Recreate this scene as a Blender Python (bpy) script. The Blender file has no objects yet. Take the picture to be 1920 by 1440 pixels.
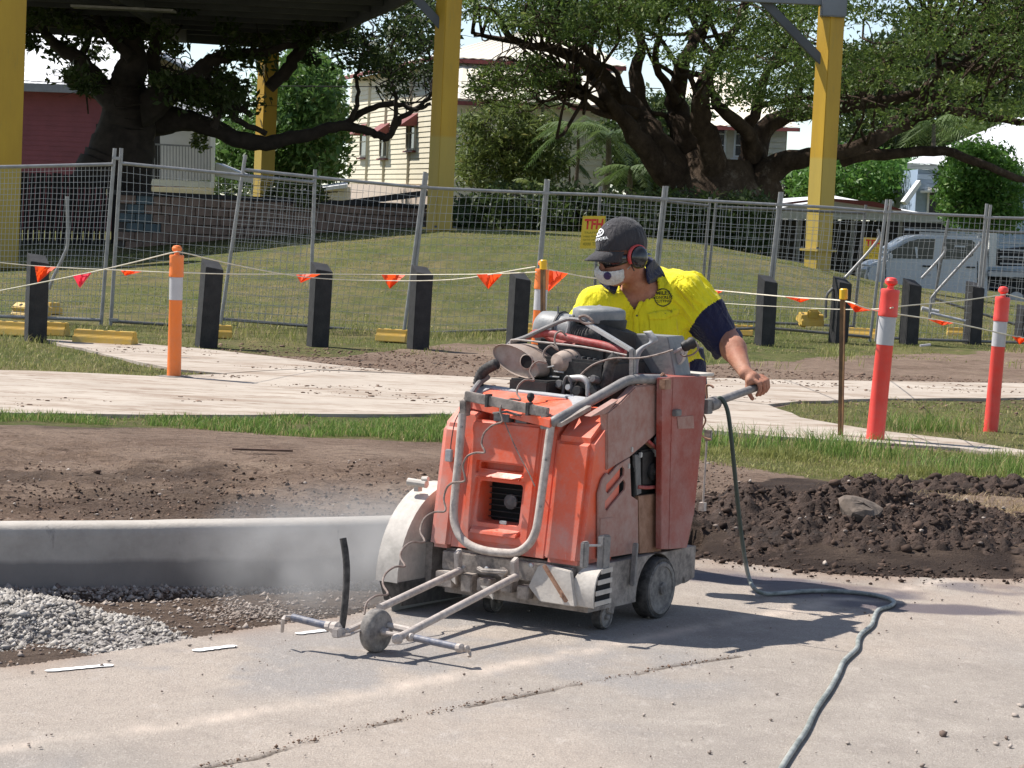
import bpy, bmesh, math, random
import numpy as np
from mathutils import Vector, Matrix, noise as mnoise
from mathutils.bvhtree import BVHTree
random.seed(7); np.random.seed(7)
scene = bpy.context.scene
COL = scene.collection
PI = math.pi

# ---------------------------------------------------------------- camera, world, sun, exposure
FP = 4500.0                                     # focal length in pixels of a 1920 wide frame
RHO = math.radians(2.7)                         # camera roll
TH = math.atan(math.cos(RHO) * 328 / FP)        # pitch down
CAM = np.array([0, 0, 1.6])
_f = np.array([0, math.cos(TH), -math.sin(TH)]); _u = np.array([0, math.sin(TH), math.cos(TH)]); _r = np.array([1.0, 0, 0])
_cr = math.cos(RHO) * _r + math.sin(RHO) * _u; _cu = -math.sin(RHO) * _r + math.cos(RHO) * _u
camd = bpy.data.cameras.new('camera'); cam = bpy.data.objects.new('camera', camd); COL.objects.link(cam)
camd.sensor_width = 36; camd.lens = 36 * FP / 1920; camd.clip_start = 0.1; camd.clip_end = 3000
cam.matrix_world = Matrix(((_cr[0], _cu[0], -_f[0], 0), (_cr[1], _cu[1], -_f[1], 0), (_cr[2], _cu[2], -_f[2], 1.6), (0, 0, 0, 1)))
scene.camera = cam

SUN_TO = Vector((-0.66, 0.28, 1.0)).normalized()    # towards the sun
world = bpy.data.worlds.new('World'); scene.world = world; world.use_nodes = True
_wn = world.node_tree.nodes; _wl = world.node_tree.links
_sky = _wn.new('ShaderNodeTexSky'); _sky.sky_type = 'NISHITA'; _sky.sun_disc = False
_sky.sun_elevation = math.asin(SUN_TO.z); _sky.sun_rotation = math.atan2(SUN_TO.x, SUN_TO.y)
_sky.air_density = 1.0; _sky.dust_density = 0.1; _sky.ozone_density = 3.0; _sky.altitude = 1200
_hs = _wn.new('ShaderNodeHueSaturation'); _hs.inputs['Saturation'].default_value = .74; _wl.new(_sky.outputs['Color'], _hs.inputs['Color']); _wl.new(_hs.outputs[0], _wn['Background'].inputs['Color']); _wn['Background'].inputs['Strength'].default_value = 0.10
sund = bpy.data.lights.new('sun', 'SUN'); sun = bpy.data.objects.new('sun', sund); COL.objects.link(sun)
sund.energy = 4.6; sund.angle = math.radians(0.53); sund.color = (1.0, 0.955, 0.89)
sun.rotation_euler = SUN_TO.to_track_quat('Z', 'Y').to_euler(); sun.location = (-20, 10, 40)
scene.view_settings.view_transform = 'Standard'; scene.view_settings.look = 'None'
scene.view_settings.gamma = 1; scene.view_settings.use_curve_mapping = False; scene.view_settings.exposure = 0.72
scene.render.engine = 'CYCLES'
scene.cycles.max_bounces = 6; scene.cycles.diffuse_bounces = 3; scene.cycles.glossy_bounces = 2
scene.cycles.transmission_bounces = 4; scene.cycles.transparent_max_bounces = 6; scene.cycles.volume_bounces = 0
scene.cycles.use_denoising = True

# ---------------------------------------------------------------- survey helpers (photo pixel -> place)
def ray(u, v): return _f + _cr * (u - 960) / FP + _cu * (720 - v) / FP
def G(u, v, z=0.0): r = ray(u, v); return CAM + r * ((z - 1.6) / r[2])
def T(u, v, Y): r = ray(u, v); return CAM + r * (Y / r[1])
def ppm(Y): return FP / Y

# ---------------------------------------------------------------- noise
def _hash(ix, iy, iz, seed):
    n = (ix * 374761393 + iy * 668265263 + iz * 2147483647 + seed * 144269504) & 0xFFFFFFFF
    n = ((n ^ (n >> 13)) * 1274126177) & 0xFFFFFFFF
    n = (n ^ (n >> 16)) & 0xFFFF
    return n / 65535.0
def vn(x, y, z=0.0, seed=0):
    x = np.asarray(x, float); y = np.asarray(y, float); z = np.zeros_like(x) + z
    xi = np.floor(x).astype(np.int64); yi = np.floor(y).astype(np.int64); zi = np.floor(z).astype(np.int64)
    fx = x - xi; fy = y - yi; fz = z - zi
    fx = fx * fx * (3 - 2 * fx); fy = fy * fy * (3 - 2 * fy); fz = fz * fz * (3 - 2 * fz)
    r = 0
    for dz in (0, 1):
        wz = fz if dz else 1 - fz
        if dz and not np.any(fz): continue
        for dx in (0, 1):
            for dy in (0, 1):
                r = r + wz * (fx if dx else 1 - fx) * (fy if dy else 1 - fy) * _hash(xi + dx, yi + dy, zi + dz, seed)
    return r
def fbm(x, y, z=0.0, seed=0, o=4, g=0.5):
    a = 1; s = 0; t = 0
    for i in range(o):
        s = s + a * vn(np.asarray(x) * 2**i, np.asarray(y) * 2**i, np.asarray(z) * 2**i, seed + i * 17); t += a; a *= g
    return s / t
def smooth(e0, e1, x):
    t = np.clip((x - e0) / (e1 - e0), 0, 1); return t * t * (3 - 2 * t)

# ---------------------------------------------------------------- materials
MATS = {}
class NT:
    def __init__(s, name):
        s.m = bpy.data.materials.new(name); s.m.use_nodes = True; s.t = s.m.node_tree; s.n = s.t.nodes; s.l = s.t.links
        s.b = s.n['Principled BSDF']; s.out = s.n['Material Output']; MATS[name] = s.m
        s.co = s.n.new('ShaderNodeTexCoord').outputs['Object']
    def noise(s, scale, detail=4, rough=0.6, vec=None, dist=0.0):
        n = s.n.new('ShaderNodeTexNoise'); n.inputs['Scale'].default_value = scale; n.inputs['Detail'].default_value = detail
        n.inputs['Roughness'].default_value = rough; n.inputs['Distortion'].default_value = dist
        s.l.new(vec if vec else s.co, n.inputs['Vector']); return n.outputs['Fac']
    def map(s, sc, rot=(0, 0, 0)):
        n = s.n.new('ShaderNodeMapping'); n.inputs['Scale'].default_value = sc; n.inputs['Rotation'].default_value = rot
        s.l.new(s.co, n.inputs['Vector']); return n.outputs['Vector']
    def ramp(s, f, a, b):
        n = s.n.new('ShaderNodeMapRange'); n.inputs['From Min'].default_value = a; n.inputs['From Max'].default_value = b; n.clamp = True
        s.l.new(f, n.inputs['Value']); return n.outputs['Result']
    def mix(s, f, a, b):
        n = s.n.new('ShaderNodeMix'); n.data_type = 'RGBA'
        for k, x in ((6, a), (7, b)):
            if isinstance(x, (tuple, list)): n.inputs[k].default_value = (*x[:3], 1)
            else: s.l.new(x, n.inputs[k])
        if isinstance(f, (int, float)): n.inputs[0].default_value = f
        else: s.l.new(f, n.inputs[0])
        return n.outputs[2]
    def mul(s, col, fac, amt=1.0):
        n = s.n.new('ShaderNodeMix'); n.data_type = 'RGBA'; n.blend_type = 'MULTIPLY'; n.inputs[0].default_value = amt
        s.l.new(col, n.inputs[6]) if not isinstance(col, tuple) else setattr(n.inputs[6], 'default_value', (*col, 1))
        s.l.new(fac, n.inputs[7]); return n.outputs[2]
    def math(s, op, a, b=0.0):
        n = s.n.new('ShaderNodeMath'); n.operation = op
        for k, x in ((0, a), (1, b)):
            if isinstance(x, (int, float)): n.inputs[k].default_value = x
            else: s.l.new(x, n.inputs[k])
        return n.outputs[0]
    def attr(s, name):
        n = s.n.new('ShaderNodeAttribute'); n.attribute_name = name; return n
    def up(s):
        g = s.n.new('ShaderNodeNewGeometry'); x = s.n.new('ShaderNodeSeparateXYZ'); s.l.new(g.outputs['Normal'], x.inputs[0]); return x.outputs[2]
    def color(s, c): 
        if isinstance(c, tuple): s.b.inputs['Base Color'].default_value = (*c, 1)
        else: s.l.new(c, s.b.inputs['Base Color'])
        return s
    def set(s, rough=0.6, metal=0.0, spec=0.5):
        s.b.inputs['Roughness'].default_value = rough; s.b.inputs['Metallic'].default_value = metal
        s.b.inputs['Specular IOR Level'].default_value = spec; return s
    def bump(s, h, strength=0.3, dist=0.01):
        n = s.n.new('ShaderNodeBump'); n.inputs['Strength'].default_value = strength; n.inputs['Distance'].default_value = dist
        s.l.new(h, n.inputs['Height']); s.l.new(n.outputs[0], s.b.inputs['Normal']); return s
def basic(name, c, rough=0.6, metal=0.0, var=0.25, sc=6, c2=None, bump=0.0, bs=60, spec=0.5, dust=None, dustc=(.40, .36, .31), streak=None):
    """colour broken up by noise; dust = amount of dry cement dust lying on the paint"""
    m = NT(name); f = m.noise(sc, 5); c2 = c2 or tuple(x * (1 - var) for x in c)
    col = m.mix(m.ramp(f, .35, .68), c2, c)
    if streak:
        col = m.mix(m.ramp(m.noise(1, 5, .7, m.map((streak, streak, streak * .08))), .5, .72), col, dustc)
    if dust:
        g = m.math('ADD', m.ramp(m.noise(9, 6, .7), .30, .75), m.math('MULTIPLY', m.ramp(m.noise(70, 3), .3, .8), .35))
        col = m.mix(m.math('MULTIPLY', g, dust), col, dustc)
    m.color(col).set(rough, metal, spec)
    if bump: m.bump(m.noise(bs, 4), bump, .005)
    return m.m

# ---------------------------------------------------------------- mesh builder
class MB:
    def __init__(s): s.v = []; s.f = []
    def add(s, vs, fs):
        o = len(s.v); s.v += [tuple(map(float, p)) for p in vs]; s.f += [tuple(i + o for i in f) for f in fs]; return s
    def box(s, c, d, M=None):
        c = Vector(c); h = [x / 2 for x in d]; vs = []
        for x in (-1, 1):
            for y in (-1, 1):
                for z in (-1, 1):
                    p = Vector((x * h[0], y * h[1], z * h[2])); vs.append((M @ p if M else p) + c)
        return s.add(vs, [(0, 1, 3, 2), (4, 6, 7, 5), (0, 4, 5, 1), (2, 3, 7, 6), (0, 2, 6, 4), (1, 5, 7, 3)])
    def bar(s, a, b, w, h=None, up=(0, 0, 1)):
        a = Vector(a); b = Vector(b); h = h or w; d = (b - a); L = d.length
        if L < 1e-6: return s
        x = d / L; z = Vector(up); y = z.cross(x)
        if y.length < 1e-4: y = Vector((0, 1, 0)).cross(x)
        y.normalize(); z = x.cross(y); M = Matrix((x, y, z)).transposed()
        return s.box((a + b) / 2, (L, w, h), M)
    def tube(s, path, r, n=8, cap=True):
        P = [Vector(p) for p in path]; R = r if isinstance(r, (list, tuple, np.ndarray)) else [r] * len(P)
        t0 = (P[1] - P[0]).normalized(); nrm = t0.orthogonal().normalized(); vs = []; fs = []
        for i, p in enumerate(P):
            t = (P[min(i + 1, len(P) - 1)] - P[max(i - 1, 0)])
            t = t.normalized() if t.length > 1e-9 else t0
            nrm = (nrm - t * nrm.dot(t)); nrm = nrm.normalized() if nrm.length > 1e-6 else t.orthogonal().normalized()
            b = t.cross(nrm)
            for k in range(n):
                a = 2 * PI * k / n; vs.append(p + (nrm * math.cos(a) + b * math.sin(a)) * R[i])
        for i in range(len(P) - 1):
            for k in range(n):
                fs.append((i * n + k, i * n + (k + 1) % n, (i + 1) * n + (k + 1) % n, (i + 1) * n + k))
        if cap: fs.append(tuple(range(n - 1, -1, -1))); fs.append(tuple((len(P) - 1) * n + k for k in range(n)))
        return s.add(vs, fs)
    def lathe(s, prof, c=(0, 0, 0), axis=(0, 0, 1), n=20, sx=1.0, sy=1.0):
        """prof: list of (radius, height) along the axis"""
        z = Vector(axis).normalized(); x = Vector((1, 0, 0)) if abs(z.x) < .9 else Vector((0, 1, 0)); x = (x - z * x.dot(z)).normalized(); y = z.cross(x)
        c = Vector(c); vs = []; fs = []
        for r, h in prof:
            for k in range(n):
                a = 2 * PI * k / n; vs.append(c + z * h + x * (math.cos(a) * r * sx) + y * (math.sin(a) * r * sy))
        m = len(prof)
        for i in range(m - 1):
            for k in range(n): fs.append((i * n + k, i * n + (k + 1) % n, (i + 1) * n + (k + 1) % n, (i + 1) * n + k))
        fs.append(tuple(range(n - 1, -1, -1))); fs.append(tuple((m - 1) * n + k for k in range(n)))
        return s.add(vs, fs)
    def prism(s, poly, ext):
        """poly: list of 3d points, extruded by vector ext"""
        n = len(poly); e = Vector(ext); P = [Vector(p) for p in poly]
        vs = P + [p + e for p in P]
        return s.add(vs, [tuple(range(n)), tuple(range(2 * n - 1, n - 1, -1))] + [(i, i + n, (i + 1) % n + n, (i + 1) % n) for i in range(n)])
    def build(s, name, mat=None, parent=None, smooth_=False, bevel=0.0, seg=2, loc=None, angle=35):
        me = bpy.data.meshes.new(name)
        if loc is not None: s.v = [(p[0] - loc[0], p[1] - loc[1], p[2] - loc[2]) for p in s.v]
        me.from_pydata(s.v, [], s.f); me.update()
        bm = bmesh.new(); bm.from_mesh(me)
        bmesh.ops.recalc_face_normals(bm, faces=bm.faces)
        if bevel:
            es = [e for e in bm.edges if len(e.link_faces) == 2 and e.calc_face_angle(0) > math.radians(25)]
            bmesh.ops.bevel(bm, geom=es, offset=bevel, segments=seg, affect='EDGES', clamp_overlap=True)
        bm.to_mesh(me); bm.free()
        o = link(name, me, mat, parent, loc)
        if smooth_ or bevel:
            me.polygons.foreach_set('use_smooth', [True] * len(me.polygons))
            try: me.set_sharp_from_angle(angle=math.radians(angle))
            except Exception: pass
        return o
def link(name, me, mat=None, parent=None, loc=None):
    o = bpy.data.objects.new(name, me); COL.objects.link(o)
    if mat is not None and me is not None:
        me.materials.clear(); me.materials.append(MATS[mat] if isinstance(mat, str) else mat)
    if parent is not None: o.parent = parent
    if loc is not None: o.location = loc
    return o
def npmesh(name, v, f, mat=None, parent=None, smooth_=False, attrs=None, kind=None):
    """v (n,3) array, f (m,k) int array"""
    v = np.asarray(v, np.float32); f = np.asarray(f, np.int32); me = bpy.data.meshes.new(name); k = f.shape[1]
    me.vertices.add(len(v)); me.vertices.foreach_set('co', v.ravel())
    me.loops.add(f.size); me.loops.foreach_set('vertex_index', f.ravel())
    me.polygons.add(len(f)); me.polygons.foreach_set('loop_start', np.arange(0, f.size, k, dtype=np.int32))
    me.update(calc_edges=True)
    if smooth_: me.polygons.foreach_set('use_smooth', np.ones(len(f), bool))
    for an, av in (attrs or {}).items():
        a = me.color_attributes.new(an, 'FLOAT_COLOR', 'POINT'); av = np.asarray(av, np.float32)
        if av.shape[1] == 3: av = np.concatenate([av, np.ones((len(av), 1), np.float32)], 1)
        a.data.foreach_set('color', av.ravel())
    o = link(name, me, mat, parent)
    if kind: o['kind'] = kind
    return o
def thing(name, label, cat, loc=(0, 0, 0), rz=0.0, group=None):
    o = bpy.data.objects.new(name, None); COL.objects.link(o); o.empty_display_size = .2
    o.location = loc; o.rotation_euler = (0, 0, rz); o['label'] = label; o['category'] = cat
    if group: o['group'] = group
    return o
def tag(o, label, cat, group=None):
    o['label'] = label; o['category'] = cat
    if group: o['group'] = group
    return o
def dup(root, loc=None, rz=None, label=None):
    r = root.copy(); COL.objects.link(r)
    if loc is not None: r.location = loc
    if rz is not None: r.rotation_euler = (0, 0, rz)
    if label: r['label'] = label
    for ch in list(root.children):
        c = ch.copy(); COL.objects.link(c); c.parent = r
        for g in ch.children:
            d = g.copy(); COL.objects.link(d); d.parent = c
    return r
def ring(n, r=1.0, a0=0.0): return [(math.cos(a0 + 2 * PI * k / n) * r, math.sin(a0 + 2 * PI * k / n) * r) for k in range(n)]
def catmull(P, n=6):
    P = [np.array(p, float) for p in P]; Q = [2 * P[0] - P[1]] + P + [2 * P[-1] - P[-2]]; out = []
    for i in range(1, len(Q) - 2):
        for k in range(n):
            t = k / n; a, b, c, d = Q[i - 1:i + 3]
            out.append(.5 * ((2 * b) + (-a + c) * t + (2 * a - 5 * b + 4 * c - d) * t * t + (-a + 3 * b - 3 * c + d) * t**3))
    out.append(P[-1]); return out
def inpoly(x, y, poly):
    c = np.zeros(np.shape(x), bool); n = len(poly)
    for i in range(n):
        x1, y1 = poly[i][:2]; x2, y2 = poly[(i + 1) % n][:2]
        if y1 == y2: continue
        c ^= ((y1 > y) != (y2 > y)) & (x < (x2 - x1) * (y - y1) / (y2 - y1) + x1)
    return c
def pdist(x, y, pts):
    d = np.full(np.shape(x), 1e9)
    for a, b in zip(pts[:-1], pts[1:]):
        ax, ay = a[:2]; bx, by = b[:2]; L = (bx - ax)**2 + (by - ay)**2 + 1e-12
        t = np.clip(((x - ax) * (bx - ax) + (y - ay) * (by - ay)) / L, 0, 1)
        d = np.minimum(d, np.hypot(x - ax - t * (bx - ax), y - ay - t * (by - ay)))
    return d
ZG = 0.12      # level of the verge behind the kerb

# ================================================================ THE GROUND
KERB = [(-6.2, 9.0), (-4.4, 9.5), (-2.95, 10.02), (-2.2, 10.3), (-1.41, 10.64), (-.59, 11.08), (.15, 11.5), (.78, 11.86)]   # back edge of the kerb
KX = np.array([p[0] for p in KERB]); KY = np.array([p[1] for p in KERB])
def kerb_y(x): return np.interp(x, np.r_[KX, 30], np.r_[KY, 14.0])
ROADEDGE = [G(u, v)[:2] for u, v in ((-900, 1300), (-300, 1275), (0, 1250), (150, 1229), (300, 1205), (400, 1190), (480, 1176), (560, 1166), (640, 1155), (720, 1132), (800, 1105), (900, 1075), (1010, 1052))]
ROADFAR = [G(u, v)[:2] for u, v in ((1120, 1040), (1300, 1046), (1420, 1058), (1560, 1076), (1700, 1082), (1850, 1084), (2100, 1088), (3000, 1110))]
ROADPOLY = [tuple(p) for p in ROADEDGE] + [tuple(p) for p in ROADFAR] + [(8.0, 4.0), (-7.0, 4.0)]
_rx = np.array([p[0] for p in ROADEDGE + ROADFAR]); _ry = np.array([p[1] for p in ROADEDGE + ROADFAR])
def road_y(x): return np.interp(x, _rx, _ry)
# crest of the lawn mound (z at Y=44) against X
MX = np.array([T(u, 400, 44)[0] for u in (-400, 0, 200, 400, 600, 830, 1100, 1300, 1500, 1650, 1900, 2400)])
MZ = np.array([.1, .16, .3, .6, .86, 1.13, 1.16, 1.08, .82, .52, .28, .0])
def ground_z(x, y):
    x = np.asarray(x, float); y = np.asarray(y, float)
    ky = kerb_y(x); ry = road_y(x)
    base = np.where(y < ky, -.03, ZG)
    tr = smooth(-.03, .04, y - ry) * (1 - smooth(.78, .98, x + 0 * y))
    base = np.where((y < ky) , -.035 + tr * (-.085), base)
    # right of the kerb end the verge rises gently from the road
    right = smooth(.9, 1.05, x); base = base * (1 - right) + right * (-.035 + (.155) * smooth(0.0, 1.3, y - ry))
    base = np.where((y < ky) & (x < .98), np.minimum(base, -.03), base)
    crest = np.interp(x * 44 / np.maximum(y, 30), MX, MZ)
    h = base + (crest - ZG) * smooth(30.5, 42.5, y)
    fall = smooth(46, 62, y); low = smooth(3, 12, x)
    h = h * (1 - fall * low) + (-.38) * fall * low
    h = h - smooth(90, 200, y) * (h + .4)
    rough = (fbm(x * 2.2, y * 2.2, seed=3) - .5) * .03 * smooth(0.05, .5, y - ky)
    soil = smooth(.02, .2, y - ky) * (1 - smooth(13.0, 14.2, y + .25 * x))
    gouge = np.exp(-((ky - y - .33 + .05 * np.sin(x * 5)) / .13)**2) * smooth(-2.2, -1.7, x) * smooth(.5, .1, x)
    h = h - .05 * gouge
    rough = rough + soil * (np.abs(fbm(x * 2.5, y * 6, seed=9, o=5, g=.65) - .5) * .15 - .025)
    h = h + rough * (1 - smooth(60, 90, y))
    h = h + np.where((y < ky) & (y > ry), (fbm(x * 9, y * 9, seed=5) - .5) * .03, 0) * (x < 1.0)
    h = h - .02 * (1 - smooth(.02, .10, y - ky)) * (y >= ky)
    return h
def gz(x, y): return float(ground_z(np.array([x]), np.array([y]))[0])

# regions on the verge (photo outlines dropped onto the ground)
def gp(pts, z=ZG): return [tuple(G(u, v, z)[:2]) for u, v in pts]
P_LOW = gp([(-500, 690), (-100, 697), (60, 700), (300, 711), (420, 706), (500, 700), (560, 697), (780, 706), (900, 712), (1330, 752), (1440, 764), (1500, 788), (1640, 812), (1800, 830), (1960, 856), (2300, 905), (2300, 935),
            (1960, 868), (1800, 846), (1640, 835), (1450, 824), (1330, 812), (1000, 792), (820, 781), (300, 784), (-100, 779), (-500, 775)])
P_UP = gp([(80, 640), (250, 647), (420, 662), (640, 690), (780, 705), (560, 696), (500, 699), (420, 705), (330, 697), (200, 670)])
P_RT = gp([(905, 712), (1330, 713), (1600, 718), (1920, 722), (2300, 724), (2300, 748), (1920, 750), (1650, 752), (1500, 757), (1440, 763), (1330, 751)])
PATHS = [P_LOW, P_UP, P_RT]
STRIP = gp([(-500, 772), (0, 777), (300, 783), (820, 781), (1000, 790), (1000, 840), (830, 832), (640, 826), (420, 812), (300, 802), (0, 797), (-500, 792)])
GR_R = gp([(1290, 806), (1450, 824), (1640, 836), (1800, 848), (1980, 872), (2300, 930), (2300, 960), (1980, 918), (1800, 900), (1600, 905), (1480, 890), (1340, 870), (1290, 860)])

# grid that is denser near the camera
ys = np.concatenate([np.linspace(4.0, 9, 24)[:-1], np.linspace(9, 15.5, 190)[:-1], np.linspace(15.5, 30, 170)[:-1], np.linspace(30, 60, 70)[:-1], np.geomspace(60, 1500, 34)])
nx = 330
tt = np.linspace(-1, 1, nx)
XX = np.empty((len(ys), nx)); YY = np.empty_like(XX)
for i, y in enumerate(ys):
    XX[i] = tt * (y * .26 + .6) * (1 + .9 * np.abs(tt)**6); YY[i] = y
if True:
    XX += (np.random.rand(*XX.shape) - .5) * .012 * (YY < 40)
ZZ = ground_z(XX, YY)
fx = XX.ravel(); fy = YY.ravel()
n1 = fbm(fx * 1.1, fy * .9, seed=21, o=5); n2 = fbm(fx * .35, fy * .3, seed=31, o=4); n3 = fbm(fx * 5, fy * 5, seed=41, o=3)
ky = kerb_y(fx)
# r grass (0 bare .. 1 green), g dark soil, wet in parts, b straw
grass = smooth(19.0, 22.5, fy + (n1 - .5) * 5) * .85
grass = np.maximum(grass, inpoly(fx + (n3 - .5) * .1, fy + (n1 - .5) * .5, STRIP) * .9)
grass = np.maximum(grass, inpoly(fx, fy + (n1 - .5) * .8, GR_R) * .7)
isl = inpoly(fx, fy, gp([(1440, 766), (1500, 756), (1650, 751), (2300, 747), (2300, 900), (1960, 855), (1800, 829), (1640, 811), (1500, 787)]))
grass = np.maximum(grass, isl * (.35 + .5 * n1))
isl2 = inpoly(fx, fy, gp([(-500, 630), (60, 640), (200, 670), (330, 697), (420, 705), (300, 711), (60, 700), (-500, 690)]))
grass = np.maximum(grass, isl2 * (.5 + .5 * n1))
# dirt / debris band in front of the posts on the right and middle
band = inpoly(fx, fy + (n1 - .5) * 1.5, gp([(420, 662), (640, 668), (860, 640), (1330, 682), (1920, 655), (2300, 655), (2300, 724), (1330, 714), (900, 714), (640, 692)]))
grass = np.where(band, grass * .25, grass)
wet = smooth(.52, .66, n1) * smooth(.4, .55, n2) * (fy < 15) * (fy > ky) * .55
wet = np.maximum(wet, ((fy < ky) & (fy > road_y(fx))) * (.3 + .5 * n1))
wet = np.maximum(wet, inpoly(fx + (n3 - .5) * .3, fy + (n1 - .5) * .8, gp([(1285, 955), (1420, 925), (1560, 912), (1700, 930), (1800, 962), (1880, 1000), (1960, 1075), (1285, 1062)], .05)) * (.55 + .6 * n3))
wet = np.maximum(wet, np.exp(-((ky - fy - .36 + .06 * np.sin(fx * 5)) / .17)**4) * smooth(-2.4, -1.8, fx) * (fx < .8) * (fy > road_y(fx)) * .95)  # adds a darker band along the foot of the kerb
straw = smooth(.45, .7, fbm(fx * .6, fy * .35, seed=51, o=4))
straw = np.maximum(straw, isl * .55)
shade_g = smooth(38, 46, fy)           # unused mask for the shade on the flat behind the crest
II = np.arange(len(ys) * nx).reshape(len(ys), nx)
quads = np.stack([II[:-1, :-1], II[:-1, 1:], II[1:, 1:], II[1:, :-1]], -1).reshape(-1, 4)

m = NT('ground_mix'); a = m.attr('mask'); sp = m.n.new('ShaderNodeSeparateColor'); m.l.new(a.outputs['Color'], sp.inputs[0])
soil = m.mix(m.ramp(m.noise(1.3, 6, .65), .32, .66), (.21, .14, .10), (.37, .27, .20))
soil = m.mix(m.ramp(m.noise(16, 5, .7), .52, .70), soil, (.36, .26, .195))
soil = m.mix(m.math('MULTIPLY', m.ramp(m.noise(9, 7, .8, m.map((.55, 1.6, 1))), .50, .62), .7), soil, (.12, .078, .057))
soil = m.mix(m.ramp(m.noise(38, 5, .8, m.map((.5, 1, 1))), .55, .70), soil, (.085, .056, .042))
soil = m.mix(m.ramp(m.noise(60, 4, .8), .62, .72), soil, (.42, .32, .25))
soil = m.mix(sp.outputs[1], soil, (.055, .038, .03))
gr = m.mix(m.ramp(m.noise(.5, 5, .6), .35, .65), (.10, .132, .032), (.20, .185, .068))
gr = m.mix(m.math('MULTIPLY', sp.outputs[2], m.ramp(m.noise(3.1, 5, .7), .35, .65)), gr, (.27, .205, .10))
gr = m.mix(m.ramp(m.noise(22, 4, .7), .50, .74), gr, (.075, .09, .027))
gr = m.mix(m.ramp(m.noise(1.5, 6, .7), .54, .68), gr, (.20, .15, .085))
gr = m.mix(m.math('MULTIPLY', m.ramp(m.noise(2.2, 6, .8, m.map((1, .6, 1))), .46, .62), .8), gr, (.085, .095, .03))
gr = m.mix(m.math('MULTIPLY', m.ramp(m.noise(7, 5, .8, m.map((1, .4, 1))), .52, .64), .6), gr, (.24, .19, .10))
edge = m.ramp(m.math('ADD', sp.outputs[0], m.math('MULTIPLY', m.noise(7, 6, .7), .9)), .72, 1.0)
m.color(m.mix(edge, soil, gr)).set(.95, 0, .15)
m.bump(m.math('ADD', m.noise(11, 8, .8, m.map((.6, 1.3, 1))), m.math('MULTIPLY', m.noise(60, 4), .35)), 1.0, .07)
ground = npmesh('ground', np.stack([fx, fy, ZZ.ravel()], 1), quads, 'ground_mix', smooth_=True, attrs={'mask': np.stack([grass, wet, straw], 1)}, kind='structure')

# ---- road sheet with a chipped edge, dust lines, wet stains and tyre polish painted as wear
rx = np.arange(-3.4, 4.2, .016); ryy = np.arange(5.6, 11.75, .017)
RX, RY = np.meshgrid(rx, ryy)
jag = (fbm(RX * 6, RY * 6, seed=61, o=4) - .5) * .09
inside = RY < road_y(RX) + jag
RXf, RYf = RX.ravel(), RY.ravel()
c_big = fbm(RXf * .7, RYf * .5, seed=71, o=5); c_mid = fbm(RXf * 4, RYf * 3, seed=73, o=5, g=.6)
l1 = [G(u, v)[:2] for u, v in ((-200, 1425), (100, 1392), (420, 1345), (760, 1285), (1000, 1238), (1180, 1203), (1400, 1160), (1700, 1103), (1920, 1062))]
d1 = pdist(RXf, RYf, l1)
line = np.exp(-(d1 / .055)**2) * smooth(.12, .5, fbm(RXf * 7, RYf * 5, seed=75, o=4))
crk = [G(u, v)[:2] for u, v in ((380, 1440), (450, 1427), (560, 1395), (650, 1370), (800, 1340), (900, 1318), (1000, 1300), (1140, 1274), (1260, 1250), (1390, 1230))]
wob = (fbm(RXf * 9, RYf * 9, seed=77, o=3) - .5) * .05
dc = pdist(RXf + wob, RYf, crk); crack = np.exp(-(dc / .011)**2) * smooth(.35, .5, fbm(RXf * 6, RYf * 6, seed=79, o=2))
def blob(cx, cy, rx_, ry_, seed=0, k=.9):
    c = G(cx, cy); return smooth(1.25, .75, np.hypot((RXf - c[0]) / rx_, (RYf - c[1]) / ry_) + (fbm(RXf * 5, RYf * 5, seed=seed, o=4) - .5) * k)
wetr = np.maximum.reduce([blob(1860, 1105, .22, .16, 87) * .7, blob(1560, 1108, .34, .22, 81), blob(1740, 1140, .38, .13, 82), blob(1370, 1085, .35, .15, 83), blob(1480, 1045, .5, .2, 84) * .5, blob(1300, 1075, .3, .2, 85) * .6])
wetr *= smooth(.12, .42, fbm(RXf * 6, RYf * 6, seed=86, o=4))
pink = smooth(.42, .62, c_big) * .9; grey = smooth(.5, .7, fbm(RXf * .9, RYf * .7, seed=88, o=4)) * smooth(.35, .6, c_mid)
edge_dirt = np.exp(-np.abs(road_y(RXf) - RYf) / np.where(RXf > .6, .42, .16)) * smooth(.3, .6, c_mid) * .8
RZ = 0.0 + (fbm(RXf * 2, RYf * 2, seed=90) - .5) * .004 - crack * .006
IR = np.arange(RX.size).reshape(RX.shape); q = np.stack([IR[:-1, :-1], IR[:-1, 1:], IR[1:, 1:], IR[1:, :-1]], -1).reshape(-1, 4)
keep = inside[:-1, :-1] & inside[1:, 1:] & inside[:-1, 1:] & inside[1:, :-1]; q = q[keep.ravel()]
m = NT('road_surface'); a = m.attr('wear'); sp = m.n.new('ShaderNodeSeparateColor'); m.l.new(a.outputs['Color'], sp.inputs[0])
a2 = m.attr('wear2'); s2 = m.n.new('ShaderNodeSeparateColor'); m.l.new(a2.outputs['Color'], s2.inputs[0])
c = m.mix(m.ramp(m.noise(3.5, 7, .7), .35, .66), (.31, .27, .235), (.41, .36, .31))
c = m.mix(m.math('MULTIPLY', sp.outputs[0], .5), c, (.50, .41, .335))
c = m.mix(m.math('MULTIPLY', sp.outputs[1], .75), c, (.29, .275, .265))
c = m.mix(m.math('MULTIPLY', m.ramp(m.noise(130, 4, .8), .48, .66), .8), c, (.20, .17, .145))
c = m.mix(m.math('MULTIPLY', m.ramp(m.noise(26, 6, .75, m.map((1, .6, 1))), .50, .66), .45), c, (.25, .215, .185))
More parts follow.
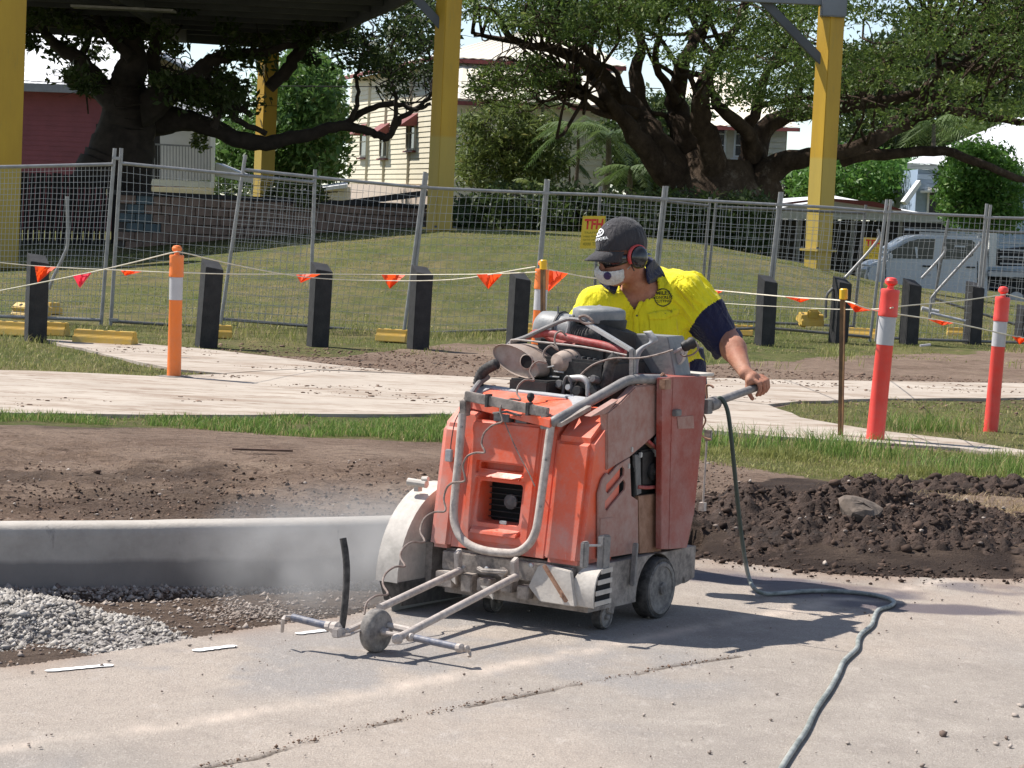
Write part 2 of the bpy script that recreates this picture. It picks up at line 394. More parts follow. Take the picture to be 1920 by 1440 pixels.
c = m.mix(m.math('MULTIPLY', m.ramp(m.noise(11, 6, .8, m.map((1, .5, 1), (0, 0, .7))), .55, .68), .5), c, (.50, .44, .39))
c = m.mix(m.math('MULTIPLY', m.ramp(m.noise(75, 4, .8), .56, .70), .75), c, (.62, .55, .48))
c = m.mix(m.math('MULTIPLY', m.math('MULTIPLY', sp.outputs[2], m.ramp(m.noise(5, 6, .75, m.map((1, .5, 1), (0, 0, .7))), .32, .62)), .8), c, (.64, .53, .44))
c = m.mix(s2.outputs[0], c, (.085, .065, .05))
c = m.mix(m.math('MULTIPLY', s2.outputs[1], .92), c, (.105, .088, .10))
c = m.mix(s2.outputs[2], c, (.30, .215, .16))
m.color(c).set(.9, 0, .2)
rr = m.math('SUBTRACT', .92, m.math('MULTIPLY', s2.outputs[1], .3)); m.l.new(rr, m.b.inputs['Roughness'])
m.bump(m.math('ADD', m.noise(140, 4, .7), m.math('MULTIPLY', m.noise(18, 5, .6), .8)), .8, .010)
road = npmesh('road', np.stack([RXf, RYf, RZ], 1), q, 'road_surface', smooth_=True,
              attrs={'wear': np.stack([pink, grey, line], 1), 'wear2': np.stack([crack, wetr, edge_dirt], 1)}, kind='structure')
# broken edge of the road slab (a real step down into the excavation)
mb = MB(); pts = []
for xx in np.arange(-3.4, .6, .05):
    j = (fbm(np.array([xx * 6]), np.array([float(road_y(xx)) * 6]), seed=61, o=4)[0] - .5) * .09
    pts.append((xx, float(road_y(xx)) + j - .012))
for (x0, y0), (x1, y1) in zip(pts[:-1], pts[1:]):
    mb.add([(x0, y0, -.002), (x1, y1, -.002), (x1, y1 + .025, -.13), (x0, y0 + .025, -.13)], [(0, 1, 2, 3)])
basic('broken_edge', (.33, .27, .22), .95, var=.4, sc=20, bump=.8, bs=60)
o = mb.build('slab_edge', 'broken_edge', road)
# cutting marks: white dashes
basic('marking_white', (.78, .77, .76), .8, var=.12, sc=40)
for (u0, v0, u1, v1) in ((85, 1260, 212, 1248), (362, 1222, 442, 1212), (556, 1190, 612, 1183)):
    a_ = G(u0, v0); b_ = G(u1, v1); d = (b_ - a_); L = np.hypot(*d[:2]); d = d / L; nrm = np.array([-d[1], d[0], 0]); mb = MB(); N = 14
    vs = []
    for i in range(N + 1):
        c_ = a_ + d * L * i / N; w = .016 + .008 * random.random() - (.010 if i in (0, N) else 0)
        for s_ in (-1, 1): p = c_ + nrm * w * s_; vs.append((p[0], p[1], .0042))
    mb.add(vs, [(2 * i, 2 * i + 1, 2 * i + 3, 2 * i + 2) for i in range(N)])
    mb.build('paint_dash', 'marking_white', road)

# ---- kerb: swept profile with rounded lip
m = NT('kerb_concrete'); c = m.mix(m.ramp(m.noise(5, 6, .7), .35, .7), (.36, .325, .285), (.48, .44, .39))
sx = m.n.new('ShaderNodeSeparateXYZ'); m.l.new(m.co, sx.inputs[0])
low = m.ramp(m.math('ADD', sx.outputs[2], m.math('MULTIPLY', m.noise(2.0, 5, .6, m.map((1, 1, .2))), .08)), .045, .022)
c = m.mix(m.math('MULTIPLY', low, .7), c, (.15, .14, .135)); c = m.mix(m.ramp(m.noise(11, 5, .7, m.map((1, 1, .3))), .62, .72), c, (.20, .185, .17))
m.color(c).set(.85, 0, .25).bump(m.noise(60, 5), .35, .006)
prof = [(-.150, -.20), (-.150, -.02), (-.146, .10), (-.141, .128), (-.128, .146), (-.105, .154), (-.02, .155), (0, .150), (0, -.2)]
kp = catmull([(a, b, 0) for a, b in KERB], 8); vs = []; fs = []
for i, p in enumerate(kp):
    t = kp[min(i + 1, len(kp) - 1)] - kp[max(i - 1, 0)]; t = t / np.linalg.norm(t); nr = np.array([-t[1], t[0], 0])
    w = (vn(np.array([i * .7]), np.array([0.]), seed=4)[0] - .5) * .006
    for (d, z) in prof: q_ = p + nr * (d + w); vs.append((q_[0], q_[1], z + w * .5))
k = len(prof)
for i in range(len(kp) - 1):
    for j in range(k - 1): fs.append((i * k + j, (i + 1) * k + j, (i + 1) * k + j + 1, i * k + j + 1))
fs.append(tuple(range((len(kp) - 1) * k, len(kp) * k))); fs.append(tuple(range(k)))
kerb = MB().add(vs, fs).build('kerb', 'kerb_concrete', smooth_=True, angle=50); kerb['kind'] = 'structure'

# ---- footpath slabs
m = NT('path_concrete'); c = m.mix(m.ramp(m.noise(1.2, 6, .7), .35, .66), (.37, .315, .26), (.45, .39, .325))
c = m.mix(m.ramp(m.noise(3.5, 7, .75, m.map((.35, 1.3, 1))), .48, .64), c, (.27, .205, .155))
c = m.mix(m.ramp(m.noise(9, 6, .75, m.map((.3, 1, 1))), .57, .65), c, (.19, .13, .09))
m.color(c).set(.9, 0, .2).bump(m.noise(60, 4), .4, .006)
for P_ in PATHS:
    Q = []
    for i in range(len(P_)):
        a_ = np.array(P_[i]); b_ = np.array(P_[(i + 1) % len(P_)]); n_ = max(1, int(np.linalg.norm(b_ - a_) / .35))
        for j in range(n_):
            p = a_ + (b_ - a_) * j / n_; Q.append((p[0] + random.uniform(-.03, .03) * (j > 0), p[1] + random.uniform(-.05, .05) * (j > 0), .142))
    o = MB().prism(Q, (0, 0, -.12)).build('footpath', 'path_concrete'); o['kind'] = 'structure'

# ---- crumbs, gravel, clods: low-poly stones in one mesh each
_oct = np.array([(1, 0, 0), (-1, 0, 0), (0, 1, 0), (0, -1, 0), (0, 0, 1), (0, 0, -1)], float)
_octf = np.array([(0, 2, 4), (2, 1, 4), (1, 3, 4), (3, 0, 4), (2, 0, 5), (1, 2, 5), (3, 1, 5), (0, 3, 5)])
_bm = bmesh.new(); bmesh.ops.create_icosphere(_bm, subdivisions=1, radius=1); _ico = np.array([v.co[:] for v in _bm.verts]); _icof = np.array([[v.index for v in f.verts] for f in _bm.faces]); _bm.free()
def stones(name, pos, size, mat, parent=None, flat=.7, ico=True, tint=None, kind='stuff'):
    base, bf = (_ico, _icof) if ico else (_oct, _octf); n = len(pos); k = len(base)
    v = np.repeat(base[None], n, 0) * (1 + (np.random.rand(n, k, 1) - .5) * 1.05)
    sc = np.asarray(size)[:, None, None] * (np.random.rand(n, 1, 3) * .6 + .7); v = v * sc; v[..., 2] *= flat
    an = np.random.rand(n) * 2 * PI; ca, sa = np.cos(an)[:, None], np.sin(an)[:, None]
    x = v[..., 0] * ca - v[..., 1] * sa; y = v[..., 0] * sa + v[..., 1] * ca; v = np.stack([x, y, v[..., 2]], -1) + np.asarray(pos)[:, None, :]
    f = (bf[None] + (np.arange(n) * k)[:, None, None]).reshape(-1, 3)
    col = np.repeat((np.random.rand(n, 1, 1) * np.ones((1, 1, 3))), k, 1).reshape(-1, 3)
    return npmesh(name, v.reshape(-1, 3), f, mat, parent, attrs={'tint': col}, kind=kind)
def tinted(name, c1, c2, rough=.9, bump=.5, bs=90):
    m = NT(name); a = m.attr('tint'); c = m.mix(a.outputs['Fac'], c1, c2); c = m.mix(m.math('MULTIPLY', m.ramp(m.noise(40, 3), .4, .7), .35), c, tuple(x * .55 for x in c1))
    m.color(c).set(rough, 0, .2).bump(m.noise(bs, 3), bump, .004); return m.m
tinted('gravel_grey', (.19, .17, .15), (.56, .52, .47)); tinted('soil_clod', (.032, .021, .016), (.115, .075, .056)); tinted('crumb', (.14, .10, .08), (.50, .43, .37)); tinted('brown_clod', (.12, .075, .05), (.27, .18, .13))
# ---------------------------------------------------------------- heaps and loose stuff
def heap(name, cx, cy, rx_, ry_, h, rot, mat, step=.012, seed=0, rough=.05, zbase=None, crest=None, attrs=None):
    """an uneven heap on its own grid: sum of lumps, sunk into the ground at its rim"""
    gx = np.arange(-rx_, rx_, step); gy = np.arange(-ry_, ry_, step); X, Y = np.meshgrid(gx, gy)
    r = np.hypot(X / rx_, Y / ry_) + (fbm(X * 3, Y * 3, seed=seed, o=4) - .5) * .75
    H = h * smooth(1.0, .15, r)
    if crest is not None:
        H = H * .55 + sum(hh * np.exp(-(((X - px_) / sx_)**2 + ((Y - py_) / sy_)**2)) for px_, py_, sx_, sy_, hh in crest) * smooth(1.0, .7, r)
    H = H + smooth(1.05, .8, r) * (np.abs(fbm(X * 9, Y * 9, seed=seed + 1, o=5, g=.65) - .5) * 2 - .25) * rough
    ca, sa = math.cos(rot), math.sin(rot); wx = cx + X * ca - Y * sa; wy = cy + X * sa + Y * ca
    zb = ground_z(wx, wy) if zbase is None else zbase
    Z = zb + H - .03 * smooth(.85, 1.1, r) - .004
    keep = (r < 1.12); I = np.arange(X.size).reshape(X.shape)
    kq = keep[:-1, :-1] & keep[1:, 1:] & keep[:-1, 1:] & keep[1:, :-1]
    q = np.stack([I[:-1, :-1], I[:-1, 1:], I[1:, 1:], I[1:, :-1]], -1)[kq].reshape(-1, 4)
    o = npmesh(name, np.stack([wx.ravel(), wy.ravel(), Z.ravel()], 1), q, mat, smooth_=True)
    o['kind'] = 'stuff'
    def zat(x, y):
        dx, dy = x - cx, y - cy; lx = dx * ca + dy * sa; ly = -dx * sa + dy * ca
        i = np.clip(((ly + ry_) / step).astype(int), 0, X.shape[0] - 1); j = np.clip(((lx + rx_) / step).astype(int), 0, X.shape[1] - 1)
        return Z[i, j], r[i, j]
    return o, zat
m = NT('dark_wet_soil'); c = m.mix(m.ramp(m.noise(6, 6, .7), .35, .68), (.028, .019, .015), (.10, .064, .048)); c = m.mix(m.ramp(m.noise(50, 3), .68, .75), c, (.22, .17, .13))
m.color(c).set(.85, 0, .3).bump(m.math('ADD', m.noise(45, 6, .75), m.noise(14, 5, .7)), 1.0, .02)
m = NT('gravel_bed'); c = m.mix(m.ramp(m.noise(60, 5, .7), .4, .6), (.16, .14, .13), (.42, .39, .36)); m.color(c).set(.95, 0, .1).bump(m.noise(120, 4), 1, .01)
# main ridge of excavated soil on the right
pile, zp = heap('soil_heap', 1.88, 12.20, 1.20, .78, .13, math.radians(4), 'dark_wet_soil', seed=200, rough=.10,
                crest=[(-.02, .12, .22, .22, .125), (-.68, .05, .13, .18, .11), (-.35, .0, .25, .25, .05), (.4, .0, .3, .25, .04)])
tag(pile, 'heap of dark wet excavated soil beside the road on the right', 'soil heap'); 
pile2, zp2 = heap('soil_heap', 3.00, 13.6, 1.10, .30, .08, math.radians(-9), 'dark_wet_soil', seed=230, rough=.10)
tag(pile2, 'low ridge of dark soil behind the main heap at the right edge', 'soil heap')
n = 8500; x = np.random.normal(1.85, .58, n); y = np.random.normal(12.15, .42, n); z, rr = zp(x, y); k = rr < 1.05; x, y, z = x[k], y[k], z[k]
stones('soil_clods', np.stack([x, y, z + .002], 1), np.random.gamma(1.1, .0048, len(x)).clip(.0015, .026), 'soil_clod', pile)
n = 900; x = np.random.normal(3.1, .6, n); y = np.random.normal(13.4, .22, n); z, rr = zp2(x, y); k = rr < 1.02; x, y, z = x[k], y[k], z[k]
stones('soil_clods', np.stack([x, y, z + .002], 1), np.random.gamma(1.8, .007, len(x)).clip(.004, .035), 'soil_clod', pile2)
# lumps that rolled off the heap on to the road and verge
n = 1700; x = np.random.uniform(.9, 3.6, n); y = road_y(x) + np.random.normal(.12, .16, n); z = ground_z(x, y); z = np.where(y < road_y(x), .004, z)
stones('loose_soil', np.stack([x, y, z + .003], 1), np.random.gamma(1.2, .0034, n).clip(.0015, .018), 'soil_clod')
# concrete lump on top
mb = MB(); vv = []
for (rad, zz) in ((.0, -.05), (.075, -.045), (.098, -.005), (.09, .03), (.06, .042), (0, .045)):
    for k_ in range(11): a = 2 * PI * k_ / 11; r_ = rad * (1 + .22 * math.sin(a * 3 + 1) * random.random()); vv.append((r_ * math.cos(a) * 1.15, r_ * math.sin(a), zz + random.uniform(-.006, .006)))
mb.add(vv, [(i * 11 + j, i * 11 + (j + 1) % 11, (i + 1) * 11 + (j + 1) % 11, (i + 1) * 11 + j) for i in range(5) for j in range(11)])
basic('old_concrete', (.18, .14, .11), .95, var=.5, sc=22, bump=.8, bs=70)
for Yq in np.arange(10.8, 13.2, .01):
    p = T(1612, 957, Yq); zq, rq = zp(np.array([p[0]]), np.array([p[1]]))
    if p[2] < zq[0] + .012: break
o = mb.build('concrete_lump', 'old_concrete', loc=(0, 0, 0)); o.location = p; o.rotation_euler = (.5, .15, .3)
tag(o, 'rounded lump of old concrete lying on top of the dark soil heap', 'concrete lump')
for (u, v, Y, s) in ():
    o2 = o.copy(); COL.objects.link(o2); o2.location = T(u, v, Y); o2.scale = (s / .1,) * 3; o2.rotation_euler = (.3, .9, 2.0)
    o2['label'] = {1700: 'small muddy concrete lump half sunk in the face of the soil heap', 1360: 'small pale lump at the left end of the soil heap'}[u]
# timber stake and peg lying by the road
basic('old_timber', (.19, .115, .08), .9, var=.5, sc=14, bump=.6)
a = T(1790, 1054, 11.55); b = T(1945, 1044, 11.75); o = MB().bar(a, b, .05, .035).build('timber_offcut', 'old_timber', bevel=.004); tag(o, 'brown timber stick lying on the road edge below the soil heap', 'timber')
a = T(1318, 935, 12.7); b = T(1375, 948, 12.7); o = MB().bar(a, b, .05, .04).build('timber_offcut', 'old_timber', bevel=.004); tag(o, 'short timber offcut lying behind the left end of the soil heap', 'timber')
g1 = G(474, 847); o = MB().bar((g1[0], 15.0 * 0 + G(474, 847, ZG)[1], ZG + .01), (G(549, 849, ZG)[0], G(549, 849, ZG)[1], ZG + .012), .02, .012).build('stick', 'old_timber'); tag(o, 'thin dark stick lying on the bare earth left of the machine', 'stick')

# gravel heap on the left
gh, zg = heap('gravel_heap', -2.02, 9.28, .85, .66, .13, math.radians(-8), 'gravel_bed', seed=300, rough=.03, crest=[(.05, .05, .28, .22, .06), (-.5, .3, .3, .2, .03)])
tag(gh, 'heap of pale grey crushed stone in the excavation on the left', 'gravel heap')
n = 13000; x = np.random.normal(-2.0, .36, n); y = np.random.normal(9.25, .27, n); z, rr = zg(x, y); k = (rr < 1.0) & (y < kerb_y(x) - .17) & (y > road_y(x) + .02); x, y, z = x[k], y[k], z[k]
stones('crushed_stone', np.stack([x, y, z + .002], 1), np.random.gamma(2.2, .0034, len(x)).clip(.002, .022), 'gravel_grey', gh, ico=False)
# small spill of stone in the middle and rubble lines
def scatter(fn, n, mat, name, smin, smax, ico=False, parent=None, zoff=.002, cond=None):
    x, y = fn(n); z = ground_z(x, y); k = np.ones(len(x), bool) if cond is None else cond(x, y)
    s = np.random.gamma(2, .25, len(x)).clip(.1, 1.6) * (smax - smin) + smin
    return stones(name, np.stack([x, y, z + zoff], 1)[k], s[k], mat, parent, ico=ico)
intr = lambda x, y: (y > road_y(x) + .015) & (y < kerb_y(x) - .155)
scatter(lambda n: (np.random.normal(-1.02, .15, n), np.random.normal(9.85, .12, n)), 900, 'crumb', 'spilled_stone', .003, .010, cond=intr)
def near_kerb(n): x = np.random.uniform(-2.6, -.3, n); return x, kerb_y(x) - .17 - np.random.exponential(.06, n)
scatter(near_kerb, 2600, 'crumb', 'kerb_rubble', .005, .016, cond=intr)
def near_road(n): x = np.random.uniform(-2.6, -.1, n); return x, road_y(x) + .02 + np.random.exponential(.16, n)
scatter(near_road, 4200, 'brown_clod', 'edge_rubble', .004, .014, cond=intr)
scatter(lambda n: (np.random.uniform(-2.7, .6, n), np.random.uniform(8.2, 11, n)), 3500, 'crumb', 'trench_rubble', .003, .012, cond=intr)
# clods all over the bare earth behind the kerb
def soilp(n): x = np.random.uniform(-3.9, 1.4, n); return x, kerb_y(x) + .03 + np.random.beta(1.1, 1.6, n) * 2.9
scatter(soilp, 4200, 'brown_clod', 'earth_clods', .002, .009, ico=True)
scatter(soilp, 500, 'soil_clod', 'dark_clods', .003, .013, ico=True)
def bandp(n): x = np.random.uniform(-3.9, 1.4, n); return x, kerb_y(x) + .9 + np.random.normal(0, .35, n) + .25 * np.sin(x * 2)
scatter(bandp, 2600, 'soil_clod', 'dark_clods', .002, .010, ico=False)
scatter(soilp, 260, 'crumb', 'pale_chips', .006, .013)
# crumbs on the road
def onroad(n): return np.random.uniform(-2.2, 2.9, n), np.random.uniform(6.6, 11, n)
x, y = onroad(1500); k = y < road_y(x); x, y = x[k], y[k]
stones('road_crumbs', np.stack([x, y, np.full(len(x), .006)], 1), np.random.gamma(1.3, .0018, len(x)).clip(.001, .009), 'crumb', road, ico=False)
t = np.random.rand(500); i = (t * (len(crk) - 1)).astype(int); fr = t * (len(crk) - 1) - i; ca_ = np.array([c_[:2] for c_ in crk]); x, y = (ca_[i] * (1 - fr[:, None]) + ca_[i + 1] * fr[:, None]).T
x = x + np.random.normal(0, .012, len(x)); y = y + np.random.normal(0, .016, len(y))
stones('crack_crumbs', np.stack([x, y, np.full(len(x), .005)], 1), np.random.gamma(1.5, .0016, len(x)).clip(.001, .006), 'brown_clod', road, ico=False)
x = np.random.normal(2.2, .35, 260); y = np.random.normal(7.3, .35, 260)
stones('road_gravel', np.stack([x, y, np.full(len(x), .007)], 1), np.random.gamma(2, .004, 260).clip(.002, .02), 'crumb', road)
x = np.random.normal(3.05, .3, 500); y = np.random.normal(9.9, .2, 500)
stones('road_gravel', np.stack([x, y, np.full(len(x), .007)], 1), np.random.gamma(2, .004, 500).clip(.002, .02), 'crumb', road)

# ---------------------------------------------------------------- grass
def grass_mesh(name, x, y, h, w, mat, lean=.5, tint=None, z=None, label=None, parent=None):
    n = len(x); z = ground_z(x, y) if z is None else z; an = np.random.rand(n) * 2 * PI; la = np.random.rand(n) * 2 * PI; ll = np.random.rand(n) * lean * h
    dx, dy = np.cos(an) * w, np.sin(an) * w; lx, ly = np.cos(la) * ll, np.sin(la) * ll
    B = np.stack([x, y, z - .005], 1); S_ = np.stack([dx, dy, 0 * dx], 1)
    M1 = B + np.stack([lx * .35, ly * .35, h * .55], 1); Tp = B + np.stack([lx, ly, h * (1 - .25 * ll / np.maximum(h, 1e-5))], 1)
    v = np.stack([B - S_, B + S_, M1 + S_ * .8, M1 - S_ * .8, Tp], 1).reshape(-1, 3); o = np.arange(n)[:, None] * 5
    f = np.concatenate([o + [[0, 1, 2]], o + [[0, 2, 3]], o + [[3, 2, 4]]], 0)
    tv = (np.random.rand(n) if tint is None else tint); c = np.repeat(np.stack([tv, tv, tv], 1), 5, 0)
    return npmesh(name, v, f, mat, parent, attrs={'tint': c}, kind='stuff')
def grassmat(name, c1, c2, c3=None):
    m = NT(name); a = m.attr('tint'); c = m.mix(a.outputs['Fac'], c1, c2)
    if c3: c = m.mix(m.ramp(a.outputs['Fac'], .82, .86), c, c3)
    m.color(c).set(.65, 0, .25); tr = m.n.new('ShaderNodeBsdfTranslucent'); m.l.new(c, tr.inputs['Color']); mx = m.n.new('ShaderNodeMixShader'); mx.inputs[0].default_value = .35
    m.l.new(m.b.outputs[0], mx.inputs[1]); m.l.new(tr.outputs[0], mx.inputs[2]); m.l.new(mx.outputs[0], m.out.inputs[0])
grassmat('grass_green', (.10, .18, .035), (.26, .36, .09), (.44, .38, .17)); grassmat('grass_dry', (.17, .20, .05), (.38, .36, .13), (.50, .42, .20))
def in_area(poly, n, jit=0.0):
    P_ = np.array(poly); x = np.random.uniform(max(P_[:, 0].min(), -9), min(P_[:, 0].max(), 10), n * 3); y = np.random.uniform(P_[:, 1].min(), P_[:, 1].max(), n * 3)
    k = inpoly(x, y + (fbm(x * 2, y * 2, seed=5) - .5) * jit, poly); x, y = x[k], y[k]; return x[:n], y[:n]
def onpath(x, y):
    r = np.zeros(len(x), bool)
    for P_ in PATHS: r |= inpoly(x, y, P_)
    return r
strip2 = gp([(-300, 774), (0, 779), (300, 785), (820, 783), (1000, 792), (1000, 836), (830, 828), (640, 822), (420, 806), (300, 800), (0, 794), (-300, 790)])
x, y = in_area(strip2, 19000, .7); d = fbm(x * 2.5, y * 1.5, seed=12); k = (d + np.random.rand(len(x)) * .14 > .50); x, y, d = x[k], y[k], d[k]
grass_mesh('grass_strip', x, y, np.random.uniform(.02, .085, len(x)) * (d * 1.5).clip(.5, 1.2), np.random.uniform(.0016, .0036, len(x)), 'grass_green', .9)
x, y = in_area(GR_R, 26000, .6); d = fbm(x * 1.4, y * 1.4, seed=13); k = d + np.random.rand(len(x)) * .2 > .53; x, y, d = x[k], y[k], d[k]; tall = smooth(.55, .72, d)
grass_mesh('verge_grass', x, y, np.random.uniform(.010, .036, len(x)) + tall * np.random.rand(len(x)) * .09, np.random.uniform(.0016, .0034, len(x)), 'grass_dry', 1.1, tint=(.25 + np.random.rand(len(x)) * .65) * (1 - tall * .45) + (np.random.rand(len(x)) < .1) * .1)
x = np.concatenate([np.random.normal(cx, s, n_) for cx, cy, s, n_ in ((3.05, 16.6, .22, 500), (2.1, 15.6, .25, 900), (3.05, 14.6, .3, 1100), (1.4, 15.4, .2, 350), (3.6, 14.5, .25, 700))]); 
y = np.concatenate([np.random.normal(cy, s * .8, n_) for cx, cy, s, n_ in ((3.05, 17.6, .22, 500), (2.1, 15.5, .25, 900), (3.05, 14.6, .3, 1100), (1.4, 15.6, .2, 350), (3.6, 14.5, .25, 700))]); k = ~onpath(x, y); x, y = x[k], y[k]
grass_mesh('tall_grass', x, y, np.random.uniform(.06, .20, len(x)), np.random.uniform(.0018, .0035, len(x)), 'grass_green', .9)
x = np.random.uniform(2.2, 7, 14000); y = np.random.uniform(15, 20.5, 14000); k = inpoly(x, y, gp([(1440, 766), (1500, 756), (1650, 751), (2300, 747), (2300, 900), (1960, 855), (1800, 829), (1640, 811), (1500, 787)])); x, y = x[k], y[k]
grass_mesh('verge_grass', x, y, np.random.uniform(.015, .05, len(x)), np.random.uniform(.002, .004, len(x)), 'grass_dry', 1.2)
x = np.random.uniform(-7, -2, 22000); y = np.random.uniform(19, 25.5, 22000); k = inpoly(x, y, gp([(-500, 630), (60, 642), (200, 672), (330, 699), (420, 706), (300, 712), (60, 701), (-500, 692)])); x, y = x[k], y[k]
grass_mesh('verge_grass', x, y, np.random.uniform(.02, .055, len(x)), np.random.uniform(.002, .004, len(x)), 'grass_dry', 1.1)
# uneven grass at the foot of the posts and the fence
x = np.random.uniform(-7.5, 9, 52000); y = np.random.uniform(21.5, 35, 52000); line_y = 22.9 + (x + 4.6) * .86
d = fbm(x * 1.1, y * .7, seed=14); near = np.abs(y - line_y - .5); k = (~onpath(x, y)) & (d - near * .10 + np.random.rand(len(x)) * .25 > .38); x, y, d = x[k], y[k], d[k]
grass_mesh('verge_grass', x, y, np.random.uniform(.02, .06, len(x)) + smooth(.55, .7, d) * .07, np.random.uniform(.0025, .005, len(x)), 'grass_dry', .9)
x = np.random.uniform(-14, 14, 90000); y = np.random.uniform(27, 47, 90000); d = fbm(x * .8, y * .5, seed=15); k = d > .40; x, y = x[k], y[k]
grass_mesh('lawn_grass', x, y, np.random.uniform(.01, .035, len(x)), np.random.uniform(.004, .008, len(x)), 'grass_dry', 1.0)

grassmat('dead_stalks', (.28, .20, .11), (.45, .34, .20), (.52, .42, .27))
# mud and leaf litter trodden over the path
x = np.random.uniform(-6, 5, 26000); y = np.random.uniform(14.5, 25, 26000); k = onpath(x, y); x, y = x[k], y[k]; d = fbm(x * .9, y * 1.6, seed=91, o=5, g=.6); k = d > .625 - .02 * (x < -1); x, y = x[k], y[k]
stones('path_mud', np.stack([x, y, np.full(len(x), .1445)], 1), np.random.gamma(1.3, .004, len(x)).clip(.002, .022), 'brown_clod', None, .35)
x = np.random.uniform(-3, 8, 9000); y = np.random.uniform(19.5, 24, 9000); k = ~onpath(x, y); x, y = x[k], y[k]; z = ground_z(x, y)
stones('verge_litter', np.stack([x, y, z + .003], 1), np.random.gamma(1.4, .0045, len(x)).clip(.002, .022), 'brown_clod', None, .6)

x = np.random.normal(2.75, .38, 2600); y = np.random.normal(12.75, .30, 2600); z = ground_z(x, y)
grass_mesh('dead_grass', x, y, np.random.uniform(.01, .05, len(x)), np.random.uniform(.0012, .0025, len(x)), 'dead_stalks', 2.5, z=z + .015)
x = np.random.normal(1.9, .7, 90); y = np.random.normal(12.0, .4, 90); z, rr = zp(x, y); k = rr < 1
stones('pale_chips', np.stack([x, y, z + .012], 1)[k], np.random.uniform(.004, .014, k.sum()), 'crumb', pile)
# ================================================================ THE ROAD SAW
PHI = math.radians(32); SO = np.array([.352, 9.32, 0.0])
SF = np.array([-math.sin(PHI), -math.cos(PHI), 0]); SR = np.array([math.cos(PHI), -math.sin(PHI), 0]); SZ = np.array([0, 0, 1.0])
def Lp(u, v, n, k):
    r = ray(u, v); rl = np.array([r @ SF, r @ SR, r @ SZ]); d = CAM - SO; cl = np.array([d @ SF, d @ SR, d @ SZ]); n = np.array(n, float)
    return cl + rl * ((k - n @ cl) / (n @ rl))
A_ = lambda u, v, a: Lp(u, v, (1, 0, 0), a)
B_ = lambda u, v, b: Lp(u, v, (0, 1, 0), b)
C_ = lambda u, v, c: Lp(u, v, (0, 0, 1), c)
FR = lambda u, v, off=0.0: Lp(u, v, (1, 0, .13), .335 + off)      # the front plane, leaning back
def boolean(o, mb, op='DIFFERENCE'):
    c = mb.build('cutter', None, o.parent); md = o.modifiers.new('b', 'BOOLEAN'); md.object = c; md.operation = op; md.solver = 'EXACT'
    bpy.context.view_layer.update(); me = bpy.data.meshes.new_from_object(o.evaluated_get(bpy.context.evaluated_depsgraph_get()))
    mats = [x for x in o.data.materials]; old = o.data; o.modifiers.clear(); o.data = me; me.materials.clear()
    for x in mats: me.materials.append(x)
    bpy.data.objects.remove(c); return o
def finish(o, bevel=.004, seg=2, angle=35):
    bm = bmesh.new(); bm.from_mesh(o.data); bmesh.ops.remove_doubles(bm, verts=bm.verts, dist=1e-5)
    es = [e for e in bm.edges if len(e.link_faces) == 2 and e.calc_face_angle(0) > math.radians(28)]
    bmesh.ops.bevel(bm, geom=es, offset=bevel, segments=seg, affect='EDGES', clamp_overlap=True); bm.to_mesh(o.data); bm.free()
    o.data.polygons.foreach_set('use_smooth', [True] * len(o.data.polygons)); o.data.set_sharp_from_angle(angle=math.radians(angle)); return o

def plastic(name, c, c2, dust, top, rough=.42):
    m = NT(name); col = m.mix(m.ramp(m.noise(4, 5, .6), .3, .7), c2, c)
    blot = m.ramp(m.noise(7, 6, .65), .42, .66)
    g = m.math('ADD', m.math('MULTIPLY', blot, dust), m.math('MULTIPLY', m.ramp(m.noise(95, 4, .7), .45, .8), dust * .45))
    sx = m.n.new('ShaderNodeSeparateXYZ'); m.l.new(m.co, sx.inputs[0])
    low = m.ramp(m.math('ADD', sx.outputs[2], m.math('MULTIPLY', m.noise(3, 5), .25)), top, .12)     # splashed slurry is thickest low down
    left = m.ramp(m.math('ADD', sx.outputs[1], m.math('MULTIPLY', m.noise(4, 4), .15)), -.36, -.62)  # and towards the blade side
    g = m.math('MINIMUM', m.math('ADD', m.math('ADD', g, m.math('MULTIPLY', low, .46)), m.math('MULTIPLY', left, .62)), .92)
    scr = m.ramp(m.noise(2.5, 5, .8, m.map((14, 14, .9), (.1, .05, 0))), .66, .72)
    col = m.mix(m.math('MULTIPLY', scr, .35), col, (.62, .50, .46))
    col = m.mix(g, col, (.47, .355, .315)); m.color(col); m.set(rough, 0, .45)
    rr = m.math('ADD', rough, m.math('MULTIPLY', g, .5)); m.l.new(rr, m.b.inputs['Roughness']); m.bump(m.noise(160, 3), .08, .002); return m.m
plastic('orange_shell', (.80, .105, .028), (.68, .085, .026), .40, .66)
plastic('tower_paint', (.33, .050, .030), (.25, .038, .024), .34, .62, .5)
def dirty(name, c, c2, dustc, amt, metal=0.0, rough=.7, sc=8):
    m = NT(name); col = m.mix(m.ramp(m.noise(sc, 6, .7), .35, .68), c, c2); col = m.mix(m.math('MULTIPLY', m.ramp(m.noise(sc * 2.3, 6, .7), .38, .62), amt), col, dustc)
    m.color(col).set(rough, metal, .4).bump(m.noise(70, 5), .3, .004); return m.m
dirty('side_plate', (.30, .135, .10), (.38, .21, .17), (.42, .32, .28), .5)
dirty('chassis_steel', (.11, .095, .085), (.24, .205, .18), (.44, .38, .33), .75)
dirty('guard_dusty', (.36, .33, .29), (.52, .47, .42), (.60, .55, .49), .8, sc=5)
dirty('tube_dusty', (.30, .255, .225), (.42, .36, .32), (.53, .47, .42), .8, sc=16)
dirty('tube_grey', (.13, .125, .125), (.21, .20, .195), (.38, .34, .31), .45, rough=.5, sc=14)
dirty('deck_grey', (.30, .31, .33), (.38, .385, .40), (.50, .46, .42), .5, sc=14)
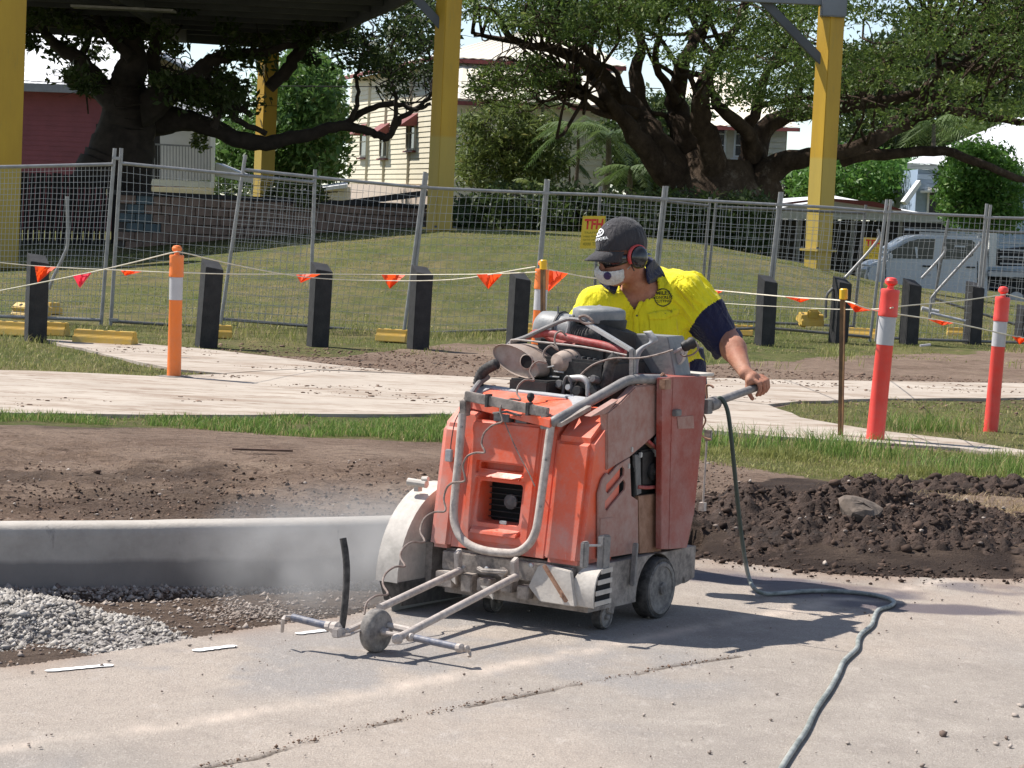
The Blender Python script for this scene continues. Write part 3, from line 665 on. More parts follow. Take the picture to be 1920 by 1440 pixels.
dirty('muffler_tin', (.30, .225, .18), (.40, .315, .26), (.45, .38, .33), .6, metal=.15, sc=10)
dirty('engine_black', (.010, .010, .011), (.022, .021, .021), (.15, .13, .115), .18, rough=.6)
dirty('engine_grey', (.075, .078, .08), (.13, .13, .13), (.30, .27, .25), .4, rough=.55)
dirty('alu_dull', (.38, .38, .38), (.52, .51, .50), (.5, .46, .42), .5, metal=.5, rough=.5)
dirty('rubber', (.018, .017, .017), (.038, .036, .034), (.22, .20, .185), .35, rough=.85, sc=12)
dirty('rubber_dusty', (.10, .092, .085), (.17, .155, .145), (.33, .30, .27), .8, rough=.9, sc=12)
dirty('red_hose', (.30, .022, .022), (.38, .04, .035), (.36, .22, .19), .45, rough=.55, sc=20)
dirty('sleeve_blue', (.09, .10, .14), (.15, .165, .22), (.40, .36, .33), .45, rough=.5, sc=20)
dirty('console_grey', (.15, .16, .165), (.20, .21, .215), (.33, .31, .29), .5, rough=.5)
dirty('rust_brown', (.20, .10, .06), (.31, .17, .10), (.45, .27, .19), .5, sc=9)
basic('hole_black', (.006, .006, .006), .9, var=.1)
dirty('cable_dusty', (.12, .085, .07), (.2, .14, .115), (.38, .31, .27), .6, rough=.7, sc=20)

saw = thing('road_saw', 'orange walk-behind concrete cutting saw covered in dust, pushed by the worker', 'road saw', tuple(SO), math.atan2(SF[1], SF[0]))
def fpoly(pts, off=0.0): return [FR(u, v, off) for u, v in pts]
# --- outer shell blocks: side profile extruded across
def block(b0, b1, crown, ctop, cbot, off=0.0, aback=.03):
    p = [(.335 - .13 * cbot + off, cbot), (.335 - .13 * ctop + off, ctop), (crown[0], crown[1]), (aback, crown[1] + .004), (aback, cbot)]
    return MB().prism([(a, b0, c) for a, c in p], (0, b1 - b0, 0))
sh = block(-.062, .108, (.085, .845), .735, .262, aback=.0).build('shell_side', 'orange_shell', saw, bevel=.020, seg=4)
# left block: chamfered away towards the blade
pl = [(-.488, .0), (-.575, -.004), (-.612, -.07), (-.612, -.24), (-.488, -.24)]
mb = MB(); rings = []
for c, dz in ((.262, 0), (.74, 0), (.845, -.10)):
    rings.append([((.335 - .13 * min(c, .74)) + a + (dz if i in (0, 1, 2) else 0), b + (.035 if c > .8 and i in (1, 2, 3) else 0), c + (.0 if i < 3 else .004)) for i, (b, a) in enumerate(pl)])
vs = sum(rings, []); k = 5
mb.add(vs, [(i + j * k, (i + 1) % k + j * k, (i + 1) % k + (j + 1) * k, i + (j + 1) * k) for j in range(2) for i in range(k)] + [tuple(range(k)), tuple(range(2 * k, 3 * k))])
mb.build('shell_side', 'orange_shell', saw, bevel=.016, seg=4)
# centre front: base panel and proud inner panel with slit and radiator window
base = block(-.488, -.062, (.12, .815), .79, .272, off=-.018, aback=.06).build('front_panel', 'orange_shell', saw)
def win(b0, b1, c0, c1, r=.012, a0=-.3, a1=.6):
    pts = []
    for (cx, cz, s) in ((b1 - r, c1 - r, 0), (b0 + r, c1 - r, 1), (b0 + r, c0 + r, 2), (b1 - r, c0 + r, 3)):
        for q_ in range(4): an = (s + q_ / 3) * PI / 2; pts.append((a0, cx + r * math.cos(an), cz + r * math.sin(an)))
    return MB().prism(pts, (a1 - a0, 0, 0))
cut = win(-.384, -.188, .380, .540, a0=.13); c2_ = win(-.392, -.196, .586, .612, .006, a0=.2); cut.add(c2_.v, c2_.f)
c3_ = win(-.43, -.15, .765, .9, .01, a0=.13); cut.add(c3_.v, c3_.f)
boolean(base, cut); finish(base, .004)
inner = MB()
inner.prism([(.335 - .13 * .30 - .004, -.447, .30), (.335 - .13 * .775 - .004, -.447, .775), (.335 - .13 * .775 - .03, -.447, .775), (.335 - .13 * .30 - .03, -.447, .30)], (0, .32, 0))
inner = inner.build('front_door', 'orange_shell', saw, bevel=.010, seg=3)
cut = MB()
def taper(b0, b1, c0, c1, e):     # opening that widens outwards: its sill slopes to the front
    mb_ = MB(); o_ = []
    for a_, g in ((.40, e * 1.6), (.20, -.001)): o_.append([(a_, b0 - g * .5, c0 - g), (a_, b1 + g * .5, c0 - g), (a_, b1 + g * .5, c1 + g * .4), (a_, b0 - g * .5, c1 + g * .4)])
    return mb_.add(o_[0] + o_[1], [(0, 1, 2, 3), (7, 6, 5, 4), (0, 4, 5, 1), (1, 5, 6, 2), (2, 6, 7, 3), (3, 7, 4, 0)])
for args in ((-.388, -.184, .376, .545, .05), (-.396, -.192, .584, .614, .035)):
    t_ = taper(*args); cut.add(t_.v, t_.f)
boolean(inner, cut); finish(inner, .002, 2)
# sloping sills (bottom of both openings)
mb = MB()
mb.prism([(.300, -.392, .338), (.296, -.392, .352), (.235, -.392, .379), (.235, -.392, .338)], (0, .212, 0)); mb.build('window_sill', 'orange_shell', saw, bevel=.002)
mb = MB(); mb.prism([(.268, -.392, .558), (.262, -.392, .566), (.235, -.392, .588), (.235, -.392, .558)], (0, .198, 0)); mb.build('window_sill', 'orange_shell', saw, bevel=.002)
# radiator behind the window: dark louvres, a fan boss, a pale clip
rad = MB().box((.155, -.286, .46), (.012, .21, .18)).build('radiator', 'hole_black', saw)
for i in range(7): MB().bar((.175, -.382, .395 + i * .023), (.172, -.19, .395 + i * .023), .012, .003).build('louvre', 'engine_black', rad)
MB().lathe([(.03, 0), (.03, .012), (.012, .02)], (.166, -.286, .46), (1, 0, 0), 14).build('fan_boss', 'engine_grey', rad)
MB().box((.262, -.262, .388), (.006, .032, .014)).build('clip', 'alu_dull', rad, bevel=.002)
# crown deck between the rails, with its wedge recess and grey edge plate
DK = lambda u, v, k=.895: Lp(u, v, (.30, 0, 1), k)
deck = MB().prism([DK(*p) for p in ((884, 750), (1032, 786), (1098, 748), (1062, 741), (926, 729), (905, 732))], (0, 0, -.035)).build('crown_deck', 'orange_shell', saw)
boolean(deck, MB().prism([DK(u, v, .93) for u, v in ((934, 748), (948, 738), (1018, 746), (1002, 760))], (0, 0, -.055))); finish(deck, .004)
MB().prism([DK(u, v, .875) for u, v in ((925, 752), (948, 733), (1025, 745), (1006, 764))], (0, 0, -.01)).build('recess_floor', 'rust_brown', saw)
ep = MB()
for poly in (((872, 747), (898, 720), (926, 725), (906, 733), (884, 748)), ((898, 719), (1062, 740), (1062, 745), (926, 728)), ((1060, 739), (1112, 746), (1076, 769), (1072, 752))):
    ep.prism([DK(u, v, .901) for u, v in poly], (0, 0, -.008))
ep.build('edge_plate', 'deck_grey', saw, bevel=.0015)
for u, v in ((882, 744), (898, 724), (1070, 766), (1100, 748)): MB().lathe([(.007, 0), (.007, .006)], DK(u, v, .902), (0, 0, 1), 8).build('bolt', 'alu_dull', saw)
# --- flat bar clamped across the front top
bar = MB().bar(FR(873, 742, .03), FR(1028, 774, .03), .022, .038).build('cross_bar', 'chassis_steel', saw, bevel=.003)
for u in (916, 992): p = FR(u, 742 + (u - 873) * .206, .035); MB().box(p, (.034, .012, .05)).build('strap', 'rubber', bar)
MB().lathe([(.005, -.02), (.012, -.012), (.016, 0), (.012, .012), (.004, .016)], FR(995, 744, .02), (0, 0, 1), 14).build('knob', 'engine_black', bar, True)
for (u, v) in ((872, 765), (1024, 790)): MB().box(FR(u, v, .02), (.04, .03, .06)).build('bracket', 'chassis_steel', bar, bevel=.003)
mb = MB(); mb.tube([FR(925, 775, -.01), FR(950, 772, .01), FR(975, 779, 0), FR(992, 778, -.01)], .005, 6); mb.box(FR(945, 783, -.02), (.04, .07, .03)); mb.box(FR(982, 786, -.02), (.04, .05, .028)); mb.build('latch', 'engine_grey', saw)
# --- bull bar hoop and the square rails that run back from it
hoop = catmull([FR(867, 776, .028), FR(860, 860, .030), FR(851, 955, .032), FR(856, 992, .034), FR(872, 1016, .036), FR(900, 1030, .036), FR(935, 1036, .036), FR(968, 1036, .036), FR(990, 1022, .036), FR(1003, 1000, .034), FR(1010, 968, .032), FR(1022, 880, .030), FR(1033, 797, .028)], 6)
hp = MB().tube(hoop, .0165, 14).build('bull_bar', 'tube_dusty', saw, True)
for u, v in ((866, 800), (862, 872), (1024, 862), (1014, 950)): MB().lathe([(.005, .0), (.005, .004)], FR(u, v, .048), (1, 0, .1), 8).build('rivet', 'engine_grey', hp)
RB = .085
r1 = [FR(1036, 793, .015), B_(1042, 788, -.05), B_(1095, 759, -.0), B_(1150, 728, .06), B_(1172, 716, .08), B_(1195, 711, .10), B_(1246, 711, .11)]
MB().tube(catmull(r1, 5), .0195, 12).build('side_rail', 'tube_grey', saw, True)
mb = MB(); mb.prism([B_(1044, 800, -.04), B_(1100, 768, .02), B_(1100, 760, .02), B_(1044, 792, -.04)], (0, .02, 0)); mb.build('rail_flange', 'chassis_steel', saw)
MB().tube(catmull([FR(868, 772, .015), DK(880, 745, .92), DK(897, 720, .92), DK(915, 706, .93)], 5), .012, 10).build('side_rail', 'tube_grey', saw, True)
# --- metal side plates
PB = .118
up = MB().prism([B_(u, v, PB) for u, v in ((1139, 774), (1166, 752), (1192, 724), (1250, 718), (1251, 796), (1215, 829), (1182, 857), (1139, 882))], (0, -.035, 0)).build('side_plate', 'side_plate', saw, bevel=.005)
MB().prism([B_(u, v, PB) for u, v in ((1108, 781), (1160, 749), (1140, 772), (1135, 776))], (0, -.03, 0)).build('plate_gusset', 'side_plate', saw)
lo = MB().prism([B_(u, v, PB + .002) for u, v in ((1122, 925), (1130, 898), (1141, 883), (1181, 858), (1184, 930), (1196, 938), (1197, 1036), (1122, 1048))], (0, -.008, 0)).build('louvre_plate', 'side_plate', saw)
cut = MB()
for (x0, y0, x1, y1, w) in ((1138, 880, 1168, 855, 11), (1136, 915, 1169, 885, 11), (1134, 946, 1171, 911, 12)):
    cut.prism([B_(u, v, PB) + np.array([0, .03, 0]) for u, v in ((x0, y0 - w / 2), (x1 - 3, y1 - w), (x1 + 1, y1 - w / 2), (x1, y1 + w / 2), (x0 + 3, y0 + w), (x0 - 1, y0 + w / 2))], (0, -.06, 0))
boolean(lo, cut); finish(lo, .0015)
MB().prism([B_(u, v, PB + .006) for u, v in ((1126, 972), (1150, 970), (1154, 974), (1152, 1040), (1124, 1044))], (0, -.008, 0)).build('hatch', 'side_plate', saw, bevel=.002)
MB().prism([B_(u, v, .086) for u, v in ((1124, 800), (1262, 780), (1262, 1045), (1124, 1050))], (0, -.01, 0)).build('shade_sheet', 'hole_black', saw)  # black sheet that paints in the shade behind the slots and opening
for (u, v, w, h) in ((1150, 868, .05, .012), (1154, 895, .05, .012)): MB().box(B_(u, v, .09), (w, .02, h), Matrix.Rotation(-.7, 3, 'Y')).build('lit_patch', 'guard_dusty', saw)  # pale pieces painted as lit patches inside the slots
# rusty plate and orange strip under the opening
MB().prism([B_(u, v, PB - .006) for u, v in ((1197, 930), (1237, 925), (1240, 1034), (1199, 1038))], (0, -.02, 0)).build('rusty_plate', 'rust_brown', saw, bevel=.002)
# things inside the side opening
inn = MB(); inn.prism([B_(u, v, PB - .004) for u, v in ((1190, 853), (1201, 852), (1203, 925), (1194, 929))], (0, -.012, 0)); inn.build('belt_bracket', 'engine_grey', saw, bevel=.002)
MB().tube(catmull([B_(u, v, PB - .004) for u, v in ((1214, 826), (1236, 846), (1248, 866), (1249, 890), (1240, 908), (1218, 914), (1196, 913))], 5), .0075, 8).build('red_hose', 'red_hose', saw, True)
MB().lathe([(.028, 0), (.030, .004), (.016, .05), (.012, .08)], B_(1231, 848, PB - .02), (.35, .2, .5), 16).build('funnel', 'alu_dull', saw, True)
MB().tube([B_(1206, 822, PB - .03), B_(1222, 836, PB - .02)], .012, 8).build('pipe', 'rust_brown', saw)
MB().prism([B_(u, v, .105) for u, v in ((1203, 846), (1222, 842), (1241, 856), (1246, 890), (1236, 911), (1203, 912))], (0, -.09, 0)).build('belt_cover', 'engine_black', saw, bevel=.008)
MB().lathe([(.035, 0), (.035, .012), (.012, .012), (.012, .02)], B_(1222, 884, .105), (0, 1, 0), 22).build('pulley', 'engine_black', saw, bevel=.002)
MB().box(B_(1187, 892, .1), (.02, .02, .17)).build('belt_guard', 'hole_black', saw, bevel=.003)
for u, v in ((1184, 843), (1201, 853), (1178, 874)): MB().box(B_(u, v, PB), (.014, .012, .02)).build('fitting', 'alu_dull', saw, bevel=.002)
# --- tower at the back
TB = .155
tw = MB().prism([B_(u, v, TB) for u, v in ((1262, 707), (1325, 706), (1318, 800), (1302, 960), (1288, 1027), (1254, 1030), (1256, 930), (1258, 830))], (0, -.62, 0)).build('rear_tower', 'tower_paint', saw)
boolean(tw, MB().prism([B_(u, v, TB + .02) for u, v in ((1264.5, 748), (1267, 748), (1264, 800), (1267.5, 828), (1264, 828), (1261, 800))], (0, -.035, 0))); finish(tw, .005)
MB().prism([B_(u, v, TB + .003) for u, v in ((1270, 782), (1300, 779), (1302, 803), (1272, 804))], (0, -.002, 0)).build('label_scrap', 'side_plate', saw)
MB().box(B_(1269, 774, TB + .008), (.05, .02, .026)).build('latch', 'engine_grey', saw, bevel=.003)
fr = MB().prism([B_(u, v, TB - .002) for u, v in ((1241, 709), (1263, 708), (1259, 830), (1257, 930), (1255, 1030), (1239, 1030), (1240, 830))], (0, -.025, 0)).build('tower_flange', 'tower_paint', saw, bevel=.003)
MB().box(np.array(B_(1292, 702, .02)) + np.array([0, 0, .004]), (.13, .17, .012)).build('tray', 'guard_dusty', saw, bevel=.003)
mb = MB(); p = B_(1247, 720, TB); mb.box(p, (.05, .03, .04)); mb.tube([B_(1238, 706, .12), B_(1243, 700, .12), B_(1247, 706, .12)], .006, 6); mb.build('hinge', 'rust_brown', saw, bevel=.003)
# --- chassis
ch = MB().prism([(.262, -.52, .262), (-.60, -.52, .262), (-.60, -.52, .13), (-.22, -.52, .085), (.262, -.52, .085)], (0, .655, 0)).build('chassis', 'chassis_steel', saw)
WC = C_(1240, 1103, .122)      # hub of the right rear wheel, outer face
cut = MB(); cut.lathe([(.158, -.12), (.158, .2)], (WC[0] + .02, WC[1], .105), (0, 1, 0), 28); boolean(ch, cut); finish(ch, .006)
fb = MB(); fb.box((.275, -.22, .215), (.03, .60, .075)); fb.build('front_beam', 'chassis_steel', saw, bevel=.004)
g = MB(); g.prism([FR(u, v, .022) for u, v in ((1008, 1062), (1022, 1058), (1070, 1072), (1078, 1138), (1012, 1128), (990, 1100))], (-.02, 0, 0)); g.build('gusset_plate', 'guard_dusty', saw, bevel=.003)
g = MB(); g.bar(FR(1020, 1060, .05), FR(1062, 1128, .05), .012, .012); g.tube([FR(1050, 1108, .06), FR(1054, 1112, .06), FR(1052, 1120, .06)], .006, 6); g.build('brace_rod', 'rust_brown', saw)
for (u, v) in ((998, 1060), (870, 1064), (915, 1066)): MB().lathe([(.010, 0), (.010, .012), (.004, .014)], FR(u, v, .025), (1, 0, 0), 10).build('bolt', 'alu_dull', saw)
g = MB(); g.tube([FR(896, 1065, .04), FR(905, 1070, .05), FR(940, 1072, .05), FR(952, 1072, .04)], .010, 8); g.lathe([(.02, 0), (.02, .02)], FR(945, 1072, .03), (1, 0, 0), 10)
for (u, v, w, h) in ((880, 1092, .05, .07), (912, 1096, .06, .05), (955, 1095, .05, .06), (838, 1085, .08, .06), (985, 1110, .05, .05)): g.box(FR(u, v, .005), (.05, w, h))
g.build('hitch_gear', 'chassis_steel', saw, bevel=.004)
for u, v in ((830, 1070), (900, 1098)): MB().prism([FR(u, v, .03), FR(u + 22, v + 2, .03), FR(u + 24, v + 26, .03)], (-.01, 0, 0)).build('gusset', 'guard_dusty', saw)
# vertical bar and rear hook on the side
MB().bar(B_(1192, 1018, .15), B_(1186, 1098, .15), .02, .018).build('side_post', 'tube_grey', saw, bevel=.003)
MB().tube(catmull([B_(u, v, .12) for u, v in ((1272, 1090), (1284, 1089), (1291, 1082), (1293, 1070), (1286, 1068))], 4), .009, 7).build('tow_hook', 'chassis_steel', saw, True)
MB().box(B_(1276, 1086, .12), (.03, .03, .03)).build('hook_plate', 'chassis_steel', saw, bevel=.003)
# --- wheels
def wheel(name, c, r, w, rim, matt, matr, spokes=5):
    """c: centre of the outer face in saw coordinates; the wheel's axle runs along b"""
    t = MB().lathe([(r * .80, -.002), (r * .97, -.001), (r, -.008), (r, -w + .006), (r * .95, -w), (r * .55, -w)], (c[0], c[1], c[2]), (0, 1, 0), 40)
    o = t.build(name, matt, saw, True, angle=50)
    MB().lathe([(r * .70, .001), (r * .72, .006), (r * .84, .006), (r * .87, -.002)], c, (0, 1, 0), 40).build('rim', matr, o, True, angle=50)
    MB().lathe([(r * .72, -.012), (r * .70, -.010), (.03, -.008)], c, (0, 1, 0), 32).build('disc', 'chassis_steel', o)
    MB().lathe([(r * .2, -.01), (r * .2, .012), (r * .12, .016)], c, (0, 1, 0), 16).build('hub', matr, o)
    for k in range(spokes):
        an = 2 * PI * k / spokes + .4; MB().lathe([(r * .09, -.007), (r * .09, -.004)], (c[0] + math.cos(an) * r * .45, c[1], c[2] + math.sin(an) * r * .45), (0, 1, 0), 10).build('wheel_hole', 'hole_black', o)
    return o
wheel('rear_wheel', (WC[0], WC[1], .122), .122, .075, .07, 'rubber', 'rubber_dusty')
wheel('rear_wheel', (WC[0], WC[1] - .55, .122), .122, .075, .07, 'rubber', 'rubber_dusty')
cc = np.array([.10, .123, .050])
wheel('front_caster', (cc[0], cc[1], .050), .050, .035, .03, 'rubber', 'rubber_dusty', 3)
wheel('front_caster', (cc[0], cc[1] - .5, .050), .050, .035, .03, 'rubber', 'rubber_dusty', 3)
MB().bar((cc[0] - .02, cc[1] - .015, .06), (cc[0] - .05, cc[1] - .015, .16), .05, .05).build('caster_fork', 'chassis_steel', saw, bevel=.004)
mb = MB(); mb.tube([(WC[0], WC[1] - .05, .122), (WC[0], WC[1] - .55, .122)], .016, 8); mb.box((WC[0] + .12, WC[1] - .2, .095), (.1, .2, .05)); mb.build('axle', 'chassis_steel', saw)
# --- caster guard: curved white fender with slats behind it
g0 = A_(1096, 1065, cc[0] + .09)
mb = MB(); prof = []
for k in range(9):
    t = k / 8; an = t * PI * .42; prof.append((cc[0] + .075 + .035 * math.sin(PI / 2 - an) - .0, .045 + .165 * t if t < .75 else .045 + .165 * t))
arc = [(.318, .118), (.320, .16), (.314, .20), (.298, .236), (.270, .258), (.235, .266)]
arc = catmull([(a, 0, c) for a, c in arc], 3)
b0, b1 = .088, .190
vs = []; n_ = len(arc)
for p in arc: vs += [(p[0], b0 + .03 * max(0, (p[2] - .2) / .07), p[2]), (p[0], b1, p[2]), (p[0] - .008, b1, p[2] - .004), (p[0] - .008, b0 + .03 * max(0, (p[2] - .2) / .07), p[2] - .004)]
fs = [(4 * i + j, 4 * i + (j + 1) % 4, 4 * i + 4 + (j + 1) % 4, 4 * i + 4 + j) for i in range(n_ - 1) for j in range(4)] + [(0, 1, 2, 3), tuple(4 * (n_ - 1) + j for j in range(4))]
fend = MB().add(vs, fs).build('caster_guard', 'guard_dusty', saw, True, angle=50)
for k in range(4):
    z = .122 + k * .040; a0 = .312 - .010 * k * k * .4; MB().prism([(a0, b1 + .001, z), (a0, b1 + .001, z + .018), (.20, b1 + .006, z + .022), (.20, b1 + .006, z + .004)], (0, .004, 0)).build('slat', 'guard_dusty', fend)
MB().prism([(.305, b1 - .004, .12), (.295, b1 - .004, .232), (.20, b1 - .002, .255), (.20, b1 - .002, .12)], (0, .004, 0)).build('guard_back', 'hole_black', fend)
MB().box((.24, .14, .19), (.08, .07, .12)).build('guard_block', 'chassis_steel', fend, bevel=.004)
q_ = lambda u, v: B_(u, v, .175)
MB().box(q_(1096, 1040), (.04, .02, .10)).build('guard_mount', 'tube_grey', saw, bevel=.005); MB().box(q_(1132, 1035), (.055, .03, .13)).build('guard_mount', 'tube_grey', saw, bevel=.005)
MB().tube(catmull([q_(1100, 1023), q_(1122, 1023), q_(1128, 1028), q_(1128, 1060)], 3), .005, 7).build('pull_handle', 'alu_dull', saw, True)
# --- blade guard and blade on the far side
GB0, GB1 = -.735, -.632; gc = (.07, .13); GR = .360
prof = [(gc[0] + GR * math.cos(t), gc[1] + GR * math.sin(t)) for t in np.linspace(-.02, PI * .93, 26)]
vs = []; fs = []
for (a, c) in prof: vs += [(a, GB0, c), (a, GB1, c)]
i0 = len(vs)
for (a, c) in prof: vs += [(gc[0] + (a - gc[0]) * .972, GB0 + .008, gc[1] + (c - gc[1]) * .972), (gc[0] + (a - gc[0]) * .972, GB1 - .006, gc[1] + (c - gc[1]) * .972)]
n_ = len(prof)
for i in range(n_ - 1):
    fs.append((2 * i, 2 * i + 1, 2 * i + 3, 2 * i + 2)); fs.append((i0 + 2 * i, i0 + 2 * i + 2, i0 + 2 * i + 3, i0 + 2 * i + 1))
gd = MB().add(vs, fs).add([(a, GB1, c) for a, c in prof] + [(gc[0] - .36, GB1, .115), (gc[0] + .1, GB1, .115)], [tuple(range(n_ + 1)) + (n_ + 1,)])
gd.add([(a, GB0, c) for a, c in prof] + [(gc[0] - .36, GB0, .115), (gc[0] + .1, GB0, .115)], [tuple(range(n_ + 1, -1, -1))])
gd = gd.build('blade_guard', 'guard_dusty', saw, True, angle=40)
mb = MB(); mb.prism([(gc[0] + GR * .97, GB0 + .01, .125), (gc[0] + GR * .99, GB1, .125), (gc[0] + GR * .9, GB1, .045), (gc[0] + GR * .86, GB0 + .01, .04)], (-.02, 0, 0)); mb.prism([(gc[0] + .36, GB1 + .002, .125), (gc[0] + .33, GB1 + .002, .03), (gc[0] - .1, GB1 + .002, .02), (gc[0] - .15, GB1 + .002, .125)], (0, .004, 0)); mb.build('splash_flap', 'rubber', gd)
MB().lathe([(.33, 0), (.33, .004)], (gc[0], -.69, .125), (0, 1, 0), 64).build('blade', 'alu_dull', saw)
MB().lathe([(.08, 0), (.08, .03), (.05, .05)], (gc[0], -.66, .13), (0, 1, 0), 20).build('blade_hub', 'chassis_steel', saw)
mb = MB(); p = A_(784, 905, .22); mb.tube([A_(766, 903, .25), A_(800, 908, .25)], .016, 10); mb.tube([A_(792, 898, .25), A_(803, 898, .25)], .010, 8); mb.box(A_(784, 914, .24), (.03, .02, .03)); mb.build('water_fitting', 'guard_dusty', saw, True)
MB().prism([(.24, -.632, .27), (.24, -.60, .27), (.24, -.60, .12), (.24, -.632, .1)], (-.5, 0, 0)).build('guard_bracket', 'chassis_steel', saw)
# --- guide frame in front
GW = C_(697, 1184, .078); gw = (1.10, -.315, .078)
pA0, pA1 = FR(862, 1070, .05), A_(712, 1140, 1.06)
pB0, pB1 = FR(968, 1081, .05), C_(745, 1197, .080)
MB().tube([pA0, pA1], .0145, 12).build('guide_arm', 'tube_dusty', saw, True); MB().tube([pB0, pB1], .0145, 12).build('guide_arm', 'tube_dusty', saw, True)
for (u, v) in ((862, 1052), (968, 1068)):
    p = FR(u, v, .04); MB().prism([(p[0] - .01, p[1] - .012, p[2] - .045), (p[0] + .02, p[1] - .012, p[2] - .045), (p[0] + .03, p[1] - .012, p[2] + .035), (p[0], p[1] - .012, p[2] + .05)], (0, .022, 0)).build('arm_lug', 'tube_dusty', saw, bevel=.003)
wc = C_(716, 1184, .078)
o = MB().lathe([(.02, -.05), (.06, -.05), (.074, -.045), (.078, -.036), (.078, -.012), (.073, -.003), (.060, 0), (.02, .0)], wc, (0, 1, 0), 36).build('guide_wheel', 'rubber_dusty', saw, True, angle=60)
MB().lathe([(.050, .001), (.044, .003), (.02, .003)], wc, (0, 1, 0), 24).build('wheel_disc', 'rubber_dusty', o, True)
MB().lathe([(.015, 0), (.015, .025), (.010, .03)], wc, (0, 1, 0), 12).build('hub', 'tube_dusty', o, True)
xL, xR = C_(546, 1157, .115), C_(866, 1216, .066)
k1, k2 = C_(628, 1178, .098), C_(640, 1180, .095)
mb = MB(); mb.tube([C_(718, 1186, .080), C_(775, 1196, .078)], .008, 8); mb.tube([C_(722, 1172, .095), C_(768, 1182, .09)], .013, 8); mb.tube([C_(648, 1185, .085), C_(690, 1166, .10)], .012, 8); mb.tube([C_(636, 1193, .07), C_(655, 1190, .08), C_(688, 1176, .09)], .006, 6); mb.build('guide_axle', 'tube_dusty', saw, True)
MB().tube([C_(548, 1157.5, .113), C_(612, 1173, .10)], .0135, 12).build('guide_sleeve', 'sleeve_blue', saw, True)
MB().tube([C_(778, 1196, .078), C_(856, 1213, .068)], .0125, 12).build('guide_sleeve', 'sleeve_blue', saw, True)
mb = MB(); mb.tube([C_(866, 1214, .067), C_(877, 1216, .064), C_(880, 1222, .05), C_(880, 1231, .035)], .0075, 8); mb.build('guide_hook', 'tube_dusty', saw, True)
mb = MB(); mb.tube([C_(549, 1157, .113), C_(534, 1156, .116), C_(531, 1160, .113), C_(529, 1184, .060)], .0065, 8); mb.build('guide_hook', 'tube_dusty', saw, True)
mb = MB()
for (u, v, c, r) in ((618, 1174, .10, .018), (630, 1177, .098, .022), (638, 1184, .085, .018), (745, 1198, .079, .018), (770, 1195, .078, .015), (862, 1215, .067, .016), (874, 1216, .066, .012), (612, 1172, .10, .015)):
    p = C_(u, v, c); MB().lathe([(r * .5, -r), (r, -r * .6), (r, r * .6), (r * .5, r)], p, (.2, 1, .1), 10).build('clamp', 'tube_dusty', saw, True, angle=30)
MB().box(C_(632, 1186, .085), (.03, .03, .035)).build('clamp', 'tube_dusty', saw, bevel=.004)
MB().tube(catmull([C_(641, 1176, .10), A_(646, 1140, C_(641, 1176, .10)[0]), A_(650, 1080, C_(641, 1176, .10)[0]), A_(648, 1040, C_(641, 1176, .10)[0]), A_(643, 1009, C_(641, 1176, .10)[0])], 5), .0125, 12).build('upright_hose', 'rubber', saw, True)
# --- curly hose: from the engine down the front to the guide wheel
cp = [(1062, 630, .02), (1052, 621, .03), (1042, 627, .04), (1040, 642, .05), (1046, 656, .06), (1034, 648, .06), (1022, 656, .07), (1018, 670, .08), (1024, 680, .09), (1010, 677, .10), (998, 685, .11), (994, 698, .12), (1001, 713, .13), (986, 712, .15), (973, 722, .17), (969, 737, .19), (976, 750, .21),
      (958, 748, .24), (942, 757, .26), (938, 772, .27), (942, 790, .275), (924, 797, .28), (908, 812, .29), (903, 832, .30), (909, 848, .31), (892, 849, .31), (876, 856, .325), (868, 874, .33), (872, 896, .335), (869, 903, .335), (850, 905, .33), (838, 914, .33), (832, 935, .34), (835, 958, .36), (815, 960, .38), (796, 972, .42),
      (788, 996, .46), (796, 1016, .50), (771, 1017, .58), (754, 1031, .62), (751, 1046, .65), (759, 1062, .68), (740, 1063, .74), (722, 1077, .80), (718, 1096, .84), (727, 1114, .88), (706, 1117, .95), (688, 1130, 1.0), (683, 1152, 1.03)]
MB().tube(catmull([A_(u, v, a) for u, v, a in cp], 4), .0042, 7).build('curly_hose', 'cable_dusty', saw, True)
MB().tube(catmull([FR(u, v, .02) for u, v in ((945, 788), (955, 812), (972, 850), (992, 888), (1003, 912))], 4), .0026, 5).build('wire', 'cable_dusty', saw, True)
MB().tube(catmull([FR(u, v, .012) for u, v in ((862, 772), (852, 795), (846, 830), (845, 845))], 4), .0024, 5).build('wire', 'engine_black', saw, True)
MB().box(FR(842, 854, .012), (.018, .03, .048)).build('switch_box', 'deck_grey', saw, bevel=.003)

# --- engine bay
mb = MB()
ax = np.array([-1, .12, -.02]); e0 = A_(968, 677, .0); n_ = 28; vs = []; fs = []
uu = np.array(A_(1010, 690, .0)) - np.array(A_(926, 664, .0)); uu = uu / 2; vv_ = np.array(A_(960, 648, .0)) - np.array(A_(976, 706, .0)); vv_ = vv_ / 2; uu = uu + np.array([0, 0, .0])
for (s, d) in ((.96, -.006), (1.0, .006), (1.02, .0), (1.0, -.004), (1.0, -.17), (.85, -.2)):
    for k in range(n_): an = 2 * PI * k / n_; vs.append(e0 + (uu * math.cos(an) + vv_ * math.sin(an)) * s + ax * -d * -1 if False else e0 + (uu * math.cos(an) + vv_ * math.sin(an)) * s + np.array([d, 0, 0]) + (np.array([0, .10 * -d, 0]) if d < -.1 else 0))
fs = [(i * n_ + k, i * n_ + (k + 1) % n_, (i + 1) * n_ + (k + 1) % n_, (i + 1) * n_ + k) for i in range(5) for k in range(n_)] + [tuple(range(n_))]
mu = MB().add(vs, fs).build('muffler', 'muffler_tin', saw, True, angle=40)
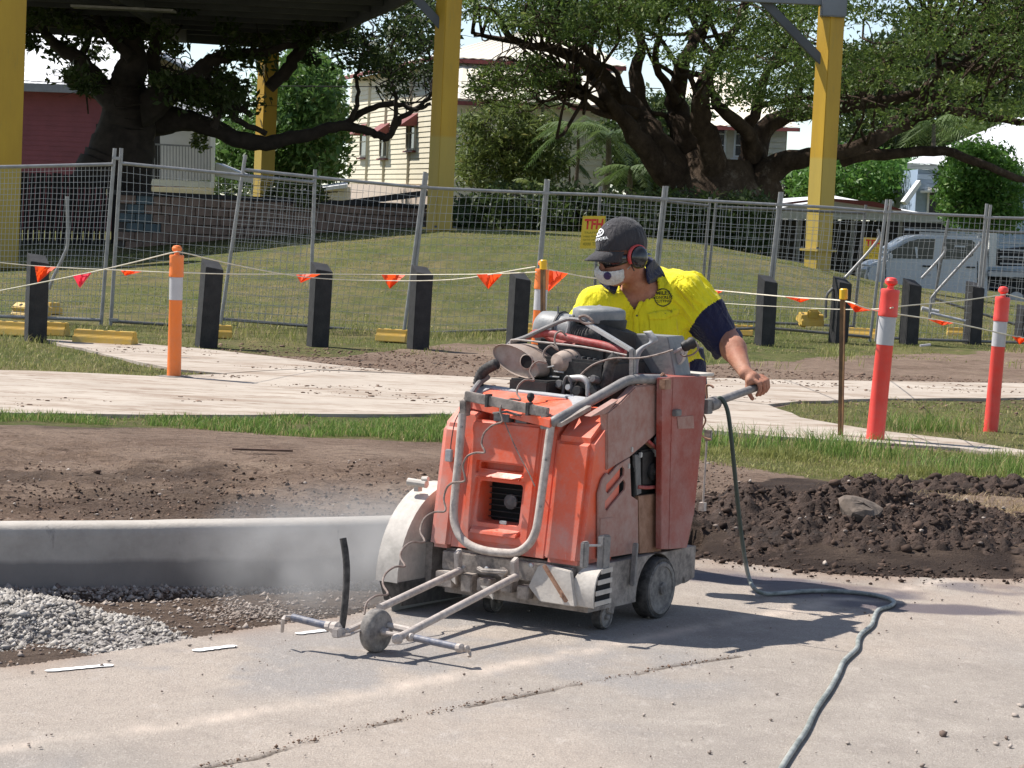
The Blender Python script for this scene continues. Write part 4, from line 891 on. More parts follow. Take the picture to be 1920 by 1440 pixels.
MB().lathe([(.031, -.004), (.031, .004), (.027, .006), (.027, -.06)], A_(988, 678, .0), (1, 0, 0), 22).build('exhaust_pipe', 'muffler_tin', mu, True, angle=40)
MB().lathe([(.026, .0), (.026, .0035)], A_(988, 678, .0), (1, 0, 0), 22).build('pipe_mouth', 'hole_black', mu)
MB().lathe([(.0, .0), (.038, .012), (.05, .05), (.052, .12), (.045, .16)], A_(1040, 682, -.05), (-1, .3, .1), 20).build('catalyst_can', 'muffler_tin', saw, True)
mb = MB()
pts = catmull([A_(u, v, .04) for u, v in ((932, 682), (915, 690), (902, 702), (896, 722))], 8)
mb.tube(pts, [.020 + .0035 * (i % 2) for i in range(len(pts))], 12).build('ribbed_hose', 'rubber', saw, True, angle=70)
def eb(n, u, v, a, d, mat, bev=.006, M=None): return MB().box(A_(u, v, a), d, M).build(n, mat, saw, bevel=bev)
eb('engine_block', 1090, 720, -.24, (.34, .40, .22), 'engine_black', .012); eb('engine_block', 1100, 668, -.26, (.26, .32, .09), 'engine_black', .010)
eb('battery_box', 1005, 725, -.02, (.12, .18, .06), 'engine_black'); eb('rocker_cover', 1080, 650, -.22, (.12, .30, .05), 'engine_black', .012)
for k in range(9): MB().box(A_(1050 + k * 11, 672 + k * 2.0, -.12), (.03, .006, .05)).build('cooling_fin', 'engine_grey', saw)
mb = MB(); mb.tube(catmull([A_(u, v, -.03) for u, v in ((1055, 742), (1058, 715), (1064, 706), (1070, 714), (1072, 740))], 4), .006, 7); mb.build('fuel_line', 'engine_grey', saw, True)
MB().tube(catmull([A_(u, v, -.05) for u, v in ((1068, 710), (1090, 709), (1101, 717), (1104, 730), (1103, 748))], 5), .0135, 12).build('coolant_pipe', 'alu_dull', saw, True)
MB().tube(catmull([A_(u, v, -.09) for u, v in ((1157, 668), (1146, 680), (1140, 700), (1135, 725), (1132, 745))], 5), .024, 12).build('radiator_hose', 'rubber', saw, True)
MB().tube(catmull([A_(u, v, -.06) for u, v in ((1070, 742), (1078, 722), (1090, 702), (1112, 684), (1140, 674), (1162, 671), (1190, 672), (1215, 669), (1240, 663), (1262, 656))], 5), .0038, 6).build('throttle_cable', 'cable_dusty', saw, True)
for (u, v, r, c) in ((1052, 722, .018, 'engine_grey'), (1070, 728, .014, 'alu_dull'), (1086, 735, .022, 'engine_black'), (1030, 735, .02, 'engine_grey'), (1118, 733, .02, 'engine_black'), (1116, 712, .016, 'engine_grey')):
    MB().lathe([(r * .3, .03), (r * .8, .03), (r, .022), (r, -.02)], A_(u, v, -.05), (1, .1, .2), 14).build('fitting', c, saw, True, angle=40)
for (u, v) in ((1113, 708), (1040, 706), (990, 708), (1124, 742), (1030, 690), (1048, 696)):
    MB().tube([A_(u - 9, v, -.06), A_(u + 9, v + random.uniform(-4, 4), -.06)], .0035, 6).build('rod', 'alu_dull', saw)
for s in range(6):
    u, v = random.uniform(985, 1150), random.uniform(690, 745); p = A_(u, v, -.08); q2 = A_(u + random.uniform(-40, 40), v + random.uniform(-30, 10), -.12)
    md_ = (np.array(p) + np.array(q2)) / 2 + np.array([.02, 0, .03]); MB().tube(catmull([p, md_, q2], 5), random.choice((.004, .006, .009)), 7).build('hose', random.choice(('rubber', 'engine_grey')), saw, True)
# air cleaner: horizontal canister, ribbed hose, pre-cleaner bowl with cap
ac = MB().lathe([(.0, 0), (.055, .004), (.070, .02), (.074, .05), (.074, .12), (.070, .122), (.070, .19), (.0, .19)], A_(1010, 614, -.30), (0, 1, -.04), 26).build('air_cleaner', 'console_grey', saw, True, angle=40)
for (u, r) in ((1052, .077), (1078, .072)): MB().lathe([(r, 0), (r, .008)], A_(u, 614 + (u - 1010) * .1, -.30), (0, 1, -.04), 26).build('clamp_band', 'engine_black', ac, True)
MB().tube([A_(1068, 592, -.24), A_(1066, 612, -.23), A_(1062, 628, -.235)], .0075, 7).build('clip', 'alu_dull', ac, True)
MB().tube([A_(1046, 574, -.27), A_(1047, 600, -.26)], .004, 6).build('clip', 'engine_grey', ac)
rh = catmull([A_(1078, 628, -.24), A_(1092, 632, -.24), A_(1108, 634, -.25), A_(1118, 626, -.30)], 8)
MB().tube(rh, [.040 + .006 * (i % 2) for i in range(len(rh))], 16).build('intake_hose', 'rubber', saw, True, angle=70)
pc = MB().lathe([(.06, -.24), (.075, -.12), (.095, -.04), (.100, -.005), (.098, 0)], A_(1130, 598, -.36), (0, 0, 1), 28).build('precleaner_bowl', 'engine_black', saw, True, angle=40)
MB().lathe([(.088, -.032), (.106, -.030), (.1085, -.022), (.1085, .014), (.105, .024), (.085, .032), (.04, .037), (.012, .038), (.0, .043)], A_(1123, 591, -.36), (0, 0, 1), 36).build('precleaner_cap', 'console_grey', pc, True, angle=50)
MB().lathe([(.09, -.22), (.105, -.18), (.11, -.05), (.10, .0)], A_(1150, 612, -.37), (-.1, .25, 1), 26).build('filter_housing', 'engine_black', saw, True, angle=40)
# roll frame over the engine
mb = MB(); mb.tube(catmull([A_(951, 664, -.10), A_(952, 648, -.10), A_(962, 640, -.10), A_(985, 632, -.10), A_(1022, 615, -.12), A_(1062, 599, -.16), A_(1085, 600, -.16), A_(1096, 604, -.16)], 4), .0085, 8)
mb.build('engine_frame', 'tube_grey', saw, True)
MB().bar(A_(1100, 606, -.16), A_(1186, 658, -.10), .018, .018).build('engine_frame', 'alu_dull', saw, bevel=.003); MB().bar(A_(1186, 655, -.10), A_(1186, 722, -.10), .022, .022).build('engine_frame', 'tube_grey', saw, bevel=.003)
MB().tube(catmull([A_(956, 664, -.09), A_(957, 642, -.09), A_(964, 637, -.09), A_(1000, 640, -.09), A_(1090, 650, -.09), A_(1175, 666, -.09)], 4), .004, 7).build('guard_rod', 'tube_dusty', saw, True)
mb = MB(); P_ = [A_(u, v, -.15) for u, v in ((1086, 594), (1096, 592), (1106, 597), (1112, 604), (1104, 607), (1092, 604), (1086, 594))]; mb.tube(catmull(P_, 4), .0055, 7); mb.build('lifting_eye', 'cable_dusty', saw, True)
MB().tube(catmull([A_(u, v, -.13) for u, v in ((1000, 627), (1030, 625), (1060, 632), (1095, 640), (1135, 648), (1172, 662))], 4), .0155, 12).build('red_hose', 'red_hose', saw, True)
MB().tube(catmull([A_(u, v, -.16) for u, v in ((985, 636), (1010, 622), (1040, 640), (1080, 648))], 4), .012, 10).build('red_hose', 'red_hose', saw, True)
# console, bracket, levers
cs = MB().prism([A_(u, v, -.46) for u, v in ((1180, 626), (1252, 631), (1266, 706), (1196, 712))], (-.14, 0, 0)).build('console', 'console_grey', saw, bevel=.004)
MB().prism([A_(u, v, -.40) for u, v in ((1180, 700), (1193, 670), (1215, 706), (1208, 720), (1180, 722))], (-.05, 0, 0)).build('console_foot', 'engine_black', saw, bevel=.003)
bp = catmull([A_(u, v, -.30) for u, v in ((1214, 622), (1226, 640), (1210, 650), (1196, 663), (1190, 682), (1189, 706))], 5); vs = []; fs = []
for p in bp: vs += [tuple(p + np.array([0, -.018, 0])), tuple(p + np.array([0, .018, .006]))]
fs = [(2 * i, 2 * i + 1, 2 * i + 3, 2 * i + 2) for i in range(len(bp) - 1)]
o = MB().add(vs, fs).build('bent_bracket', 'deck_grey', saw, True); md = o.modifiers.new('t', 'SOLIDIFY'); md.thickness = .004
mb = MB(); mb.prism([A_(u, v, -.50) for u, v in ((1252, 690), (1256, 668), (1276, 650), (1286, 655), (1278, 676), (1266, 690))], (-.03, 0, 0)); mb.tube([A_(1240, 672, -.48), A_(1280, 652, -.49)], .007, 8); mb.build('lever', 'alu_dull', saw, bevel=.003)
MB().lathe([(.010, -.03), (.020, -.026), (.024, -.008), (.021, .0), (.026, .012), (.022, .028), (.0, .034)], A_(1291, 646, -.50), (-.5, .75, .45), 16).build('grip_knob', 'engine_black', saw, True, angle=50)
MB().tube(catmull([A_(u, v, -.50) for u, v in ((1304, 640), (1310, 652), (1300, 664), (1284, 668), (1276, 664))], 4), .0035, 6).build('wire', 'cable_dusty', saw, True)
# handle bars
h0, h1 = B_(1330, 757, .085), None
_hd = np.array([-.42, 0, .03]); H0 = np.array(A_(1333, 757, -.80)); H1 = np.array(A_(1428, 723, -1.17))
MB().tube([H0, H1], [.0175, .0165], 14).build('handle_bar', 'tube_grey', saw, True, angle=50)
MB().tube([H0 + np.array([0, -.42, 0]), H1 + np.array([0, -.42, 0])], .017, 14).build('handle_bar', 'tube_grey', saw, True, angle=50)
cpg = MB(); cpg.lathe([(.026, -.035), (.030, -.02), (.030, .02), (.024, .03)], H0 + np.array([-.02, 0, 0]), H1 - H0, 14); cpg.box(A_(1322, 762, -.77), (.05, .05, .06)); cpg.build('handle_socket', 'tube_grey', saw, bevel=.003)
MB().tube(catmull([A_(u, v, -.80) for u, v in ((1326, 748), (1325, 724), (1333, 723), (1338, 727))], 4), .005, 7).build('hook', 'rust_brown', saw, True)
MB().tube(catmull([A_(u, v, -.78) for u, v in ((1318, 775), (1323, 788), (1317, 803), (1315, 815), (1325, 822), (1333, 824))], 4), .004, 6).build('chain_wire', 'rust_brown', saw, True)
MB().box(A_(1328, 816, -.80), (.02, .03, .045)).build('clip', 'chassis_steel', saw, bevel=.003)
mb = MB(); mb.tube([A_(1325, 825, -.80), A_(1318, 945, -.80)], .0045, 7); mb.box(A_(1317, 950, -.80), (.025, .025, .035)); mb.build('depth_rod', 'tube_dusty', saw)

# ================================================================ hose from the machine across the road
m = NT('hose_green'); sx = m.n.new('ShaderNodeSeparateXYZ'); m.l.new(m.co, sx.inputs[0]); dz_ = m.ramp(m.math('ADD', sx.outputs[2], m.math('MULTIPLY', m.noise(6, 5, .7), .04)), .30, .03)
m.color(m.mix(m.math('MULTIPLY', dz_, m.ramp(m.noise(14, 6, .7), .25, .6)), (.045, .065, .055), (.36, .37, .34))).set(.55, 0, .4)
hs = [T(1340, 752, 9.98), T(1352, 747, 9.98), T(1364, 770, 9.99), T(1371, 820, 10.02), T(1377, 880, 10.08), T(1385, 960, 10.16), T(1394, 1030, 10.24), T(1404, 1082, 10.30)]
hs += [G(u, v, z) for u, v, z in ((1416, 1105, .035), (1436, 1113, .012), (1465, 1112, .0105), (1520, 1108, .0105), (1580, 1109, .0105), (1630, 1114, .0105), (1662, 1121, .0105), (1676, 1129, .0105), (1668, 1137, .0105), (1648, 1143, .0105), (1640, 1155, .0105), (1634, 1172, .0105), (1615, 1188, .0105), (1609, 1200, .0105), (1606, 1216, .0105), (1582, 1240, .0105), (1572, 1262, .0105), (1556, 1292, .0105), (1530, 1330, .0105), (1512, 1368, .0105), (1492, 1398, .0105), (1464, 1442, .0105), (1430, 1510, .0105))]
o = MB().tube(catmull(hs, 6), .0092, 12).build('water_hose', 'hose_green', None, True); tag(o, 'grey green water hose hanging from the saw handle and winding over the road', 'hose')

# ================================================================ dust thrown up by the blade
m = bpy.data.materials.new('dust_air'); m.use_nodes = True; t = m.node_tree; t.nodes.clear(); MATS['dust_air'] = m
o_ = t.nodes.new('ShaderNodeOutputMaterial'); pv = t.nodes.new('ShaderNodeVolumePrincipled'); t.links.new(pv.outputs[0], o_.inputs['Volume']); pv.inputs['Color'].default_value = (.86, .83, .80, 1)
tc_ = t.nodes.new('ShaderNodeTexCoord'); nz = t.nodes.new('ShaderNodeTexNoise'); nz.inputs['Scale'].default_value = 4.5; nz.inputs['Detail'].default_value = 3; t.links.new(tc_.outputs['Object'], nz.inputs['Vector'])
mp = t.nodes.new('ShaderNodeMapping'); mp.inputs['Scale'].default_value = (1 / .80, 1 / .80, 1 / .34); t.links.new(tc_.outputs['Object'], mp.inputs['Vector']); ln = t.nodes.new('ShaderNodeVectorMath'); ln.operation = 'LENGTH'; t.links.new(mp.outputs[0], ln.inputs[0])
r1_ = t.nodes.new('ShaderNodeMapRange'); r1_.inputs['From Min'].default_value = 1.0; r1_.inputs['From Max'].default_value = .25; t.links.new(ln.outputs['Value'], r1_.inputs['Value'])
r2_ = t.nodes.new('ShaderNodeMapRange'); r2_.inputs['From Min'].default_value = .36; r2_.inputs['From Max'].default_value = .68; t.links.new(nz.outputs[0], r2_.inputs['Value'])
ml = t.nodes.new('ShaderNodeMath'); ml.operation = 'MULTIPLY'; t.links.new(r1_.outputs[0], ml.inputs[0]); t.links.new(r2_.outputs[0], ml.inputs[1]); m2_ = t.nodes.new('ShaderNodeMath'); m2_.operation = 'MULTIPLY'; m2_.inputs[1].default_value = 2.6; t.links.new(ml.outputs[0], m2_.inputs[0]); t.links.new(m2_.outputs[0], pv.inputs['Density'])
dcl = MB().lathe([(.08, -.33), (.5, -.26), (.80, -.1), (.84, .05), (.60, .26), (.08, .36)], n=20).build('dust_cloud', 'dust_air'); dcl.location = tuple(G(680, 1120) + np.array([-.02, .30, .12])); dcl['kind'] = 'stuff'
# ================================================================ THE WORKER (implicit surfaces meshed with surface nets)
def snet(fn, lo, hi, h, blk=8):
    lo = np.array(lo, float); n = np.ceil((np.array(hi) - lo) / h / blk).astype(int) * blk
    nb = n // blk; bc = np.stack(np.meshgrid(*[lo[i] + (np.arange(nb[i]) + .5) * blk * h for i in range(3)], indexing='ij'), -1)
    dc = fn(bc.reshape(-1, 3)).reshape(nb); Fv = np.repeat(np.repeat(np.repeat(dc, blk, 0), blk, 1), blk, 2).astype(np.float32)
    near = np.argwhere(np.abs(dc) < blk * h * 1.35); o = (np.stack(np.meshgrid(*[np.arange(blk)] * 3, indexing='ij'), -1).reshape(-1, 3))
    for c in range(0, len(near), 400):
        I = (near[c:c + 400, None, :] * blk + o[None]).reshape(-1, 3); Fv[I[:, 0], I[:, 1], I[:, 2]] = fn(lo + I * h)
    S_ = Fv < 0; mixed = np.zeros(tuple(n - 1), bool); s0 = S_[:-1, :-1, :-1]
    sl = lambda d: tuple(slice(1, None) if x else slice(None, -1) for x in d)
    corners = [(i, j, k) for i in (0, 1) for j in (0, 1) for k in (0, 1)]
    for d in corners: mixed |= S_[sl(d)] != s0
    C = np.argwhere(mixed); idx = np.full(mixed.shape, -1, np.int64); idx[mixed] = np.arange(len(C)); acc = np.zeros((len(C), 3)); cnt = np.zeros(len(C))
    fv = {d: Fv[C[:, 0] + d[0], C[:, 1] + d[1], C[:, 2] + d[2]] for d in corners}
    for ax in range(3):
        for d in corners:
            if d[ax]: continue
            e = list(d); e[ax] = 1; e = tuple(e); a, b = fv[d], fv[e]; m_ = (a < 0) != (b < 0); t = np.where(m_, a / np.where(a == b, 1, a - b), 0)
            p = np.array(d, float)[None] + np.eye(3)[ax][None] * t[:, None]; acc[m_] += p[m_]; cnt[m_] += 1
    V = lo + (C + acc / cnt[:, None]) * h; faces = []
    for ax in range(3):
        sh = [slice(None)] * 3; a_ = list(sh); b_ = list(sh); a_[ax] = slice(None, -1); b_[ax] = slice(1, None)
        m_ = S_[tuple(a_)] != S_[tuple(b_)]; E = np.argwhere(m_); o1, o2 = [k for k in range(3) if k != ax]
        ok = (E[:, o1] > 0) & (E[:, o2] > 0) & (E[:, o1] < idx.shape[o1]) & (E[:, o2] < idx.shape[o2]) & (E[:, ax] < idx.shape[ax]); E = E[ok]
        q = []
        for (x1, x2) in ((-1, -1), (0, -1), (0, 0), (-1, 0)):
            D = E.copy(); D[:, o1] += x1; D[:, o2] += x2; q.append(idx[D[:, 0], D[:, 1], D[:, 2]])
        q = np.stack(q, 1); ins = S_[E[:, 0], E[:, 1], E[:, 2]]; flip = ins if ax != 1 else ~ins
        q[~flip] = q[~flip][:, ::-1]; faces.append(q)
    return V, np.concatenate(faces)
def cap(p, a, b, r0, r1=None):
    r1 = r0 if r1 is None else r1; a = np.array(a); b = np.array(b); d = b - a; t = np.clip(((p - a) @ d) / (d @ d), 0, 1)
    return np.linalg.norm(p - a - t[:, None] * d, axis=1) - (r0 + (r1 - r0) * t)
def ell(p, c, r, M=None):
    q = p - np.array(c)
    if M is not None: q = q @ M          # M columns = axes
    q = q / np.array(r); k = np.linalg.norm(q, axis=1); return (k - 1) * min(r) * np.where(k > 1, 1, 1)
def smin(a, b, k=.03):
    h = np.clip(.5 + .5 * (b - a) / k, 0, 1); return b * (1 - h) + a * h - k * h * (1 - h)
def unit(v): v = np.array(v, float); return v / np.linalg.norm(v)
W0 = np.array([.66, 10.66, 0.0])
PVc = T(1268, 722, 10.74); CH = T(1214, 600, 10.56); UB = T(1240, 545, 10.60); NB = T(1202, 540, 10.50)
SL = T(1292, 548, 10.52); SRt = T(1118, 572, 10.44)
HC = T(1165, 480, 10.36); EL = T(1362, 628, 10.50); WR = T(1398, 700, 10.24)
lvec = lambda p: np.array(p)
def w2(a): return SO + a[0] * SF + a[1] * SR + a[2] * SZ
H0w, H1w = w2(H0), w2(H1); hd = unit(H1w - H0w); hs_ = unit(np.cross(hd, [0, 0, 1])); 
if hs_[1] > 0: hs_ = -hs_                 # sideways from the bar, towards the camera
hu = np.cross(hs_, hd); hu = hu * np.sign(hu[2])
GC = H1w - hd * .035                       # middle of the grip
hf = unit([-.80, -.52, -.26]); hl = unit(np.cross([0, 0, 1.0], hf)); hup = np.cross(hf, hl); HM = np.stack([hf, hl, hup], 1)
def hp_(f, l, u): return HC + HM @ np.array([f, l, u])
# right arm reaches the far handle behind the engine
H1r = w2(np.array(H1) + np.array([0, -.42, 0])); GR_ = H1r - hd * .035; ELr = T(1078, 655, 10.42); 
def hand(p, G_, wrist, side):
    P_ = lambda x, s, z: G_ + hd * x + hs_ * s * side + hu * z
    d = cap(p, wrist, P_(-.012, -.012, .045), .026, .026)
    d = smin(d, cap(p, P_(-.036, -.008, .036), P_(.030, -.010, .034), .018, .017), .02)
    for i, (x, L) in enumerate(((-.033, .95), (-.010, 1.05), (.013, 1.0), (.034, .85))):
        k = P_(x, .006, .038); a = P_(x + .002, .036 * L, .026); b = P_(x + .003, .038 * L, -.004); c = P_(x + .001, .020, -.028 * L)
        f_ = np.minimum(np.minimum(cap(p, k, a, .0115, .0100), cap(p, a, b, .0100, .0090)), cap(p, b, c, .0090, .0078))
        d = smin(d, f_, .005)
    th = smin(cap(p, P_(-.030, -.020, .030), P_(-.050, -.016, -.006), .015, .0115), cap(p, P_(-.050, -.016, -.006), P_(-.048, .006, -.040), .0110, .0085), .008)
    return smin(d, th, .010)
def head_sdf(p):
    d = ell(p, hp_(-.012, 0, .028), (.104, .082, .100), HM)
    d = smin(d, ell(p, hp_(.030, 0, -.040), (.064, .062, .078), HM), .03)
    d = smin(d, ell(p, hp_(.060, 0, -.092), (.026, .030, .022), HM), .025)
    d = smin(d, cap(p, hp_(.088, 0, .010), hp_(.112, 0, -.028), .009, .013), .014)       # nose
    d = smin(d, cap(p, hp_(.092, -.016, -.062), hp_(.092, .016, -.062), .008, .008), .012)  # lips
    for s in (-1, 1):
        d = np.maximum(d, -ell(p, hp_(.096, s * .032, .012), (.014, .017, .012), HM) + .002)
        d = smin(d, ell(p, hp_(.080, s * .032, .012), (.013, .013, .013), HM), .002)
        d = smin(d, ell(p, hp_(-.008, s * .080, .0), (.018, .009, .030), HM), .006)
    return d
def body_sdf(p):
    d = head_sdf(p)
    d = smin(d, cap(p, hp_(-.030, 0, -.050), NB + np.array([.01, .02, -.02]), .056, .064), .03)
    d = smin(d, cap(p, NB + np.array([0, .03, -.05]), SL, .060, .050), .05); d = smin(d, cap(p, NB + np.array([0, .03, -.05]), SRt, .060, .050), .05)
    d = smin(d, ell(p, CH, (.160, .105, .17)), .05); d = smin(d, cap(p, CH, PVc, .105, .12), .05)
    d = smin(d, cap(p, SL, EL, .050, .043), .03); d = smin(d, cap(p, SRt, ELr, .050, .042), .03)
    m1 = EL * .62 + WR * .38
    d = smin(d, smin(cap(p, EL, m1, .048, .054), cap(p, m1, WR, .054, .028), .02), .02)
    d = smin(d, hand(p, GC, WR, 1), .012)
    wr = GR_ + hu * .11 - hd * .05 - hs_ * .03
    d = smin(d, cap(p, ELr, wr, .043, .027), .02); d = smin(d, hand(p, GR_, wr, 1), .012)
    return d
person = thing('person', 'worker in yellow shirt, dark cap, dust mask and red ear muffs pushing the road saw', 'person', tuple(W0))
def rel(V): return V - W0
pts_ = [HC, NB, SL, SRt, PVc, CH, EL, ELr, WR, GC, GR_]; lo = np.min(pts_, 0) - .16; hi = np.max(pts_, 0) + .16
V, Fq = snet(body_sdf, lo, hi, .0042)
def skinmat():
    m = NT('skin_tanned'); c = m.mix(m.ramp(m.noise(14, 6, .7), .35, .7), (.36, .145, .09), (.47, .235, .155)); c = m.mix(m.math('MULTIPLY', m.ramp(m.noise(55, 4, .7), .5, .75), .4), c, (.26, .11, .07))
    c = m.mix(m.math('MULTIPLY', m.ramp(m.noise(9, 5, .7), .55, .7), .35), c, (.50, .34, .25)); m.color(c).set(.62, 0, .3).bump(m.math('ADD', m.noise(130, 4, .7), m.noise(28, 5, .7)), .45, .004)
    m.b.inputs['Subsurface Weight'].default_value = .06; m.b.inputs['Subsurface Radius'].default_value = (.01, .004, .002); return m.m
skinmat()
body = npmesh('body', rel(V), Fq, 'skin_tanned', person, smooth_=True)
# ---- clothes
def foldn(p, sx, sy, sz, seed): return np.abs(fbm(p[:, 0] * sx, p[:, 1] * sy, p[:, 2] * sz, seed=seed, o=3, g=.55) - .5) * 2
ud = unit(EL - SL); ux = unit(np.cross(ud, [0, -1, 0])); uy = np.cross(ud, ux)
CUFF = T(1352, 633, 10.50)
def sleeve(p, A0, B0, r0, r1, r2):
    """upper arm sleeve, open and baggy at the rolled cuff"""
    return smin(cap(p, A0, A0 * .5 + B0 * .5, r0, r1), cap(p, A0 * .5 + B0 * .5, B0, r1, r2), .02)
def shirt_sdf(p):
    d = ell(p, UB + np.array([0, .02, -.03]), (.195, .125, .125))
    d = smin(d, ell(p, CH + np.array([0.005, .0, -.01]), (.185, .125, .19)), .06)
    d = smin(d, cap(p, CH + np.array([.01, 0, -.08]), PVc + np.array([-.005, 0, .04]), .135, .142), .05)
    d = smin(d, cap(p, NB + np.array([.02, .05, -.03]), SL + np.array([0, 0, .0]), .07, .068), .05); d = smin(d, cap(p, NB + np.array([0, .05, -.03]), SRt, .07, .066), .05)
    d = smin(d, sleeve(p, SL, CUFF, .072, .082, .073), .035); d = smin(d, sleeve(p, SRt, ELr, .070, .076, .062), .035)
    q = p - SL; t = q @ ud; ang = np.arctan2(q @ ux, q @ uy); rr = np.linalg.norm(q - t[:, None] * ud, axis=1)
    # creases: running along the sleeve from the shoulder, hanging folds on the body
    w = np.exp(-((t - .02) / .14)**2) * smooth(.02, .06, rr)
    d = d + w * .024 * (np.abs(fbm(ang * 3.4, t * 4, seed=401, o=3) - .5) * 3.2 - .6)
    d = d + .020 * (foldn(p, 9, 9, 4.5, 402) - .4) + .010 * (foldn(p + np.array([.3, .1, .0]) * p[:, 2:3], 24, 20, 9, 403) - .4)
    d = np.maximum(d, -cap(p, hp_(-.05, 0, -.02), NB + np.array([.005, .0, -.01]), .06, .078))                    # neck hole
    return d
lo = np.min([SL, SRt, PVc, CH, EL, ELr, NB], 0) - .17; hi = np.max([SL, SRt, PVc, CH, EL, ELr, NB], 0) + .17
V, Fq = snet(shirt_sdf, lo, hi, .0052)
# V opening at the front: faces whose centre projects into the open neck, on the camera side of the chest
def project(P_): d = P_ - CAM; k = d @ _f; return 960 + FP * (d @ _cr) / k, 720 - FP * (d @ _cu) / k
cen = V[Fq].mean(1); uu_, vv2 = project(cen); vopen = inpoly(uu_, vv2, [(1158, 522), (1172, 500), (1214, 490), (1215, 530), (1193, 582), (1188, 580), (1160, 536)]) & (cen[:, 1] < NB[1] + .03)
tcut = ((cen - CUFF) @ ud > .055) & (np.linalg.norm(cen - CUFF, axis=1) < .13); tb = PVc[2] + .10 + .03 * np.sin(cen[:, 0] * 25) > cen[:, 2]
udr = unit(ELr - SRt); tcr = ((cen - ELr) @ udr > .02) & (np.linalg.norm(cen - ELr, axis=1) < .12)
kf = ~(vopen | tcut | tb | tcr)
tsl = (cen - SL) @ ud; arm = (np.linalg.norm(cen - SL - tsl[:, None] * ud, axis=1) < .115)
def fabric(name, c, c2, rough=.85, weave=900):
    m = NT(name); col = m.mix(m.ramp(m.noise(7, 5, .6), .35, .7), c2, c); col = m.mix(m.math('MULTIPLY', m.ramp(m.noise(30, 4, .7), .55, .8), .25), col, tuple(x * .8 + .03 for x in c2))
    wr_ = m.math('ABSOLUTE', m.math('SUBTRACT', m.noise(8, 4, .55, m.map((1, 1, .45), (0, .5, 0)), 1.2), .5)); m.color(col).set(rough, 0, .2).bump(m.math('ADD', m.math('MULTIPLY', wr_, 2.2), m.math('ADD', m.math('MULTIPLY', m.noise(22, 5, .65), .4), m.math('MULTIPLY', m.noise(weave, 2), .05))), .8, .022); m.b.inputs['Sheen Weight'].default_value = .15; return m.m
fabric('hi_vis_yellow', (.90, .79, .018), (.80, .68, .02)); fabric('navy_cloth', (.014, .015, .045), (.020, .021, .055)); fabric('cap_cloth', (.035, .033, .036), (.055, .05, .052)); fabric('mask_white', (.74, .72, .68), (.64, .62, .57)); fabric('boot_leather', (.12, .075, .045), (.16, .11, .07))
# navy lower sleeve: border follows the seam seen on the arm
seam_t = (T(1310, 596, 10.44) - SL) @ ud
navy = ((arm & (tsl > seam_t + .012 * np.sin(cen[:, 2] * 30)) & (cen[:, 0] > SL[0] - .06)) | (((cen - SRt) @ udr > .16) & (cen[:, 0] < SRt[0] + .08)))
Fk = Fq[kf]; nk = navy[kf]
used = np.unique(Fk); remap = np.full(len(V), -1); remap[used] = np.arange(len(used))
shirt = npmesh('shirt', rel(V[used]), remap[Fk], 'hi_vis_yellow', person, smooth_=True); shirt.data.materials.append(MATS['navy_cloth'])
shirt.data.polygons.foreach_set('material_index', nk.astype(np.int32)); 
bvh = BVHTree.FromPolygons([tuple(p) for p in V], [tuple(f) for f in Fq]); bvb = None
def on(u, v, off=.002, tree=None):
    r = ray(u, v); r = r / np.linalg.norm(r); hit, nrm, i, d = (tree or bvh).ray_cast(Vector(CAM), Vector(r))
    if hit is None: return None
    if nrm.dot(Vector(r)) > 0: nrm = -nrm
    return np.array(hit) + np.array(nrm) * off
def decal(name, poly, mat, off=.003, step=2.5, thick=.002, tree=None, parent=None, puff=0.0):
    """a patch that lies on the cloth: photo outline laid on the body surface"""
    P_ = np.array(poly, float); bm = bmesh.new(); n = len(P_); dense = []
    for i in range(n):
        a, b = P_[i], P_[(i + 1) % n]; k = max(1, int(np.linalg.norm(b - a) / step)); dense += [a + (b - a) * j / k for j in range(k)]
    gx, gy = np.meshgrid(np.arange(P_[:, 0].min(), P_[:, 0].max(), step), np.arange(P_[:, 1].min(), P_[:, 1].max(), step)); gx, gy = gx.ravel(), gy.ravel()
    ins = inpoly(gx, gy, [tuple(p) for p in P_]) & (pdist(gx, gy, [tuple(p) for p in P_] + [tuple(P_[0])]) > step * .6)
    from mathutils.geometry import delaunay_2d_cdt
    pts2 = [Vector((p[0], p[1])) for p in dense]; e = [(i, (i + 1) % len(dense)) for i in range(len(dense))]; inner_ = [Vector((x, y)) for x, y in zip(gx[ins], gy[ins])]
    vo, eo, fo, *_ = delaunay_2d_cdt(pts2 + inner_, e, [], 1, 1e-4)
    V3 = []
    last = None
    for q in vo:
        dd = pdist(np.array([q.x]), np.array([q.y]), [tuple(p) for p in P_] + [tuple(P_[0])])[0]
        h = on(q.x, q.y, off + puff * min(1, dd / 5), tree)
        if h is None: h = last if last is not None else T(q.x, q.y, 10.45)
        last = h; V3.append(tuple(h - W0))
    me = bpy.data.meshes.new(name); me.from_pydata(V3, [], [tuple(f) for f in fo]); o = link(name, me, mat, parent or person); me.polygons.foreach_set('use_smooth', [True] * len(me.polygons))
    if thick: md = o.modifiers.new('t', 'SOLIDIFY'); md.thickness = thick; md.offset = 0
    return o
